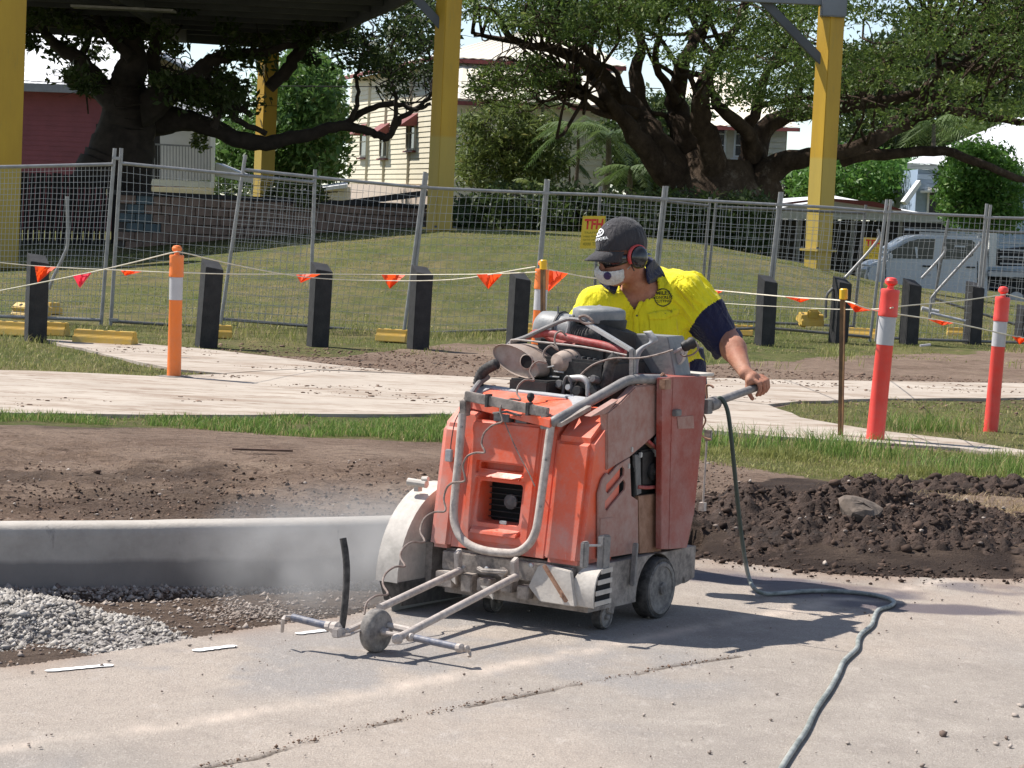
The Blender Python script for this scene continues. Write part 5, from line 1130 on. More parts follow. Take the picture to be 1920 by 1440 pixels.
# collar wings, placket, pocket, buttons
def patch(name, quadrows, mat, thick=.003):
    """rows of world points -> skin"""
    vs = []; n_ = len(quadrows[0])
    for r in quadrows: vs += [tuple(np.array(p) - W0) for p in r]
    fs = [(i * n_ + j, i * n_ + j + 1, (i + 1) * n_ + j + 1, (i + 1) * n_ + j) for i in range(len(quadrows) - 1) for j in range(n_ - 1)]
    o = MB().add(vs, fs).build(name, mat, person, True); md = o.modifiers.new('t', 'SOLIDIFY'); md.thickness = thick; md.offset = 0; return o
def wing(outer, inner_, ya, yb, bulge=.012):
    rows = []
    for t in np.linspace(0, 1, 7):
        r = []
        for (a, b) in zip(outer, inner_):
            u = a[0] * (1 - t) + b[0] * t; v = a[1] * (1 - t) + b[1] * t; y = (a[2] * (1 - t) + b[2] * t) - bulge * math.sin(PI * t); r.append(T(u, v, y))
        rows.append(r)
    return rows
cy = lambda u, v, d=.008, f=10.42: (u, v, (on(u, v, d)[1] if on(u, v, d) is not None else f))
patch('collar', wing([(1216, 481, 10.46), (1226, 486, 10.43), cy(1237, 499), cy(1244, 510), cy(1247, 518)], [(1209, 490, 10.42), (1211, 503, 10.38), (1212, 518, 10.36), (1214, 529, 10.36), cy(1221, 540)], 0, 0), 'navy_cloth')
patch('collar', wing([(1166, 520, 10.42), (1163, 527, 10.39), (1160, 535, 10.375), (1156, 545, 10.37), cy(1152, 552)], [(1131, 517, 10.45), (1126, 523, 10.42), (1122, 529, 10.41), (1135, 540, 10.385), cy(1148, 550)], 0, 0, .008), 'navy_cloth')
decal('placket', [(1213, 531), (1218, 543), (1210, 560), (1201, 575), (1196, 587), (1199, 620), (1203, 655), (1194, 656), (1189, 620), (1188, 590), (1192, 579), (1204, 552)], 'hi_vis_yellow', .0045, thick=.003, puff=.002)
pf = decal('pocket_flap', [(1213, 588), (1240, 583), (1273, 580), (1270, 590), (1244, 600), (1217, 600)], 'hi_vis_yellow', .005, thick=.003, puff=.004)
decal('pocket', [(1217, 598), (1268, 590), (1272, 630), (1262, 641), (1228, 643), (1219, 634)], 'hi_vis_yellow', .002, thick=.002)
basic('dark_plastic', (.02, .02, .02), .4); basic('button_brown', (.10, .07, .03), .4)
for (u, v) in ((1195, 592), (1210, 552), (1245, 589), (1198, 628)):
    h = on(u, v, .0075); MB().lathe([(.0045, 0), (.0045, .002), (.001, .0025)], h - W0, tuple(unit(CAM - h)), 12).build('button', 'button_brown', person)
# round chest badge: ring and lettering printed on the shirt
basic('badge_ink', (.055, .055, .02), .8)
def text_strip(txt, u0, v0, size, ang, name, mat, tree, off, parent, sx=1.0, bold=.0):
    cu = bpy.data.curves.new('txt', 'FONT'); cu.body = txt; cu.size = 1.0; cu.align_x = 'CENTER'; cu.align_y = 'CENTER'; cu.offset = bold; cu.resolution_u = 2
    to = bpy.data.objects.new('txt', cu); COL.objects.link(to); bpy.context.view_layer.update()
    me = bpy.data.meshes.new_from_object(to.evaluated_get(bpy.context.evaluated_depsgraph_get())); bpy.data.objects.remove(to); me.name = name
    return me
def print_on(me, u0, v0, size, ang, sx, off, tree, fallback=None):
    ca, sa = math.cos(ang), math.sin(ang); last = None
    for v_ in me.vertices:
        x, y = v_.co.x * size * sx, -v_.co.y * size; u = u0 + x * ca - y * sa; v = v0 + x * sa + y * ca; h = on(u, v, off, tree)
        if h is None: h = last if last is not None else fallback
        last = h; v_.co = Vector(h - W0)
    return me
for (txt, u, v, s, sx) in (('MILES', 1243, 550, 9.5, 1.1), ('CONCRETE', 1243, 558, 7.5, .95), ('CUTTING', 1243, 565, 7, .95)):
    me = print_on(text_strip(txt, 0, 0, 0, 0, 'badge_text', None, None, 0, None, bold=.02), u, v, s, -.05, sx, .0035, bvh); link('badge_text', me, 'badge_ink', person)
rg = []
for k in range(48): a = 2 * PI * k / 48; rg.append((a, 16.5 + .8 * (k % 2)))
vs = []
for a, r in rg:
    for rr in (r, r - 2.0): vs.append(tuple(on(1243 + rr * math.cos(a), 558 + rr * math.sin(a), .0035) - W0))
MB().add(vs, [(2 * i, 2 * ((i + 1) % 48), 2 * ((i + 1) % 48) + 1, 2 * i + 1) for i in range(48)]).build('badge_ring', 'badge_ink', person)
# rolled cuff on the sleeve
vs = []; n_ = 40
cuffc = CUFF + ud * .045; rc = .066
rows = []
for (dt, dr) in ((-.030, .004), (-.028, .011), (-.010, .014), (.010, .012), (.016, .006), (.012, -.004), (-.01, -.008)):
    rows.append([cuffc + ud * dt + (ux * math.cos(2 * PI * k / n_) + uy * math.sin(2 * PI * k / n_)) * (rc + dr + .004 * math.sin(5 * 2 * PI * k / n_ + dt * 60)) for k in range(n_ + 1)])
patch('rolled_cuff', rows, 'navy_cloth', .003)
# trousers and boots
HL, HR = PVc + np.array([.045, -.02, -.06]), PVc + np.array([-.10, .0, -.06]); KL, KR = np.array([HL[0] - .09, HL[1] - .04, .50]), np.array([HR[0] - .03, HR[1] + .10, .48]); AL, AR = np.array([KL[0] - .05, KL[1] + .05, .12]), np.array([KR[0] - .03, KR[1] + .18, .12])
def trou(p):
    d = cap(p, PVc + np.array([-.07, 0, .0]), PVc + np.array([.005, 0, .0]), .125, .125); d = smin(d, cap(p, PVc + np.array([-.03, 0, .0]), PVc + np.array([-.02, 0, .2]), .125, .130), .04); d = smin(d, cap(p, PVc + np.array([-.0, 0, .08]), PVc, .12, .12), .04)
    for h, k, a in ((HL, KL, AL), (HR, KR, AR)): d = smin(d, smin(cap(p, h, k, .095, .075), cap(p, k, a, .075, .068), .03), .03)
    d = np.maximum(d, -(p[:, 2] - .075)); d = np.maximum(d, p[:, 2] - (PVc[2] + .17)); return d + .012 * (foldn(p, 10, 10, 7, 410) - .4)
V, Fq = snet(trou, np.min([HL, HR, AL, AR], 0) - .17, PVc + np.array([.3, .3, .24]), .009); npmesh('trousers', rel(V), Fq, 'navy_cloth', person, smooth_=True)
for a in (AL, AR):
    def boot(p, a=a):
        d = smin(cap(p, a + np.array([0, .01, -.06]), a + np.array([-.07, -.15, -.075]), .048, .040), cap(p, a + np.array([0, 0, .06]), a + np.array([0, .02, -.06]), .052, .05), .03); return np.maximum(d, .004 - p[:, 2])
    V, Fq = snet(boot, a - np.array([.16, .26, .13]), a + np.array([.12, .12, .14]), .008); npmesh('boot', rel(V), Fq, 'boot_leather', person, smooth_=True)
# ---- cap
def cap_sdf(p):
    d = ell(p, hp_(-.012, 0, .052), (.118, .098, .116), HM); q = (p - HC) @ HM
    seam = np.minimum(np.abs(q[:, 1]), np.abs(q[:, 0] + .01)); d = d + .0015 * np.exp(-(seam / .003)**2)
    d = d + .003 * (fbm(q[:, 0] * 18, q[:, 1] * 18, q[:, 2] * 18, seed=420) - .5)
    return np.maximum(np.maximum(d, -(d + .006)), -(q[:, 2] - .030 - q[:, 0] * .16))
V, Fq = snet(cap_sdf, HC - .17, HC + .19, .0034); capo = npmesh('cap', rel(V), Fq, 'cap_cloth', person, smooth_=True)
capb = BVHTree.FromPolygons([tuple(p) for p in V], [tuple(f) for f in Fq])
rows = []
for t in np.linspace(0, 1, 8):
    r = []
    for s in np.linspace(-1, 1, 17):
        an = s * 1.15; x0, y0 = -.012 + .117 * math.cos(an * .98), .094 * math.sin(an * .98); ext = .078 * math.cos(s * 1.25)**.6 if abs(s) < 1 else .02
        r.append(hp_(x0 + ext * t, y0 * (1 - .10 * t), .044 - .020 * t - .012 * s * s - .022 * t * s * s + .012 * t * (1 - t)))
    rows.append(r)
patch('cap_brim', rows, 'cap_cloth', .004)
MB().lathe([(.007, 0), (.006, .004), (.0, .006)], hp_(-.012, 0, .166) - W0, tuple(hup), 12).build('cap_button', 'cap_cloth', person, True)
basic('white_print', (.85, .85, .84), .7, var=.05)
# embroidered emblem: three interlocking ovals and the word below
LU, LV = 1123, 437
def oval(cx, cy_, rx_, ry_, w, rot, nm='cap_emblem'):
    vs = []; N = 36
    for k in range(N):
        a = 2 * PI * k / N
        for f_ in (1, 0):
            x, y = (rx_ - w * (1 - f_)) * math.cos(a), (ry_ - w * (1 - f_)) * math.sin(a); X = x * math.cos(rot) - y * math.sin(rot); Y = x * math.sin(rot) + y * math.cos(rot)
            h = on(LU + cx + X, LV + cy_ + Y, .0035, capb); vs.append(tuple((h if h is not None else hp_(.1, 0, .07)) - W0))
    MB().add(vs, [(2 * i, 2 * ((i + 1) % N), 2 * ((i + 1) % N) + 1, 2 * i + 1) for i in range(N)]).build(nm, 'white_print', person)
R_ = -.42
oval(0, 0, 10.5, 7.2, 1.9, R_); oval(-.3, -.2, 3.6, 6.4, 1.5, R_); oval(.8, -2.4, 7.4, 3.2, 1.4, R_)
me = print_on(text_strip('TOYOTA', 0, 0, 0, 0, 't', None, None, 0, None, bold=.03), 1125, 449, 7.2, -.20, 1.05, .0035, capb, hp_(.1, 0, .05)); me.name = 'cap_word'; link('cap_word', me, 'white_print', person)
h = on(1140, 422, .003, capb)
if h is not None: MB().lathe([(.003, 0), (.003, .0015)], h - W0, tuple(unit(CAM - h)), 10).build('cap_eyelet', 'white_print', person)
# ---- dust mask with valve, safety glasses, ear muffs
def mask_sdf(p):
    d = smin(ell(p, hp_(.058, 0, -.052), (.074, .070, .062), HM), ell(p, hp_(.095, 0, -.040), (.040, .034, .040), HM), .03); q = (p - HC) @ HM
    d = np.maximum(d, -(d + .003)); d = np.maximum(d, .028 + np.abs(q[:, 1]) * .25 - q[:, 0]); return np.maximum(d, q[:, 2] + .030 + np.abs(q[:, 1]) * .18 - .02 * np.exp(-(q[:, 1] / .016)**2))
V, Fq = snet(mask_sdf, HC - .18, HC + .12, .0032); npmesh('dust_mask', rel(V), Fq, 'mask_white', person, smooth_=True); mkb = BVHTree.FromPolygons([tuple(p) for p in V], [tuple(f) for f in Fq])
basic('valve_purple', (.05, .03, .10), .45); basic('muff_black', (.022, .022, .024), .18, spec=.6); basic('muff_red', (.62, .07, .06), .4, var=.15); basic('lens_dark', (.012, .011, .012), .08, spec=.8); basic('elastic', (.5, .48, .42), .8)
h = on(1139, 517, .002, mkb); h = h if h is not None else hp_(.12, .02, -.06); ax_ = unit(h - hp_(.05, 0, -.045))
MB().lathe([(.017, -.003), (.017, .004), (.014, .008), (.004, .009)], h - W0, tuple(ax_), 20).build('mask_valve', 'valve_purple', person, True)
MB().tube([hp_(.030, .073, -.048) - W0, hp_(-.03, .084, -.012) - W0, hp_(-.09, .05, .005) - W0], .0022, 5).build('mask_strap', 'elastic', person)
rows = []
for z in np.linspace(-1, 1, 6):
    r = []
    for s in np.linspace(-1, 1, 25):
        an = s * 1.32; R1 = .100 + .010 * (1 - z * z); r.append(hp_(-.012 + (R1 + .012) * math.cos(an), (.090 + .004 * (1 - z * z)) * math.sin(an), .0 + z * .026 * (1 - .45 * abs(s)**3) - .010 * math.exp(-(s / .10)**2) * (z < 0) * z * -1))
    rows.append(r)
patch('safety_glasses', rows, 'lens_dark', .0025)
MB().tube([hp_(.02, .090, .016) - W0, hp_(-.04, .088, .012) - W0], .003, 6).build('glasses_arm', 'dark_plastic', person)
for s in (1, -1):
    c = hp_(-.012, s * .088, -.004); ax_ = hl * s
    t = MB().lathe([(.030, -.012), (.034, -.006), (.036, .002), (.034, .006)], c - W0, tuple(ax_), 26, 1.0, 1.15).build('ear_cushion', 'dark_plastic', person, True)
    o = MB().lathe([(.036, .004), (.041, .010), (.043, .020), (.041, .034), (.032, .046), (.016, .052), (.0, .053)], c - W0, tuple(ax_), 30, 1.0, 1.15).build('ear_muff', 'muff_black', person, True, angle=60)
    arc = [c + ax_ * .016 + (hf * math.cos(a) + hup * math.sin(a) * 1.12) * .045 for a in np.linspace(-.35, 2.6, 18)]
    rows = [[p + ax_ * dx + unit(p - c) * dz for p in arc] for dx, dz in ((-.012, 0), (-.004, .003), (.006, .003), (.012, 0))]
    patch('muff_frame', rows, 'muff_red', .004)
    MB().tube([c + ax_ * .02 + hf * .042 - W0, c + ax_ * .012 + hf * .036 - hup * .03 - W0, c + ax_ * .004 + hf * .022 - hup * .055 - W0], .003, 6).build('muff_wire', 'dark_plastic', person, True)
band = [hp_(-.012 + .0, math.cos(a) * .106, -.0) + hup * 0 + (-hf) * math.sin(a) * .118 - hup * .02 * math.sin(a) for a in np.linspace(.15, PI - .15, 20)]
MB().tube([p - W0 for p in band], .004, 7).build('neckband', 'dark_plastic', person, True)
def hair(p): q = (p - HC) @ HM; d = ell(p, hp_(-.015, 0, .022), (.108, .087, .100), HM); return np.maximum(np.maximum(d, -(d + .006)), np.maximum(q[:, 0] + .02, -(q[:, 2] + .055)))
V, Fq = snet(hair, HC - .15, HC + .16, .005); basic('hair_dark', (.03, .022, .016), .8); npmesh('hair', rel(V), Fq, 'hair_dark', person, smooth_=True)
# ================================================================ BOLLARDS, POSTS, BUNTING, SITE FENCE
basic('bollard_orange', (.95, .20, .008), .45, var=.14, sc=5, dust=.16); basic('bollard_red', (.92, .05, .035), .45, var=.14, sc=5, dust=.14)
basic('reflective_white', (.50, .49, .50), .45, var=.12, sc=14); basic('base_rubber', (.03, .028, .026), .9, dust=.5)
def tbollard(label, u, v, ut, vt, Y, colr, grp, base=True, wide=1.0):
    """T-top bollard; (u,v) foot and (ut,vt) top as seen"""
    p0 = T(u, v, Y); p1 = T(ut, vt, Y); H = np.linalg.norm(p1 - p0); root = thing('bollard', label, 'bollard', tuple(p0), 0, grp)
    d = unit(p1 - p0); root.rotation_euler = Vector(d).to_track_quat('Z', 'Y').to_euler(); w = wide
    MB().lathe([(.058 * w, 0), (.056 * w, .02), (.052 * w, H * .585), (.054 * w, H * .59)], n=28).build('lower_tube', colr, root, True)
    MB().lathe([(.0535 * w, H * .592), (.0535 * w, H * .762)], n=28).build('reflective_band', 'reflective_white', root, True)
    MB().lathe([(.050 * w, H * .585), (.050 * w, H * .77), (.058 * w, H * .765), (.060 * w, H * .775), (.058 * w, H * .79), (.056 * w, H * .90), (.059 * w, H * .915), (.055 * w, H * .928), (.022 * w, H * .93), (.019 * w, H * .95), (.021 * w, H * .958)], n=28).build('collar', colr, root, True)
    mb = MB(); mb.lathe([(.020 * w, H * .950), (.038 * w, H * .962), (.040 * w, H * .978), (.030 * w, H * .995), (.010 * w, H)], n=22); mb.build('top_knob', colr, root, True)
    if base:
        b = MB().lathe([(.19, -.005), (.185, .012), (.12, .022), (.06, .026)], n=8).build('base', 'base_rubber', root, bevel=.004)
    return root
tbollard('orange bollard with a grey reflective band standing on the footpath at left', 326, 710, 332, 460, 19.1, 'bollard_orange', 'site bollards')
tbollard('leaning red bollard with white band at the near edge of the footpath', 1640, 829, 1672, 520, 16.45, 'bollard_red', 'site bollards', False, 1.12)
tbollard('thinner red bollard at far right standing on the dry grass island', 1857, 812, 1882, 537, 17.7, 'bollard_red', 'site bollards', False, .95)
tbollard('orange and white bollard half hidden behind a yellow capped picket and the engine', 1004, 716, 1018, 488, 19.6, 'bollard_orange', 'site bollards')
basic('picket_steel', (.055, .032, .02), .6, var=.5, c2=(.22, .12, .05), sc=7, streak=30, dustc=(.30, .17, .06)); basic('cap_yellow', (.85, .50, .01), .4)
def picket(label, u, v, ut, vt, Y):
    p0, p1 = T(u, v, Y), T(ut, vt, Y); H = np.linalg.norm(p1 - p0); root = thing('star_picket', label, 'picket', tuple(p0), 0, 'star pickets'); root.rotation_euler = Vector(unit(p1 - p0)).to_track_quat('Z', 'Y').to_euler()
    mb = MB()
    for k in range(3):
        a = PI * 2 * k / 3 + .4; c, s = math.cos(a), math.sin(a); w = .0035
        mb.prism([(-s * w, c * w, -.1), (c * .024 - s * w, s * .024 + c * w, -.1), (c * .024 + s * w, s * .024 - c * w, -.1), (s * w, -c * w, -.1)], (0, 0, H + .08))
    mb.build('picket_post', 'picket_steel', root)
    MB().lathe([(.026, H - .075), (.030, H - .07), (.029, H - .008), (.022, H)], n=16).build('safety_cap', 'cap_yellow', root, True)
picket('rusty star picket with yellow cap in front of the black post at right', 1577, 822, 1582, 541, 16.6); picket('dark star picket with yellow cap seen just left of the worker', 1019, 740, 1019, 487, 18.8)
# black timber posts with sloping tops
basic('post_black', (.014, .014, .016), .75, var=.4, sc=9, bump=.4, dust=.05); basic('post_scuff', (.11, .11, .115), .8, sc=30)
posts = [(66, 642, 72, 479, 22.9, 'leftmost black timber post beside the yellow fence block'), (386, 653, 399, 490, 23.3, 'black timber post just right of the orange bollard'), (595, 650, 604, 495, 24.3, 'black timber post under the orange flag left of the middle column'),
         (783, 655, 792, 501, 24.6, 'black timber post in front of the leaning fence panel below the middle column'), (968, 648, 976, 512, 26.0, 'black timber post just left of the machine engine'), (1433, 645, 1440, 518, 28.6, 'black timber post just right of the worker'),
         (1571, 641, 1580, 521, 30.0, 'black timber post behind the yellow capped picket'), (1703, 643, 1711, 525, 30.6, 'black timber post between the two red bollards, left one'), (1822, 643, 1829, 530, 31.4, 'black timber post just left of the far right red bollard'), (1918, 632, 1924, 574, 32.5, 'short black post cut off by the right edge')]
for (u, v, ut, vt, Y, lab) in posts:
    p0, p1 = T(u, v, Y), T(ut, vt, Y); H = np.linalg.norm(p1 - p0); r = thing('timber_post', lab, 'post', tuple(p0), 0, 'black timber posts')
    q = Vector(unit(p1 - p0)).to_track_quat('Z', 'Y'); r.rotation_euler = q.to_euler(); w = .090; yaw = Matrix.Rotation(.42, 3, 'Z')
    pts = [(-w, -w), (w, -w), (w, w), (-w, w)]; vs = [yaw @ Vector((x, y, -.15)) for x, y in pts] + [yaw @ Vector((x, y, H - (.0 if x > 0 else .075) + (.0 if y < 0 else .02))) for x, y in pts]
    MB().add(vs, [(0, 1, 2, 3), (4, 5, 6, 7)] + [(i, (i + 1) % 4, (i + 1) % 4 + 4, i + 4) for i in range(4)]).build('timber', 'post_black', r, bevel=.005)
# bunting: two cords with flags as parts
basic('cord', (.72, .66, .52), .8); 
def flagmat(n, c):
    m = NT(n); m.color(c).set(.5, 0, .3); tr = m.n.new('ShaderNodeBsdfTranslucent'); tr.inputs['Color'].default_value = (*c, 1); mx = m.n.new('ShaderNodeMixShader'); mx.inputs[0].default_value = .45
    m.l.new(m.b.outputs[0], mx.inputs[1]); m.l.new(tr.outputs[0], mx.inputs[2]); m.l.new(mx.outputs[0], m.out.inputs[0])
flagmat('flag_orange', (.95, .10, .02)); flagmat('flag_pink', (.90, .06, .10))
def yl(u): return float(np.interp(u, (0, 66, 330, 400, 600, 790, 1010, 1100, 1340, 1440, 1580, 1665, 1885, 1925), (22.5, 22.6, 19.0, 23.0, 23.9, 24.2, 19.4, 20, 27, 28.2, 16.5, 16.4, 17.6, 18)))
def cord(name, label, pts, flags, Yf=None):
    root = thing(name, label, 'bunting', tuple(T(pts[0][0], pts[0][1], (Yf or yl)(pts[0][0])))); o_ = np.array(root.location)
    P_ = [T(u, v, (Yf or yl)(u)) for u, v in pts]; MB().tube([p - o_ for p in catmull(P_, 5)], .0048, 6).build('cord', 'cord', root, True)
    for (u, v, w, h, lean, mt) in flags:
        Y = (Yf or yl)(u) - .01; us = np.array([p[0] for p in pts]); vsx = np.array([p[1] for p in pts]); f = lambda x: float(np.interp(x, us, vsx))
        rows = []; N = 8
        for j in range(5):
            t = j / 4; r = []
            for i in range(N + 1):
                s = i / N; uu = u + (s - .5) * w * (1 - t * .97) + lean * t * w; r.append(T(uu, f(u + (s - .5) * w) * (1 - t) + (f(u) + h) * t, Y + .03 * math.sin(s * 7 + t * 3 + u)) - o_)
            rows.append(r)
        n_ = N + 1; vs = sum([[tuple(p) for p in r] for r in rows], []); fs = [(i * n_ + j, i * n_ + j + 1, (i + 1) * n_ + j + 1, (i + 1) * n_ + j) for i in range(4) for j in range(N)]
        o = MB().add(vs, fs).build('flag', mt, root, True)
YA = lambda u: float(np.interp(u, (0, 66, 330, 600, 790, 1010), (21.5, 21.8, 21.5, 22.6, 22.8, 19.4)))
YB = lambda u: float(np.interp(u, (-100, 330, 600, 790, 1010), (21.5, 18.98, 22.0, 22.5, 19.4)))
cord('bunting_cord', 'left cord that runs nearly level with orange flags behind the orange bollard', [(-60, 486), (70, 499), (230, 507), (330, 511), (450, 514), (600, 514), (745, 515), (905, 514), (1006, 510)], [(85, 500, 40, 30, -.35, 'flag_orange'), (248, 508, 44, 9, -.3, 'flag_orange'), (578, 514, 46, 16, -.3, 'flag_orange'), (738, 515, 46, 26, -.15, 'flag_orange'), (918, 514, 50, 28, -.05, 'flag_orange')], YA)
cord('bunting_cord', 'left cord that rises to the top of the orange bollard and falls away', [(-60, 556), (0, 545), (150, 515), (250, 492), (322, 474), (345, 474), (420, 492), (520, 512), (600, 522), (700, 526), (850, 524), (1004, 500)], [(155, 513, 36, 26, -.15, 'flag_pink')], YB)
YC = lambda u: float(np.interp(u, (1015, 1120, 1340, 1580, 1660, 1925), (19.4, 21, 23, 16.65, 16.4, 17.8)))
cord('bunting_cord', 'cord from the picket by the machine behind the worker to the right picket', [(1018, 503), (1060, 512), (1110, 521), (1200, 530), (1340, 544), (1480, 557), (1580, 564), (1640, 582), (1780, 604), (1900, 630), (1960, 640)], [(1042, 507, 46, 38, -.3, 'flag_orange'), (1344, 544, 24, 8, 0, 'flag_orange'), (1496, 558, 50, 9, .1, 'flag_orange'), (1612, 576, 50, 12, -.15, 'flag_orange'), (1762, 602, 52, 9, .1, 'flag_orange'), (1912, 632, 32, 14, 0, 'flag_orange')], YC)
YD = lambda u: float(np.interp(u, (1340, 1580, 1660, 1885, 1925), (26, 24, 16.5, 17.66, 20)))
cord('bunting_cord', 'right cord that climbs to the neck of the far right bollard', [(1300, 564), (1345, 568), (1440, 574), (1570, 580), (1655, 579), (1690, 574), (1800, 564), (1880, 553), (1896, 554), (1960, 572)], [], YD)

# ---- temporary fence panels
basic('galv', (.34, .335, .33), .5, metal=.35, var=.3, sc=10, dust=.15); basic('galv_dark', (.17, .165, .16), .5, metal=.45, var=.35, sc=10, dust=.2); basic('wire', (.44, .44, .43), .5, metal=.3, var=.2)
def fence_panel(label, TL, TR, BL, BR, Y0, Y1, mat='galv', n=32, m=20, ext=(24, 24), low=0.0, mesh_slack=1.0):
    """corners of the frame as seen (top rail ends, bottom rail ends)"""
    tl, tr, bl, br = T(*TL, Y0), T(*TR, Y1), T(*BL, Y0), T(*BR, Y1); base = bl.copy(); root = thing('temporary_fence', label, 'fence panel', tuple(base), 0, 'temporary fence panels')
    R_ = lambda p: p - base
    for a, b, e in ((bl, tl, ext[0]), (br, tr, ext[1])):
        d = unit(b - a); MB().tube([R_(a - d * .06), R_(b + d * e / FP * (a[1]))], .021, 10).build('post', mat, root, True)
    MB().tube([R_(tl), R_((tl + tr) / 2 + np.array([0, 0, random.uniform(-.008, .012)])), R_(tr)], .020, 10).build('top_rail', mat, root, True); MB().tube([R_(bl), R_(br)], .019, 10).build('bottom_rail', 'galv_dark' if low else mat, root, True)
    mb = MB(); W = lambda s, t: (bl * (1 - s) + br * s) * (1 - t) + (tl * (1 - s) + tr * s) * t
    sd = random.random() * 50
    def wob(s, t): return np.array([0.0, (vn(np.array([s * 3 + sd]), np.array([t * 3.0]))[0] - .5) * .10 * mesh_slack, 0]) + np.array([(vn(np.array([s * 4 + sd]), np.array([t * 5.0 + 9]))[0] - .5) * .035, 0, (vn(np.array([s * 5 + sd]), np.array([t * 4.0 + 5]))[0] - .5) * .03]) * mesh_slack
    for i in range(1, n): mb.tube([R_(W(i / n, t) + wob(i / n, t)) for t in np.linspace(.0, .985, 7)], .0028, 4, cap=False)
    for j in range(1, m): mb.tube([R_(W(s, j / m) + wob(s, j / m)) for s in np.linspace(0, 1, 9)], .0028, 4, cap=False)
    o = mb.build('wire_mesh', 'wire', root); o['kind'] = 'stuff'; return root
FY = lambda u: 26.3 + (u - 215) * .0031
def fp(label, u0, v0, u1, v1, ub0, vb0, ub1, vb1, **k): return fence_panel(label, (u0, v0), (u1, v1), (ub0, vb0), (ub1, vb1), FY(u0), FY(u1), **k)
fp('bright wire fence panel at the left edge, straight top rail', -140, 316, 213, 308, -150, 588, 190, 600, n=46, m=27, ext=(20, 30))
fp('fence panel right of the double posts, sagging towards the leaning post', 226, 306, 590, 342, 208, 602, 580, 626, n=30, m=17, low=1, ext=(28, 24))
fp('fence panel between the leaning post and the middle column', 456, 318, 793, 352, 415, 598, 757, 626, n=30, m=17, low=1, ext=(28, 30))
fp('fence panel crossing in front of the middle yellow column', 797, 352, 1022, 362, 765, 626, 1000, 616, n=20, m=18, low=1, ext=(28, 26))
fp('fence panel behind the worker and the yellow sign', 1026, 362, 1243, 373, 1003, 618, 1216, 622, n=20, m=18, low=1)
fp('fence panel right of the worker head', 1248, 373, 1460, 384, 1222, 622, 1434, 615, n=20, m=18, low=1)
fp('fence panel in front of the right yellow column', 1464, 384, 1660, 398, 1440, 615, 1632, 632, n=19, m=18, low=1)
fp('fence panel in front of the parked truck cab', 1668, 398, 1848, 406, 1643, 633, 1826, 640, n=18, m=18, low=1)
fp('fence panel at the right edge in front of the truck tray', 1855, 408, 2060, 416, 1832, 640, 2040, 646, n=20, m=18, low=1)
# inner line of older panels further back
def bp_(label, *a, **k): 
    u0, v0, u1, v1, ub0, vb0, ub1, vb1 = a; return fence_panel(label, (u0, v0), (u1, v1), (ub0, vb0), (ub1, vb1), FY(u0) + 2.2, FY(u1) + 2.2, mat='galv_dark', **k)
bp_('older fence panel standing behind the one with the yellow sign', 1125, 366, 1330, 386, 1112, 590, 1312, 600, n=14, m=12, ext=(16, 16))
bp_('older dark fence panel behind, left of the truck', 1342, 388, 1622, 400, 1320, 600, 1600, 612, n=18, m=12, ext=(16, 16))
bp_('older dark fence panel behind, across the truck doors', 1775, 430, 1960, 438, 1752, 560, 1940, 620, n=10, m=10, ext=(18, 10))
# couplers, bent stays, fallen rails
def rod(name, pts, Y, r, mat, label, cat, grp=None, off=True):
    P_ = [T(u, v, Y if np.isscalar(Y) else Y[i]) for i, (u, v) in enumerate(pts)]; o = MB().tube([p - P_[0] for p in catmull(P_, 5)], r, 10).build(name, mat, None, True); o.location = P_[0]; tag(o, label, cat, grp); return o
rod('bent_stay', [(126, 368), (127, 452), (120, 478), (100, 520), (92, 542)], 26.4, .019, 'galv', 'bent pale pipe stay inside the left fence panel', 'pipe stay', 'fence stays')
rod('bent_stay', [(1646, 430), (1645, 452), (1590, 515), (1582, 520)], 30.0, .019, 'galv', 'bent pipe stay left of the truck, upper one ending at the black post', 'pipe stay', 'fence stays')
rod('bent_stay', [(1562, 540), (1550, 556), (1548, 596)], 30.0, .018, 'galv_dark', 'short bent pipe foot left of the yellow capped picket', 'pipe stay', 'fence stays')
rod('bent_stay', [(1772, 462), (1768, 478), (1728, 522)], 31.2, .019, 'galv', 'bent pipe stay crossing the truck front door', 'pipe stay', 'fence stays')
rod('bent_stay', [(1838, 452), (1830, 465), (1755, 548), (1746, 566), (1743, 596)], 31.2, .019, 'galv', 'long bent pipe stay reaching the ground right of the middle red bollard', 'pipe stay', 'fence stays')
rod('loose_rail', [(1745, 587), (1780, 595), (1810, 602)], 31.0, .018, 'reflective_white', 'white pipe lying on the lawn behind the right posts', 'pipe'); rod('loose_rail', [(1728, 578), (1744, 582), (1760, 585)], 31.6, .03, 'reflective_white', 'short pale board end lying on the lawn behind the right posts', 'board')
for (u, v, Y, cl) in ((219, 297, 26.2, 'coupler clamping the tops of the double posts at left'), (213, 600, 26.2, 'coupler low down between the double posts at left'), (795, 350, 28.0, 'coupler on the fence joint left of the middle yellow column'), (1024, 362, 28.7, 'coupler on the fence post left of the yellow sign beside the cap'), (1246, 373, 29.4, 'coupler on the fence post just right of the worker cap'), (1462, 384, 30.1, 'coupler on the fence post left of the right yellow column'), (1664, 398, 30.7, 'coupler on the double posts left of the truck'), (1852, 408, 31.2, 'coupler on the double posts behind the truck cab')):
    p = T(u, v, Y); o = MB().box((0, 0, 0), (.10, .05, .035)).build('pipe_coupler', 'galv', None, bevel=.006); o.location = p; tag(o, cl, 'coupler', 'fence couplers')
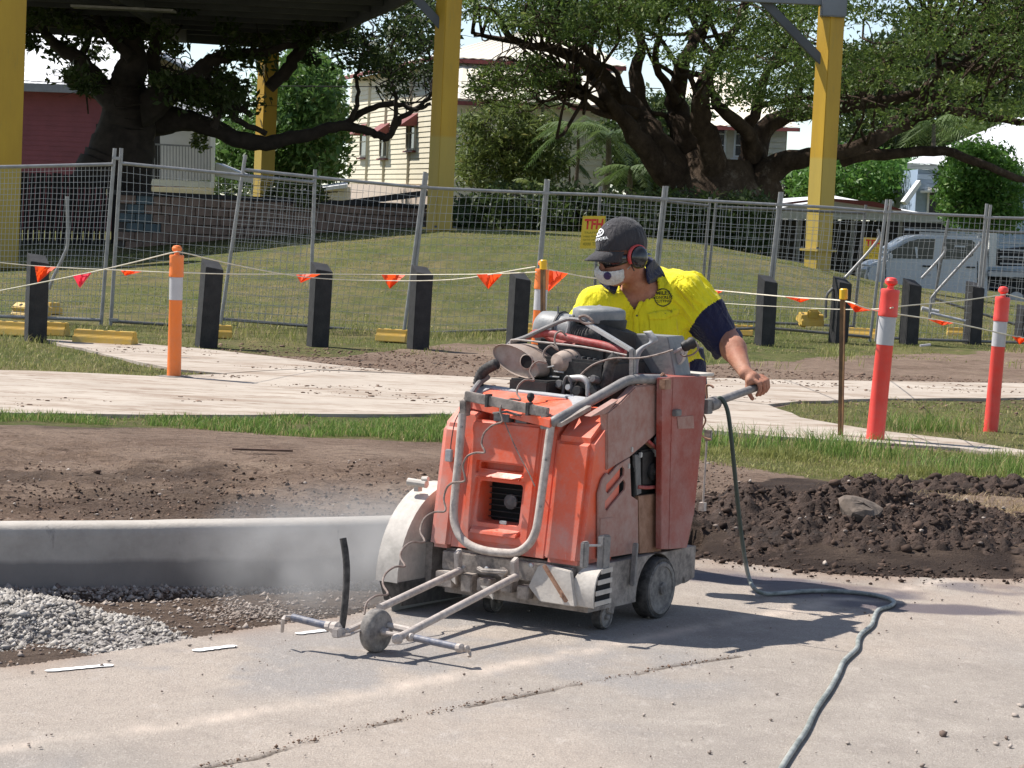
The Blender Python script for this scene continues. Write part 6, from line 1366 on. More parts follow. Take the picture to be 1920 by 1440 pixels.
# yellow block feet
basic('block_yellow', (.72, .42, .012), .6, var=.3, c2=(.55, .36, .05), sc=6, dust=.30)
def foot(label, u, v, Y, L=.72, rz=-.12, tilt=0, name='ballast_block'):
    p = G(u, v, ZG + .01); L = L * p[1] / Y; p = T(u, v, Y) if tilt else p; r = thing(name, label, 'fence foot', tuple(p), rz, 'yellow fence feet'); w, h = .23, .13
    prof = [(-w / 2, 0), (w / 2, 0), (w / 2 - .02, h * .55), (w / 2 - .05, h * .6), (w / 2 - .06, h), (-w / 2 + .06, h), (-w / 2 + .05, h * .6), (-w / 2 + .02, h * .55)]
    MB().prism([(-L / 2, y, z) for y, z in prof], (L, 0, 0)).build('block', 'block_yellow', r, bevel=.008)
    for x in (-.12, 0, .12): MB().lathe([(.022, h - .002), (.022, h + .002)], (x, 0, 0), n=12).build('socket', 'hole_black', r)
    r.rotation_euler = (tilt, 0, rz); return r
foot('long bright yellow block under the double fence posts at left', 197, 645, 24.9, .64); foot('yellow block on the ground behind the leftmost black post', 28, 628, 25.8, .55, -.2); foot('tilted yellow block leaning on another behind the leftmost black post', 62, 592, 26.1, .42, -.5, .5)
foot('yellow block end showing right of the leftmost black post', 98, 588, 26.6, .14, .8); foot('low yellow block half hidden in grass right of the leftmost black post', 96, 628, 26.0, .36, -.1); foot('small yellow block end beside the second black post', 418, 633, 25.6, .18, .2)
foot('faded yellow block under the leaning fence post at the middle', 736, 640, 26.0, .34, -.2); foot('yellow foot under the fence joint left of the machine', 1000, 628, 28.2, .4, -.2); foot('long faded yellow block between picket and red bollard', 1620, 634, 29.6, .40, -.3)
foot('yellow block right of the posts behind the long bent stay', 1800, 632, 31.0, .34, -.1); foot('yellow block behind the worker arm in the grass', 1385, 628, 29.5, .35, -.1)
r = foot('yellow clamp block hanging on the back fence right of the worker', 1518, 606, 30.2, .26, .3, .3); MB().box((.0, -.05, .14), (.16, .05, .12)).build('clamp', 'block_yellow', r, bevel=.02); MB().box((-.10, -.02, -.01), (.10, .10, .06)).build('clamp', 'block_yellow', r, bevel=.02)
foot('small yellow foot at the right end of the footpath verge', 1926, 602, 32.0, .3, 0)
# signs on the fence
basic('sign_yellow', (.80, .56, .02), .5, var=.12, sc=5, dust=.1); basic('sign_red', (.70, .035, .02), .5, var=.1); basic('sign_olive', (.30, .27, .02), .6)
def sign(label, P4, Y, txt):
    A = [T(u, v, Y) for u, v in P4]; base = A[3]; r = thing('warning_sign', label, 'sign', tuple(base), 0, 'signs tied to the site fence'); R_ = lambda s, t, o=0.0: (A[0] * (1 - s) + A[1] * s) * (1 - t) + (A[3] * (1 - s) + A[2] * s) * t - base + np.array([0, -o, 0])
    MB().prism([R_(0, 0), R_(1, 0), R_(1, 1), R_(0, 1)], (0, .006, 0)).build('panel', 'sign_yellow', r)
    mb = MB()
    for q in ((0, 0, 1, .03), (0, .97, 1, 1), (0, .03, .03, .97), (.97, .03, 1, .97)): mb.prism([R_(q[0], q[1], .006), R_(q[2], q[1], .006), R_(q[2], q[3], .006), R_(q[0], q[3], .006)], (0, .004, 0))
    mb.build('border', 'sign_yellow', r)
    def word(t, s, tt, sx, sy, mat, nm, bold=.02):
        me = text_strip(t, 0, 0, 0, 0, nm, None, None, 0, None, bold=bold); xs = np.array([v.co.x for v in me.vertices]); ys_ = np.array([v.co.y for v in me.vertices]); x0, x1, y0, y1 = xs.min(), xs.max(), ys_.min(), ys_.max()
        for v in me.vertices: a, b = (v.co.x - x0) / (x1 - x0), (v.co.y - y0) / (y1 - y0); v.co = Vector(R_(s + a * sx, tt + (1 - b) * sy, .005))
        link(nm, me, mat, r)
    word(txt, .10, .09, .82, .32, 'sign_red', 'letters', .035)
    for t, w, hgt, lb in ((.48, .7, .07, 'TRAFFIC'), (.60, .74, .06, 'HIRE FENCE'), (.70, .74, .06, 'SITE HIRE'), (.81, .74, .10, '4000 TFH')): word(lb, .12, t, w, hgt, 'sign_olive', 'small_print', .0)
sign('yellow sign with red TFH letters on the fence directly left of the cap', ((1093, 405), (1136, 405), (1128, 466), (1087, 466)), 28.85, 'TFH')
sign('yellow sign with red TFH letters on the fence left of the parked truck', ((1620, 445), (1656, 447), (1652, 487), (1618, 485)), 31.0, 'TFH')
# litter and pale scraps by the posts
for (u, v, Y, w, lab) in ((516, 638, 23.9, .06, 'small pale timber scrap on the footpath edge below the fence blocks'), (1735, 648, 27.0, .12, 'white scrap lying in the grass between the red bollards')):
    pass
o = MB().box((0, 0, 0), (.075, .05, .04)).build('timber_scrap', 'cord'); o.location = T(172, 645, 24.4); tag(o, 'small pale timber scrap below the long yellow block', 'scrap')
o = MB().box((0, 0, 0), (.12, .04, .02)).build('pale_scrap', 'reflective_white'); o.location = T(1735, 647, 26.8); o.rotation_euler = (0, -.15, .1); tag(o, 'white scrap lying in the grass between the two red bollards', 'scrap')
# scratched timber grain at the base of a post
# ================================================================ COURT ROOF ON YELLOW COLUMNS
def RP(u, v, P0, n): r = ray(u, v); n = np.array(n, float); return CAM + r * ((n @ (np.array(P0) - CAM)) / (n @ r))
m = NT('column_yellow'); c = m.mix(m.ramp(m.noise(1.2, 5, .6, m.map((2, 2, .5))), .35, .7), (.52, .315, .03), (.42, .245, .025)); c = m.mix(m.math('MULTIPLY', m.ramp(m.noise(3, 6, .75, m.map((3, 3, .6))), .58, .72), .5), c, (.30, .23, .05))
sx = m.n.new('ShaderNodeSeparateXYZ'); m.l.new(m.co, sx.inputs[0]); c = m.mix(m.math('MULTIPLY', m.ramp(sx.outputs[2], 1.75, 1.70), .45), c, (.42, .37, .12)); m.color(c).set(.55, 0, .35)
basic('roof_steel', (.085, .09, .10), .6, var=.3, sc=2); basic('roof_sheet', (.085, .085, .09), .7, var=.35, sc=1.5); basic('beam_grey', (.19, .20, .22), .5, var=.2, sc=2)
court = thing('court_roof', 'large dark steel roof over the court carried by yellow square columns', 'roof', (-6, 52, 1))
CO = np.array([-6, 52, 1.0]); RZ_ = 5.62
def column(u, vb, ut, w, Y, yaw, top=None):
    p = T(u, vb, Y) ; h = (RZ_ - p[2]) if top is None else top - p[2]; M_ = Matrix.Rotation(yaw, 3, 'Z'); b = p - CO; mb = MB()
    pts = [M_ @ Vector((x * w / 2, y * w / 2, 0)) for x, y in ((-1, -1), (1, -1), (1, 1), (-1, 1))]; mb.prism([Vector((q.x, q.y, -.4)) for q in pts], (0, 0, h + .4)); o = mb.build('column', 'column_yellow', court, bevel=.012); o.location = b
    mb = MB(); mb.box((0, 0, .01), (w * 1.35, w * 1.35, .04), M_); o2 = mb.build('base_plate', 'column_yellow', o); 
    for x in (-1, 1):
        for y in (-1, 1): q = M_ @ Vector((x * w * .58, y * w * .58, .03)); MB().lathe([(.025, 0), (.025, .04)], q, n=8).build('anchor_bolt', 'roof_steel', o)
    return p
column(823, 430, 0, .36, 45, .60); column(1534, 470, 0, .36, 45, .62); column(-2, 500, 0, .50, 41, .60); column(493, 378, 0, .42, 66, .62, 5.75)
def cb(name, a, b, w, h, mat, mbv=.01): return MB().bar(np.array(a) - CO, np.array(b) - CO, w, h).build(name, mat, court, bevel=mbv)
colM, colR = T(835, 100, 45), T(1550, 100, 45)
cb('front_beam', (colM[0] - 14, 44.9, 5.80), (colR[0] + .18, 44.9, 5.80), .20, .34, 'beam_grey')
cb('brace', T(1548, 122, 45), T(1405, -26, 45), .16, .16, 'roof_steel'); cb('brace', T(838, 60, 45), T(720, -70, 45), .16, .16, 'roof_steel'); MB().box(T(1563, 12, 44.85) - CO, (.46, .34, .40)).build('beam_end', 'beam_grey', court, bevel=.02)
edge = [(-24, 38.5), (-1.7, 44.6), (-2.75, 50.2), (-5.05, 60.6), (-6.7, 65.8), (-13.0, 64.2), (-26, 62.5)]
MB().prism([(x - CO[0], y - CO[1], 6.02 - CO[2]) for x, y in edge], (0, 0, .12)).build('roof_sheet', 'roof_sheet', court)
for i in range(1, 6): a, b = edge[i], edge[(i + 1) % 7]; cb('fascia', (a[0], a[1], 5.86), (b[0], b[1], 5.86), .08, .42, 'roof_steel', 0)
for i in range(11):
    y = 46.5 + i * 1.75; xr = np.interp(y, [44.6, 50.2, 60.6, 65.8], [-1.7, -2.75, -5.05, -6.7]); cb('purlin', (-24, y - .9, 5.90), (xr - .06, y, 5.90), .09, .20, 'roof_steel', 0)
for x in (-8.5, -15): cb('rafter', (x, 44, 5.74), (x - .6, 63.8, 5.74), .18, .36, 'roof_steel', 0)
MB().box(np.array(T(232, 14, 52)) - CO + np.array([0, 0, -.03]), (2.2, .5, .05)).build('lit_strip', 'galv', court)  # pale metal strip painted as a lit strip under the dark roof

# ================================================================ FOLIAGE
def leafmat(name, c1, c2, c3, tr=.35):
    m = NT(name); a = m.attr('tint'); c = m.mix(a.outputs['Fac'], c1, c2); c = m.mix(m.ramp(a.outputs['Fac'], .86, .90), c, c3); m.color(c).set(.5, 0, .35)
    t = m.n.new('ShaderNodeBsdfTranslucent'); m.l.new(c, t.inputs['Color']); mx = m.n.new('ShaderNodeMixShader'); mx.inputs[0].default_value = tr
    m.l.new(m.b.outputs[0], mx.inputs[1]); m.l.new(t.outputs[0], mx.inputs[2]); m.l.new(mx.outputs[0], m.out.inputs[0])
leafmat('leaf_rain', (.065, .115, .022), (.16, .22, .05), (.26, .30, .08), .38); leafmat('leaf_dark', (.035, .060, .018), (.075, .11, .03), (.13, .15, .05), .35)
leafmat('leaf_mango', (.06, .13, .03), (.14, .24, .055), (.20, .24, .07)); leafmat('leaf_bright', (.07, .17, .03), (.14, .27, .05), (.22, .33, .08)); leafmat('leaf_palm', (.07, .12, .03), (.15, .21, .065), (.20, .20, .08)); leafmat('leaf_olive', (.09, .13, .03), (.20, .24, .07), (.26, .26, .09))
m = NT('bark'); c = m.mix(m.ramp(m.noise(2.2, 7, .75, m.map((1, 1, .6))), .38, .66), (.045, .030, .021), (.125, .088, .062)); c = m.mix(m.math('MULTIPLY', m.ramp(m.noise(1.5, 6, .75), .56, .68), .7), c, (.26, .21, .165)); m.color(c).set(.95, 0, .15).bump(m.noise(9, 7, .8, m.map((1, 1, .35))), 1.0, .08)
basic('bark_dark', (.055, .042, .035), .95, var=.5, sc=4, bump=.9, bs=12); basic('palm_trunk', (.16, .12, .09), .9, var=.5, sc=6)
def leaves(name, cen, rad, per, size, mat, parent, base, droop=.5, asp=.5, zs=None):
    """leaf blades scattered through flattened clumps; cen (n,3), rad (n,3)"""
    n = len(cen); N = n * per; d = np.random.normal(size=(n, per, 3)); d /= np.linalg.norm(d, axis=2, keepdims=True); d *= np.random.rand(n, per, 1)**.45
    P_ = (cen[:, None] + d * rad[:, None]).reshape(-1, 3); up = np.random.normal(size=(N, 3)) * np.array([1, 1, .9]) + np.array([0, 0, 1 - droop]); up /= np.linalg.norm(up, axis=1, keepdims=True)
    t = np.cross(up, np.random.normal(size=(N, 3))); t /= np.linalg.norm(t, axis=1, keepdims=True); b = np.cross(up, t); s = size * np.random.uniform(.6, 1.3, (N, 1))
    v = np.stack([P_ - t * s, P_ - b * s * asp * .8 + t * s * .1, P_ + t * s - up * s * .25, P_ + b * s * asp * .8 + t * s * .1], 1).reshape(-1, 3) - base
    f = np.arange(N * 4).reshape(-1, 4); ti = (np.random.rand(n, 1) * .5 + np.random.rand(n, per) * .5).reshape(-1); ti = np.where(np.random.rand(N) < .05, .95, ti * .85)
    c = np.repeat(np.stack([ti] * 3, 1), 4, 0); return npmesh(name, v, f, mat, parent, attrs={'tint': c}, kind='stuff')
def limb(pts, Y, base, mat, parent, name='branch', sub=4, n=8, jig=.012):
    P_ = [T(p[0], p[1], Y if np.isscalar(Y) else Y[i]) for i, p in enumerate(pts)]; rs = [p[2] * (Y if np.isscalar(Y) else Y[i]) / FP for i, p in enumerate(pts)]
    C_p = catmull([np.r_[p, r] for p, r in zip(P_, rs)], sub); path = [p[:3] - base + np.random.normal(0, jig * (2 + p[3] * 4) * .5, 3) for p in C_p]; rad = [max(.008, p[3]) * random.uniform(.95, 1.05) for p in C_p]
    MB().tube(path, rad, n).build(name, mat, parent, True, angle=80); return np.array([p[:3] for p in C_p])
def twigs(clumps, skel, base, mat, parent, r0=.03, name='twigs', frac=1.0):
    mb = MB()
    for c in clumps:
        if random.random() > frac: continue
        d = np.linalg.norm(skel - c, axis=1); j = int(np.argmin(d + np.random.rand(len(d)) * .8)); a = skel[j]
        if d[j] > 7: continue
        L = np.linalg.norm(c - a); q = [a, a * .66 + c * .34 + np.random.normal(0, .10 * L, 3), a * .3 + c * .7 + np.random.normal(0, .07 * L, 3) + np.array([0, 0, .06 * L]), c]; q = catmull(q, 3)
        mb.tube([p - base for p in q], list(np.linspace(r0 * (.6 + .15 * L), .008, len(q))), 5, cap=False)
        for k in range(3):
            e = c + np.random.normal(0, .45, 3) * np.array([1, 1, .35]); mb.tube([c * .5 + q[-3] * .5 - base, (c + e) / 2 - base + np.random.normal(0, .05, 3), e - base], [.012, .009, .005], 4, cap=False)
    o = mb.build(name, mat, parent, True); o['kind'] = 'stuff'; return o
# ---- the wide rain tree on the right
base = T(1345, 372, 62); tree = thing('rain_tree', 'huge spreading tree with many dark twisting limbs rising above the right half of the fence', 'tree', tuple(base)); sk = []
Ls = [[(1300, 372, 46), (1262, 320, 34), (1225, 265, 28), (1188, 212, 23), (1140, 155, 18), (1090, 112, 13), (1030, 92, 9), (960, 78, 6), (885, 62, 3)],
      [(1330, 372, 50), (1300, 300, 34), (1282, 250, 27), (1268, 190, 20), (1280, 120, 14), (1312, 60, 9), (1335, -10, 6)], [(1350, 372, 42), (1335, 300, 26), (1318, 235, 22), (1312, 180, 17), (1335, 120, 12), (1375, 60, 8), (1400, 0, 5)],
      [(1240, 290, 22), (1212, 225, 18), (1192, 150, 14), (1200, 85, 9), (1182, 10, 6)], [(1405, 372, 42), (1415, 305, 29), (1428, 250, 20), (1480, 218, 15), (1590, 196, 12), (1700, 182, 10), (1800, 128, 8), (1905, 108, 5)],
      [(1425, 372, 36), (1462, 305, 24), (1540, 292, 17), (1625, 272, 15), (1700, 228, 13), (1775, 203, 11), (1860, 222, 8), (1960, 232, 5)], [(1575, 298, 13), (1680, 286, 10), (1772, 284, 9), (1835, 308, 8), (1935, 342, 6)],
      [(1630, 270, 13), (1720, 198, 12), (1800, 152, 10), (1870, 126, 7), (1960, 100, 4)], [(1420, 290, 17), (1395, 240, 14), (1352, 205, 11), (1330, 160, 8), (1350, 90, 5)], [(1270, 345, 30), (1215, 285, 22), (1172, 225, 15), (1130, 175, 10), (1100, 130, 6)],
      [(1412, 300, 18), (1400, 250, 14), (1418, 200, 10), (1440, 130, 7), (1480, 70, 5)], [(1190, 212, 12), (1130, 200, 8), (1090, 170, 5), (1040, 160, 3)], [(1700, 228, 8), (1740, 170, 7), (1760, 110, 6), (1740, 40, 4)], [(1600, 195, 8), (1640, 140, 6), (1690, 90, 5), (1760, 50, 3)], [(1268, 190, 10), (1230, 120, 7), (1240, 60, 5), (1260, 0, 4)],
      [(1482, 218, 8), (1500, 150, 6), (1490, 90, 5), (1510, 20, 3)], [(1800, 128, 6), (1840, 70, 5), (1850, 10, 4)], [(1140, 155, 8), (1080, 60, 6), (1060, 0, 4)]]
for L_ in Ls:
    Yv = 62 + random.uniform(-1.5, 1.5); Ys = [62 + (Yv - 62) * min(1, i / 2) + random.uniform(-.6, .6) * min(1, i / 3) for i in range(len(L_))]; sk.append(limb(L_, Ys, base, 'bark', tree, jig=.02))
mb = MB(); mb.lathe([(1.75, -.4), (1.45, .0), (1.15, .45), (.85, 1.0)], (0, 0, 0), n=26, sx=.95, sy=.8).build('trunk', 'bark', tree, True)
sk = np.concatenate(sk)
for k in range(46):
    a = sk[random.randrange(len(sk))]
    if a[2] < base[2] + 1.6: continue
    s_ = 1 if a[0] > base[0] else -1; L_ = random.uniform(1.6, 3.6); d_ = np.array([s_ * random.uniform(.1, 1.0), random.uniform(-.5, .3), random.uniform(.15, .9)]); d_ /= np.linalg.norm(d_); q = [a - base + d_ * L_ * t + np.random.normal(0, .16, 3) * (t > 0) + np.array([s_ * .5 * t * t, 0, -.5 * t * t]) for t in (0, .3, .6, .85, 1)]
    q = catmull(q, 4); MB().tube(q, list(np.linspace(.085, .018, len(q))), 7).build('branch', 'bark', tree, True)
def canopy(n, outline, Y0, Y1, dens=None):
    u = np.random.uniform(min(p[0] for p in outline), max(p[0] for p in outline), n * 4); v = np.random.uniform(min(p[1] for p in outline), max(p[1] for p in outline), n * 4)
    k = inpoly(u, v, outline); u, v = u[k][:n], v[k][:n]
    if dens is not None: k = fbm(u / dens, v / dens * 1.8, seed=77, o=3) > .40; u, v = u[k], v[k]
    Y = np.random.uniform(Y0, Y1, len(u)); return np.array([T(a, b, c) for a, b, c in zip(u, v, Y)])
OUT = [(862, 20), (890, 55), (960, 62), (1040, 62), (1100, 85), (1140, 95), (1200, 90), (1260, 110), (1330, 150), (1380, 190), (1440, 185), (1500, 235), (1560, 215), (1640, 235), (1720, 215), (1800, 235), (1880, 215), (2100, 240), (2100, -260), (850, -260)]
cl = canopy(1650, OUT, 52, 72, 110); leaves('crown', cl, np.random.uniform(.5, 1.2, (len(cl), 1)) * np.array([1.0, 1.0, .34]), 110, .070, 'leaf_rain', tree, base, .25, .45)
cl3 = canopy(150, [(858, -120), (858, 25), (920, 50), (1010, 55), (1110, 65), (1180, 60), (1260, 70), (1260, -120)], 55, 68); leaves('crown', cl3, np.random.uniform(.5, 1.0, (len(cl3), 1)) * np.array([1, 1, .4]), 100, .075, 'leaf_rain', tree, base, .25, .45); twigs(cl3[:60], sk, base, 'bark', tree, .03)
cl2 = canopy(85, [(900, 130), (880, 175), (935, 200), (990, 190), (1030, 165), (1100, 140), (1000, 110)], 56, 62); leaves('hanging_leaves', cl2, np.random.uniform(.25, .5, (len(cl2), 1)) * np.array([1, 1, .6]), 40, .075, 'leaf_rain', tree, base, .6, .4)
twigs(cl[:420], sk, base, 'bark', tree, .035); twigs(cl2[:60], sk, base, 'bark', tree, .02)
# ---- the dark tree on the left
base1 = T(215, 345, 60); t1 = thing('fig_tree', 'dark old tree with a massive trunk and long low branch behind the left fence', 'tree', tuple(base1)); sk = []
for i, L_ in enumerate([[(208, 352, 80), (226, 290, 62), (238, 240, 54), (242, 200, 46), (238, 160, 34), (250, 110, 26), (246, 50, 17), (262, -20, 11)], [(225, 200, 32), (180, 152, 20), (148, 112, 15), (110, 88, 11), (85, 62, 8), (60, 20, 5)], [(265, 205, 38), (325, 168, 22), (372, 135, 17), (402, 112, 13), (440, 102, 11), (500, 98, 8), (548, 84, 6), (600, 60, 4)],
              [(285, 222, 36), (345, 226, 21), (400, 240, 17), (450, 262, 16), (500, 268, 14), (575, 252, 12), (640, 237, 10), (690, 246, 8), (722, 258, 7), (735, 250, 6), (752, 222, 5), (790, 196, 4), (812, 170, 3)],
              [(640, 237, 8), (690, 205, 6), (740, 195, 5), (780, 205, 4), (806, 195, 3)], [(735, 250, 5), (742, 200, 4), (736, 160, 3), (722, 130, 2)], [(505, 165, 12), (530, 140, 13), (555, 105, 12), (585, 62, 10), (602, 10, 8)], [(300, 160, 16), (285, 110, 14), (305, 60, 10), (330, 0, 7)], [(400, 240, 9), (410, 190, 5), (385, 130, 4)], [(660, 222, 5), (672, 180, 4), (668, 140, 3), (690, 100, 2)], [(250, 110, 12), (200, 60, 9), (170, 10, 6)], [(148, 112, 8), (170, 60, 6), (140, 20, 4)], [(400, 205, 8), (440, 200, 7), (470, 215, 5)], [(330, 160, 10), (420, 196, 8), (445, 225, 6), (500, 250, 5)]]):
    Yv = 60 + random.uniform(-.8, .8); sk.append(limb(L_, Yv if i else 60, base1, 'bark_dark', t1, name='trunk' if i == 0 else 'branch', jig=.004 if i == 0 else .012, sub=10 if i == 0 else 5, n=14 if i == 0 else 8))
sk = np.concatenate(sk)
for outl, n_, s_, dens in (([(20, 60), (40, 130), (90, 130), (150, 150), (200, 100), (330, 110), (420, 105), (470, 160), (510, 110), (600, 130), (700, 120), (815, 130), (815, -100), (20, -100)], 250, .11, 60), ([(560, 60), (610, 110), (680, 140), (740, 175), (800, 165), (850, 50), (830, -60), (600, -60)], 150, .085, 60), ([(290, 150), (330, 180), (420, 215), (470, 200), (440, 140), (360, 120)], 60, .10, None), ([(120, 140), (150, 170), (190, 165), (160, 130)], 14, .1, None)):
    cl = canopy(n_, outl, 56, 66, dens); leaves('crown', cl, np.random.uniform(.3, .75, (len(cl), 1)) * np.array([1, 1, .55]), 60, s_, 'leaf_dark', t1, base1, .5, .5); twigs(cl[:len(cl) // 2], sk, base1, 'bark_dark', t1, .02)
cl = np.array([T(u, v, 60.5) for u, v in ((372, 258), (382, 262), (365, 268), (378, 275))]); leaves('hanging_leaves', cl, np.full((4, 3), .14), 30, .09, 'leaf_olive', t1, base1)
# ---- bushy trees and shrubs
def bushy(name, label, outline, Y0, Y1, n, rad, per, size, mat, trunk=None, flat=.6, group=None, cat='tree', dens=None, asp=.5, droop=.5):
    b_ = T(trunk[0], trunk[1], (Y0 + Y1) / 2); r = thing(name, label, cat, tuple(b_), 0, group); cl = canopy(n, outline, Y0, Y1, dens)
    leaves('crown', cl, np.random.uniform(.6, 1.2, (len(cl), 1)) * rad * np.array([1, 1, flat]), per, size, mat, r, b_, droop, asp)
    top = cl[np.argmax(cl[:, 2])]; mid = cl.mean(0); MB().tube([np.zeros(3) - [0, 0, .4], (mid - b_) * .5, (mid - b_)], [.22 * rad, .16 * rad, .08 * rad], 9).build('trunk', 'bark_dark', r, True)
    skel = np.array([b_ * (1 - t) + mid * t for t in np.linspace(0.2, 1, 8)]); twigs(cl[:min(len(cl), 60)], skel, b_, 'bark_dark', r, .02, 'branches'); return r
bushy('mango_tree', 'dense bright green broad leaved tree between the far left column and the cream house', [(408, 240), (412, 310), (440, 325), (520, 335), (580, 335), (622, 325), (632, 250), (628, 165), (610, 125), (575, 102), (545, 108), (510, 140), (505, 200), (470, 230)], 86, 96, 420, 1.0, 60, .16, 'leaf_mango', (580, 340))
bushy('garden_tree', 'green tree behind the trunks at right of the right yellow column', [(1490, 300), (1500, 370), (1600, 372), (1682, 366), (1685, 320), (1660, 296), (1600, 290), (1540, 300)], 84, 92, 200, .9, 60, .13, 'leaf_bright', (1600, 380))
bushy('garden_bush', 'rounded bright green bush in front of the blue house at right', [(1772, 330), (1785, 290), (1830, 270), (1880, 285), (1908, 320), (1912, 380), (1905, 420), (1850, 425), (1790, 420), (1770, 385)], 66, 69, 230, .45, 75, .085, 'leaf_bright', (1840, 440), .8, None, 'bush')
bushy('garden_shrub', 'olive leaved shrub in front of the cream house right of the middle column', [(862, 235), (880, 212), (930, 195), (985, 205), (1030, 222), (1062, 262), (1060, 320), (1040, 352), (920, 352), (862, 345)], 72, 75, 210, .5, 60, .12, 'leaf_olive', (960, 365), .6, None, 'shrub', None, .3, .7)
bushy('dark_tree', 'dark tree mass behind the limbs at the far right', [(1560, 120), (1580, 300), (1700, 290), (1760, 262), (1960, 240), (2200, 230), (2200, 40), (1700, 60)], 96, 108, 420, 1.5, 60, .20, 'leaf_dark', (1800, 380))
bushy('dark_tree', 'dark green tree low behind the palm and the trunks at middle right', [(1130, 250), (1150, 380), (1300, 385), (1300, 200), (1200, 180)], 84, 90, 150, .9, 55, .15, 'leaf_dark', (1220, 390))
bushy('low_hedge', 'dark green hedge behind the crest between the two yellow columns', [(860, 366), (860, 435), (1000, 438), (1430, 462), (1440, 380), (1200, 370), (1000, 360)], 54, 57, 300, .45, 60, .085, 'leaf_dark', (1100, 440), .8, None, 'hedge')
bushy('grey_shrub', 'small feathery pale green shrub behind the leaning fence panel', [(505, 362), (530, 350), (590, 350), (615, 372), (600, 385), (520, 385)], 54, 56, 40, .25, 55, .06, 'leaf_olive', (560, 390), .7, None, 'shrub')
bushy('dark_tree', 'dark trees closing the view behind the left roof', [(-200, 240), (-200, 420), (40, 420), (480, 400), (480, 330), (40, 260)], 108, 118, 200, 1.4, 50, .2, 'leaf_dark', (100, 420))
bushy('dark_tree', 'dark trees behind the blue house at the right edge', [(1470, 330), (1480, 400), (1700, 400), (1710, 320)], 98, 104, 130, 1.2, 50, .18, 'leaf_dark', (1590, 410))
def palm(label, u, vb, vt, Y, r, nf=14, L=1.6, mat='leaf_palm', up=.6):
    b_ = T(u, vb, Y); t_ = T(u + 6, vt, Y); H = t_[2] - b_[2]; root = thing('palm_tree', label, 'palm', tuple(b_), 0, 'palms in the garden'); top = t_ - b_
    MB().tube([(0, 0, -.5), tuple(top * .5 + [.05, 0, 0]), tuple(top)], [r, r * .75, r * .6], 9).build('trunk', 'palm_trunk', root, True)
    for k in range(nf):
        a = 2 * PI * k / nf + random.random() * .5; el = random.uniform(-.3, 1.2) * up * 1.3; pts = []; d = np.array([math.cos(a), math.sin(a), 0]); l = L * random.uniform(.75, 1.1)
        for s in np.linspace(0, 1, 9): pts.append(top + d * l * s * math.cos(el * (1 - s * .4)) + np.array([0, 0, l * (s * math.sin(el) - .65 * s * s)]))
        vs, fs, ti = [], [], random.random() * .8; q = catmull(pts, 3); side = np.cross(d, [0, 0, 1])
        for i, p in enumerate(q[2:]):
            s = i / len(q); w = l * .30 * math.sin(PI * min(1, s * .92 + .12))
            for sg in (-1, 1):
                tip = p + side * sg * w + d * w * .45 - np.array([0, 0, w * random.uniform(.35, .9)]); o_ = len(vs); vs += [p - d * .022, p + d * .022, tip]; fs.append((o_, o_ + 1, o_ + 2))
        npmesh('frond', np.array(vs), np.array(fs), mat, root, attrs={'tint': np.full((len(vs), 3), ti)})
    return root
palm('slender palm with drooping fronds right of the olive shrub', 1078, 355, 238, 71, .07, 16, 1.5); palm('taller palm behind the shrub with upright fan fronds against the roof', 1012, 360, 198, 74, .09, 16, 1.3, up=1.0); palm('shaggy palm with dark hanging fronds left of the big trunk', 1135, 360, 255, 70, .12, 20, 1.5)
palm('low dark palm at the foot of the big trunk', 1175, 372, 315, 68, .10, 18, 1.2, 'leaf_palm', .4); palm('thin stemmed palm in front of the pale wall', 1062, 372, 300, 73, .04, 10, .8)
palm('pale palm crown among the dark trees at far right', 1745, 340, 232, 92, .12, 18, 2.4); palm('second palm crown right of the pale one among dark trees', 1850, 340, 240, 94, .12, 18, 2.4); palm('small yellow green palm at the foot of the shrub', 990, 366, 345, 70, .05, 14, .7, 'leaf_olive')

# ================================================================ HOUSES, WALLS
basic('paint_cream', (.66, .60, .46), .7, var=.08, sc=2); basic('paint_white', (.72, .72, .70), .6, var=.1, sc=2); basic('paint_blue', (.33, .42, .55), .6, var=.08, sc=2); basic('paint_maroon', (.20, .045, .055), .7, var=.2, sc=2); basic('trim_maroon', (.22, .05, .045), .6)
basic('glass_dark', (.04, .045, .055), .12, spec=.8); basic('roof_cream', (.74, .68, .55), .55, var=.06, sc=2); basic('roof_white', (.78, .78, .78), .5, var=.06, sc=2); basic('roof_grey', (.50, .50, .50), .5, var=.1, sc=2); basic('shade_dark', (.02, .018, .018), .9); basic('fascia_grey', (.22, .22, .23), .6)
def boards(name, A, B, zb, zt, mat, parent, o_, pitch=.17, step=.028):
    """lapped weatherboards between ground points A and B"""
    A = np.array(A[:2]); B = np.array(B[:2]); d = unit(np.r_[B - A, 0])[:2]; nrm = np.array([d[1], -d[0]]); n = int((zt - zb) / pitch); vs, fs = [], []
    for i in range(n):
        z0, z1 = zb + i * pitch, zb + (i + 1) * pitch; o = len(vs)
        for (P_, off, z) in ((A, step, z0), (B, step, z0), (B, 0, z1), (A, 0, z1), (A, 0, z0), (B, 0, z0)): q = P_ + nrm * off; vs.append((q[0] - o_[0], q[1] - o_[1], z - o_[2]))
        fs += [(o, o + 1, o + 2, o + 3), (o + 4, o + 5, o + 1, o)]
    ob = MB().add(vs, fs).build(name, mat, parent); ob['kind'] = 'stuff'; return ob
def poly3(name, pts, mat, parent, o_, th=(0, 0, -.12)): return MB().prism([np.array(p) - o_ for p in pts], th).build(name, mat, parent)
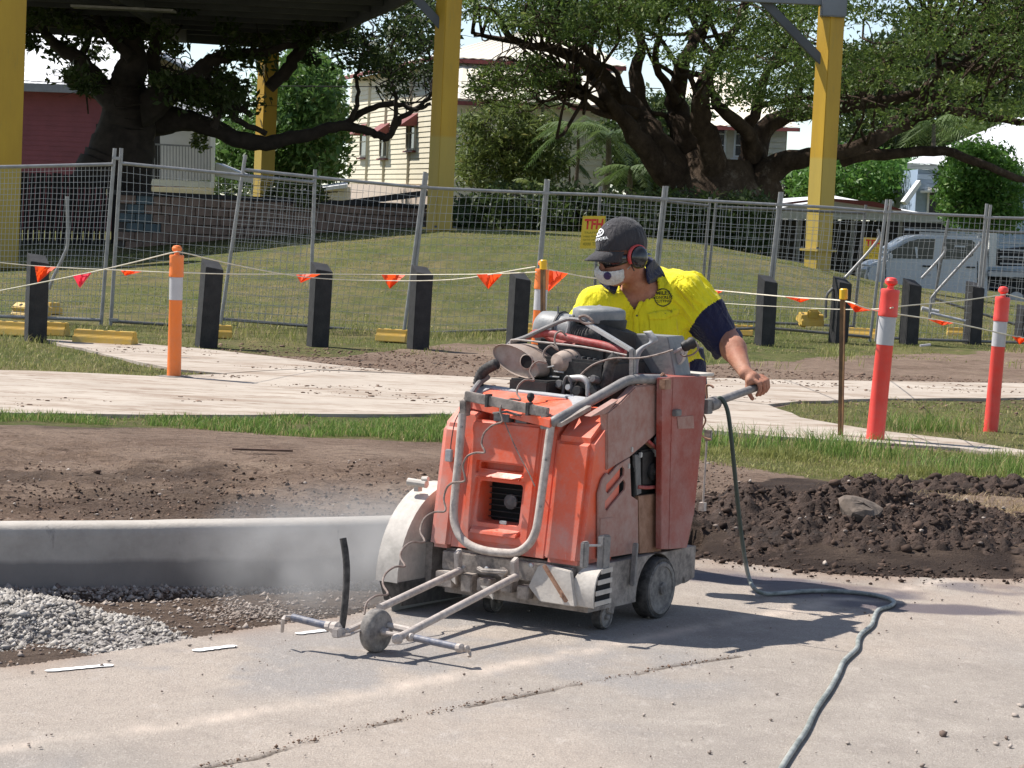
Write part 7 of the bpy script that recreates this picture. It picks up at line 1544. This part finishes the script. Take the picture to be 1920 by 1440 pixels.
def corrug(name, P0, P1, P2, P3, mat, parent, o_, pitch=.30, amp=.03):
    """ribbed roof sheet, ribs run P0->P3"""
    P0, P1, P2, P3 = [np.array(p) - o_ for p in (P0, P1, P2, P3)]; n = max(4, int(np.linalg.norm(P1 - P0) / pitch * 2)); nr = unit(np.cross(P1 - P0, P3 - P0)); nr = nr * np.sign(nr[2]); vs = []
    for i in range(n + 1): t = i / n; off = nr * amp * (i % 2); vs += [P0 * (1 - t) + P1 * t + off, P3 * (1 - t) + P2 * t + off]
    o = MB().add(vs, [(2 * i, 2 * i + 2, 2 * i + 3, 2 * i + 1) for i in range(n)]).build(name, mat, parent); md = o.modifiers.new('t', 'SOLIDIFY'); md.thickness = .03; return o
def window(C, d, w, h, parent, o_, frame='paint_cream', sill='trim_maroon', bars=1):
    """window centred at C on a wall running along d"""
    d = unit(d); n = np.array([d[1], -d[0], 0]); q = C - o_; M_ = Matrix((d, -n, (0, 0, 1))).transposed(); f = MB()
    for s in (-1, 1): f.box(q + d * s * w / 2 + n * .05, (.07, .08, h + .1), M_); f.box(q + np.array([0, 0, s * h / 2]) + n * .05, (w, .08, .07), M_)
    for b in range(bars): f.box(q + np.array([0, 0, (b + 1) / (bars + 1) * h - h / 2]) + n * .05, (w, .05, .04), M_)
    fo = f.build('window', frame, parent); MB().box(q + n * .035, (w - .06, .02, h - .06), M_).build('pane', 'glass_dark', fo); MB().box(q - np.array([0, 0, h / 2 + .09]) + n * .09, (w + .2, .16, .06), M_).build('sill', sill, fo); return fo
# cream house
K0, K1, K2 = T(822, 300, 90), T(652, 300, 107), T(1140, 300, 90); ho = np.array([K0[0], K0[1], 0.0]); house = thing('cream_house', 'high cream weatherboard house with pale roof and maroon window hoods left of the palms', 'house', tuple(ho))
boards('weatherboards', K1, K0, .0, 7.0, 'paint_cream', house, ho, .20); d1 = unit((K0 - K1) * [1, 1, 0]); n1 = np.array([d1[1], -d1[0], 0])
KB = [K1[:2], K0[:2], (K2[0], 90), (K2[0], 107)]; MB().prism([(x - ho[0] - (0), y - ho[1] + .05, 0) for x, y in ((K1[0] + .1, K1[1]), (K0[0] + .1, K0[1]), (K2[0], 90), (K2[0], 107))], (0, 0, 7.0)).build('wall', 'paint_cream', house)
F0, F1 = T(850, 300, 87), T(1138, 300, 87); boards('weatherboards', F0, F1, .0, 5.4, 'paint_cream', house, ho, .22); MB().prism([(x - ho[0], y - ho[1], 0) for x, y in ((F0[0], 87.05), (F1[0], 87.05), (F1[0], 90), (F0[0], 90))], (0, 0, 5.4)).build('wall', 'paint_cream', house)
for u in (690, 722, 768, 818): q = RP(u, 300, K0, n1); MB().box((q[0] - ho[0] + n1[0] * .04, q[1] - ho[1] + n1[1] * .04, 3.5), (.12, .16, 7.0)).build('corner_post', 'paint_cream', house)
for u, v, w in ((684, 266, .85), (722, 266, .9), (773, 250, .95)):
    q = RP(u, v, K0, n1); fo = window(q, d1, w * 1.6, 1.25, house, ho); top = q - ho + np.array([0, 0, .78]); e = d1 * w; MB().add([top - e, top + e, top + e + n1 * .75 - [0, 0, .55], top - e + n1 * .75 - [0, 0, .55], top - e - [0, 0, .5], top + e - [0, 0, .5]], [(0, 1, 2, 3), (0, 3, 4), (1, 5, 2)]).build('window_hood', 'trim_maroon', house)
ez = 7.05; e0 = K0 + n1 * .5 + np.array([0, -.5, 0]); e1 = K1 + n1 * .5; rg0, rg1 = np.array([K0[0] + 3.4, 97.5, 8.9]), np.array([K0[0] + 3.0, 103, 8.9]); e2 = np.array([K2[0] + .5, 89.6, ez]); e3 = np.array([K2[0] + .5, 107, ez]); e0 = np.array([e0[0], e0[1], ez]); e1 = np.array([e1[0], e1[1], ez])
corrug('roof', e1, e0, rg0, rg1, 'roof_cream', house, ho, .35); corrug('roof', e0, e2, rg0 + [1.0, 0, 0], rg0, 'roof_cream', house, ho, .35); corrug('roof', e2, e3, rg1, rg0, 'roof_cream', house, ho, .5)
corrug('roof', (F0[0] - .35, 86.5, 5.45), (F1[0] + .3, 86.5, 5.45), (F1[0] + .3, 90.2, 7.1), (F0[0] - .35, 90.2, 7.1), 'roof_cream', house, ho, .32)
for a, b in ((e1, e0), (e0, e2), ((F0[0] - .35, 86.45, 5.38), (F1[0] + .3, 86.45, 5.38))): MB().bar(np.array(a) - ho - [0, 0, .08], np.array(b) - ho - [0, 0, .08], .12, .14).build('gutter', 'trim_maroon', house)
MB().box((F0[0] + 4.3 - ho[0], 86.9 - ho[1], 2.4), (.25, .12, 4.8)).build('corner_post', 'paint_cream', house)
basic('concrete_base', (.52, .43, .36), .9, var=.1); MB().prism([(x - ho[0], y - ho[1], 0) for x, y in ((K1[0] - .1, K1[1] - .15), (K0[0] - .12, K0[1] - .2), (K0[0] + .1, K0[1] - .1), (K1[0] + .1, K1[1] + .1))], (0, 0, 2.35)).build('base_wall', 'concrete_base', house)
# low shed roof left of it
so = T(630, 350, 84); sh_ = thing('garden_shed', 'low shed with a white roof at the left foot of the cream house', 'shed', tuple(so)); poly3('roof', [T(560, 358, 84), T(652, 345, 84), T(652, 340, 87), T(572, 352, 87)], 'roof_white', sh_, so); poly3('wall', [T(600, 356, 84.2), T(650, 350, 84.2), T(650, 392, 84.2), T(600, 392, 84.2)], 'paint_cream', sh_, so, (0, 2, 0))
# house glimpsed between the trunks
A0, A1 = T(1235, 300, 96), T(1472, 300, 92); h3 = np.array([A0[0], A0[1], 0.]); hs3 = thing('pale_house', 'pale cream house glimpsed between the trunks of the big spreading tree', 'house', tuple(h3)); boards('weatherboards', A0, A1, 0, 5.2, 'paint_cream', hs3, h3, .22); d3 = unit((A1 - A0) * [1, 1, 0]); n3 = np.array([d3[1], -d3[0], 0])
MB().prism([np.array([p[0], p[1], 0]) - h3 for p in (A0 - n3 * .05, A1 - n3 * .05, A1 + [0, 8, 0], A0 + [0, 8, 0])], (0, 0, 5.2)).build('wall', 'paint_cream', hs3)
for u, v, w, h in ((1350, 262, .6, 1.3), (1392, 262, .6, 1.3), (1250, 270, .6, 1.2)): window(RP(u, v, A0, n3), d3, w, h, hs3, h3, 'paint_white', 'paint_white', 2)
corrug('roof', np.array([A0[0] - .5, 95.5, 5.2]), np.array([A1[0] + .4, 91.4, 5.2]), np.array([A1[0] - 2.0, 96, 7.4]), np.array([A0[0] + 1.5, 99, 7.4]), 'roof_cream', hs3, h3, .35); MB().bar(np.array([A0[0] - .5, 95.4, 5.1]) - h3, np.array([A1[0] + .4, 91.3, 5.1]) - h3, .12, .14).build('gutter', 'trim_maroon', hs3)
# blue house at the right
B0, B1 = T(1722, 300, 82), T(2080, 300, 80); ho4 = np.array([B0[0], B0[1], 0.]); h4 = thing('blue_house', 'pale blue weatherboard house with a big white roof at the right edge', 'house', tuple(ho4)); boards('weatherboards', B0, B1, -.3, 3.6, 'paint_blue', h4, ho4, .17); d4 = unit((B1 - B0) * [1, 1, 0]); n4 = np.array([d4[1], -d4[0], 0])
MB().prism([np.array([p[0], p[1], -.3]) - ho4 for p in (B0 - n4 * .05, B1 - n4 * .05, B1 + [0, 9, 0], B0 + [0, 9, 0])], (0, 0, 3.9)).build('wall', 'paint_blue', h4)
window(RP(1758, 382, B0, n4), d4, .62, 1.0, h4, ho4, 'paint_white', 'paint_white', 0); 
corrug('roof', np.array([B0[0] - .5, 81.2, 3.75]), np.array([B1[0], 79.2, 3.75]), np.array([B1[0], 85.5, 5.8]), np.array([B0[0] + 4.2, 87, 5.7]), 'roof_white', h4, ho4, .3, .02); MB().bar(np.array([B0[0] - .5, 81.1, 3.66]) - ho4, np.array([B1[0], 79.1, 3.66]) - ho4, .12, .16).build('gutter', 'paint_white', h4)
poly3('lean_to_roof', [RP(1690, 378, B0, n4) + [0, -.6, 0], RP(1720, 338, B0, n4) + [0, -.6, 0], RP(1722, 346, B0, n4) + [0, -.6, 0], RP(1696, 384, B0, n4) + [0, -.6, 0]], 'roof_white', h4, ho4, (0, .8, 0)); poly3('window_hood', [RP(1730, 358, B0, n4), RP(1775, 356, B0, n4), RP(1775, 360, B0, n4), RP(1730, 362, B0, n4)], 'paint_white', h4, ho4, tuple(n4 * .5))
# carport
c0 = T(1420, 400, 73); cp_ = thing('carport', 'long low carport with a white roof behind the parked truck', 'carport', tuple(c0))
poly3('roof', [T(1415, 396, 73), T(1468, 372, 76), T(1560, 366, 76.5), T(1690, 392, 75.5), T(1795, 412, 73)], 'roof_white', cp_, c0, (0, 0, -.06)); poly3('fascia', [T(1415, 398, 72.8), T(1560, 374, 72.8), T(1795, 410, 72.8), T(1795, 420, 72.8), T(1600, 412, 72.8), T(1415, 410, 72.8)], 'roof_grey', cp_, c0, (0, .1, 0)); poly3('trim', [T(1440, 384, 72.7), T(1545, 371, 72.7), T(1640, 378, 72.7), T(1690, 392, 72.7), T(1690, 395, 72.7), T(1545, 375, 72.7), T(1440, 388, 72.7)], 'trim_maroon', cp_, c0, (0, .08, 0))
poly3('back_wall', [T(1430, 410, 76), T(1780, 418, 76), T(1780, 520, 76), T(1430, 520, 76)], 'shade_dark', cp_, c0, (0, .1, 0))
for u in (1425, 1500, 1600, 1690, 1780): p = T(u, 402, 73.2) - c0; MB().box(p - [0, 0, 1.3], (.1, .1, 2.6)).build('post', 'fascia_grey', cp_)
# maroon building and the verandah house on the left
M0, M1 = T(-60, 240, 78), T(262, 240, 76); mo = np.array([M0[0], M0[1], 0.]); mh = thing('maroon_house', 'dark maroon boarded house with a white ribbed roof behind the dark tree', 'house', tuple(mo)); boards('weatherboards', M0, M1, 1.0, 4.75, 'paint_maroon', mh, mo, .16, .015); MB().prism([(0, .1, 0), (M1[0] - M0[0], M1[1] - M0[1] + .1, 0), (M1[0] - M0[0], 9, 0), (0, 9, 0)], (0, 0, 4.75)).build('wall', 'paint_maroon', mh)
q = T(95, 240, 77); MB().box((q[0] - mo[0], -.75, 3.0), (.10, .06, 3.4)).build('downpipe', 'paint_maroon', mh); corrug('roof', (M0[0] - .4, 77.2, 4.8), (M1[0] + .3, 75.3, 4.8), (M1[0] - .6, 82, 7.6), (M0[0] + 1.5, 83, 7.6), 'roof_white', mh, mo, .22, .02); MB().bar((-.4, -.9, 4.72), (M1[0] - mo[0] + .3, -2.75, 4.72), .12, .26).build('fascia', 'fascia_grey', mh)
V0 = T(182, 340, 72); vh = thing('verandah_house', 'white house with a railed verandah behind the left fence', 'house', tuple(V0)); Rv = lambda u, v, Y=72: T(u, v, Y)
def vp(n, pts, mat, Y=72, dp=.15): return poly3(n, [T(u, v, Y) for u, v in pts], mat, vh, V0, (0, dp, 0))
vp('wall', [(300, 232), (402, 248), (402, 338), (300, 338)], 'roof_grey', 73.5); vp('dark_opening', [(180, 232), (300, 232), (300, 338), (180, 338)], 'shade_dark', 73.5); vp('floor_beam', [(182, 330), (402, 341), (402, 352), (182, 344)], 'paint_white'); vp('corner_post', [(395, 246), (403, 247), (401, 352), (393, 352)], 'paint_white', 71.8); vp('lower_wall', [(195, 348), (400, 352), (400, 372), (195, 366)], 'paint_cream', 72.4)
vp('gable', [(205, 172), (250, 130), (312, 108), (352, 130), (375, 160), (375, 200), (205, 215)], 'paint_cream', 80, 3); poly3('roof', [T(198, 142, 79), T(308, 104, 79), T(308, 96, 86), T(198, 130, 86)], 'roof_grey', vh, V0); poly3('roof', [T(308, 104, 79), T(365, 132, 79), T(365, 126, 86), T(308, 96, 86)], 'roof_grey', vh, V0)
poly3('awning', [T(283, 190, 72), T(345, 180, 74), T(420, 208, 74), T(402, 248, 72)], 'roof_grey', vh, V0)
MB().bar(T(222, 267, 71.8) - V0, T(398, 276, 71.8) - V0, .05, .05).build('handrail', 'fascia_grey', vh)
for i in range(30):
    u = 226 + i * 5.8; MB().bar(T(u, 267 + i * .3, 71.8) - V0, T(u, 333 + i * .3, 71.8) - V0, .022, .022, up=(1, 0, 0)).build('baluster', 'fascia_grey', vh)
poly3('ramp_roof', [T(404, 305, 72), T(480, 336, 72), T(480, 345, 72), T(404, 330, 72)], 'roof_grey', vh, V0, (0, 2, 0))
# dark screen left, block retaining wall, paling fence
basic('block_brown', (.30, .20, .15), .9, var=.35, sc=3, bump=.4, bs=30); basic('mural_teal', (.13, .17, .18), .8, var=.4, sc=4); basic('wall_cap', (.03, .028, .028), .8); basic('mortar_dark', (.12, .10, .085), .95)
Wl, Wr = T(222, 366, 52), T(802, 372, 56); wo = np.array([Wl[0], Wl[1], 0.]); wall = thing('block_wall', 'brown block retaining wall with a faded teal mural patch behind the left fence', 'wall', tuple(wo)); dv = unit((Wr - Wl) * [1, 1, 0]); Lw = np.linalg.norm((Wr - Wl)[:2]); bm_ = None
M_ = Matrix((dv, (-dv[1], dv[0], 0), (0, 0, 1))).transposed(); MB().box(dv * Lw / 2 + np.array([0, .06, .95]), (Lw, .10, 1.1), M_).build('core', 'mortar_dark', wall)
me0 = {}
for mt in ('block_brown', 'mural_teal'):
    o = MB().box((0, 0, 0), (.385, .10, .185), M_).build('block', mt, None, bevel=.008, seg=1); me0[mt] = o.data; bpy.data.objects.remove(o)
nb_ = int(Lw / .40)
for r_ in range(6):
    for i in range(nb_):
        x = (i + .5 + .5 * (r_ % 2)) * .40; z = 1.42 - r_ * .20
        if x > Lw - .2: continue
        mt = 'mural_teal' if (.15 < x < 1.0 and r_ < 4 and random.random() < .8) else 'block_brown'; o = bpy.data.objects.new('block', me0[mt]); COL.objects.link(o); o.parent = wall; o.location = tuple(dv * x + np.array([0, -.02 + random.uniform(-.006, .006), z]))
MB().box(dv * Lw / 2 + np.array([0, 0, 1.56]), (Lw + .2, .22, .10), M_).build('coping', 'wall_cap', wall, bevel=.01)
MB().bar(T(640, 382, 55) - wo, T(802, 362, 55) - wo, .12, .14).build('ramp_rail', 'wall_cap', wall)
def palings(label, u0, v0, u1, v1, Y, h, mat, pitch=.13, name='paling_fence'):
    a, b = T(u0, v0, Y), T(u1, v1, Y); r = thing(name, label, 'fence', tuple(a)); L = np.linalg.norm(b - a); n = int(L / pitch); o = MB().box((0, 0, -h / 2), (pitch * .86, .02, h)).build('paling', mat, r); 
    for i in range(n):
        c = o if i == 0 else o.copy()
        if i: COL.objects.link(c)
        c.location = tuple((b - a) * (i + .5) / n + np.array([0, random.uniform(-.008, .008), random.uniform(-.02, .02)]))
    for z in (.25, h - .25): MB().bar(np.array([0, .03, -z]), (b - a) + np.array([0, .03, -z]), .03, .08).build('fence_rail', mat, r)
basic('paling_dark', (.04, .028, .022), .9, var=.4, sc=6); basic('paling_black', (.018, .015, .015), .9, var=.4, sc=6)
palings('dark brown paling fence behind the hedge between the yellow columns', 858, 372, 1440, 396, 58, 1.3, 'paling_dark'); palings('blackish timber screen under the dark tree at the left edge', -120, 318, 232, 330, 58, 2.4, 'paling_black')
# overhead wire
mb = MB(); mb.tube(catmull([T(20, 150, 74), T(200, 158, 72), T(640, 162, 70), T(900, 163, 70), T(1120, 163, 70), T(1240, 166, 70)], 4), .014, 5); o = mb.build('power_line', 'shade_dark'); tag(o, 'thin dark overhead wire crossing in front of the cream house roof', 'power line')

# ================================================================ PARKED TRUCK
basic('car_silver', (.58, .60, .63), .3, metal=.0, var=.05, sc=3, spec=.6); basic('car_glass', (.03, .045, .05), .15, spec=.4); basic('tyre', (.02, .02, .02), .85); basic('tray_alu', (.42, .43, .45), .4, metal=.4, var=.2)
CY = 60.0; ut = T(1600, 560, CY); ute = thing('utility_truck', 'silver dual cab utility truck with a tray parked behind the fence at right', 'truck', tuple(ut)); tc = lambda u, v, dy=0.0: T(u, v, CY) - ut + np.array([0, dy, 0])
side = [(1622, 518), (1626, 500), (1640, 492), (1660, 486), (1664, 470), (1700, 448), (1720, 442), (1760, 441), (1830, 444), (1848, 450), (1853, 486), (1852, 566), (1660, 553), (1626, 548)]
bdy = MB().prism([tc(u, v) for u, v in side], (0, 1.75, 0)).build('body', 'car_silver', ute, bevel=.07, seg=3)
for nm, p in (('front_window', [(1668, 484), (1668, 472), (1706, 452), (1722, 448), (1754, 448), (1749, 486)]), ('rear_window', [(1770, 448), (1822, 450), (1829, 456), (1824, 480), (1812, 486), (1766, 486)])):
    o = MB().prism([tc(u, v, -.012) for u, v in p], (0, .03, 0)).build(nm, 'car_glass', ute, bevel=.004); c_ = np.mean([tc(u, v, -.02) for u, v in p], 0); 
    MB().prism([tc(u, v, -.016) for u, v in (((1715, 463), (1718, 484), (1721, 484), (1720, 463)) if nm[0] == 'f' else ((1790, 460), (1810, 461), (1810, 464), (1790, 463)))], (0, .004, 0)).build('painted_reflection', 'car_silver', o)  # silver strip on each pane, shaped as a fixed reflection
MB().prism([tc(u, v, .2) for u, v in ((1662, 484), (1700, 450), (1702, 452), (1666, 486))], (-.0, 1.35, 0)).build('windscreen', 'car_glass', ute)
for u in (1660, 1757, 1832): MB().prism([tc(u, 490, -.006), tc(u + 1.5, 490, -.006), tc(u + 1.5, 556, -.006), tc(u, 556, -.006)], (0, .01, 0)).build('door_gap', 'tyre', ute)
for u, v in ((1738, 499), (1820, 501)): MB().box(tc(u, v, -.03), (.22, .04, .035)).build('door_handle', 'tyre', ute, bevel=.008)
MB().box(tc(1737, 515, -.012), (.24, .01, .05)).build('badge', 'tray_alu', ute); MB().box(tc(1668, 480, -.12), (.10, .16, .16)).build('mirror', 'car_silver', ute, bevel=.03)
for u, r in ((1645, .36), (1905, .36)): o = MB().lathe([(.2, -.0), (r, 0), (r, .22), (.2, .22)], tc(u, 562, .0), (0, 1, 0), 26).build('wheel', 'tyre', ute, True, angle=40); MB().lathe([(.2, -.01), (.05, -.02)], tc(u, 562, .0), (0, 1, 0), 18).build('rim', 'tray_alu', o)
[MB().bar(tc(a, b, y), tc(c, d, y), .05, .05).build('rack_bar', 'tray_alu', ute) for a, b, c, d, y in ((1715, 431, 1860, 436, .1), (1715, 431, 1860, 436, 1.6), (1725, 437, 1850, 441, .1))]
MB().prism([tc(u, v, .05) for u, v in ((1857, 438), (1871, 438), (1868, 500), (1854, 500))], (0, 1.7, 0)).build('headboard', 'paint_white', ute, bevel=.01); MB().prism([tc(u, v, -.05) for u, v in ((1853, 508), (2010, 515), (2010, 524), (1853, 518))], (0, 1.9, 0)).build('tray', 'tray_alu', ute, bevel=.01); MB().prism([tc(u, v, .2) for u, v in ((1853, 520), (2000, 526), (2000, 545), (1853, 540))], (0, 1.3, 0)).build('tray_frame', 'tyre', ute)
for i in range(4): MB().bar(tc(1875, 455 + i * 13, .0), tc(2005, 460 + i * 13, .0), .03, .04).build('tray_side', 'tray_alu', ute)
MB().prism([tc(u, v, .6) for u, v in ((1880, 500), (1878, 470), (1960, 462), (2000, 500))], (0, .8, 0)).build('load', 'tyre', ute, bevel=.03)
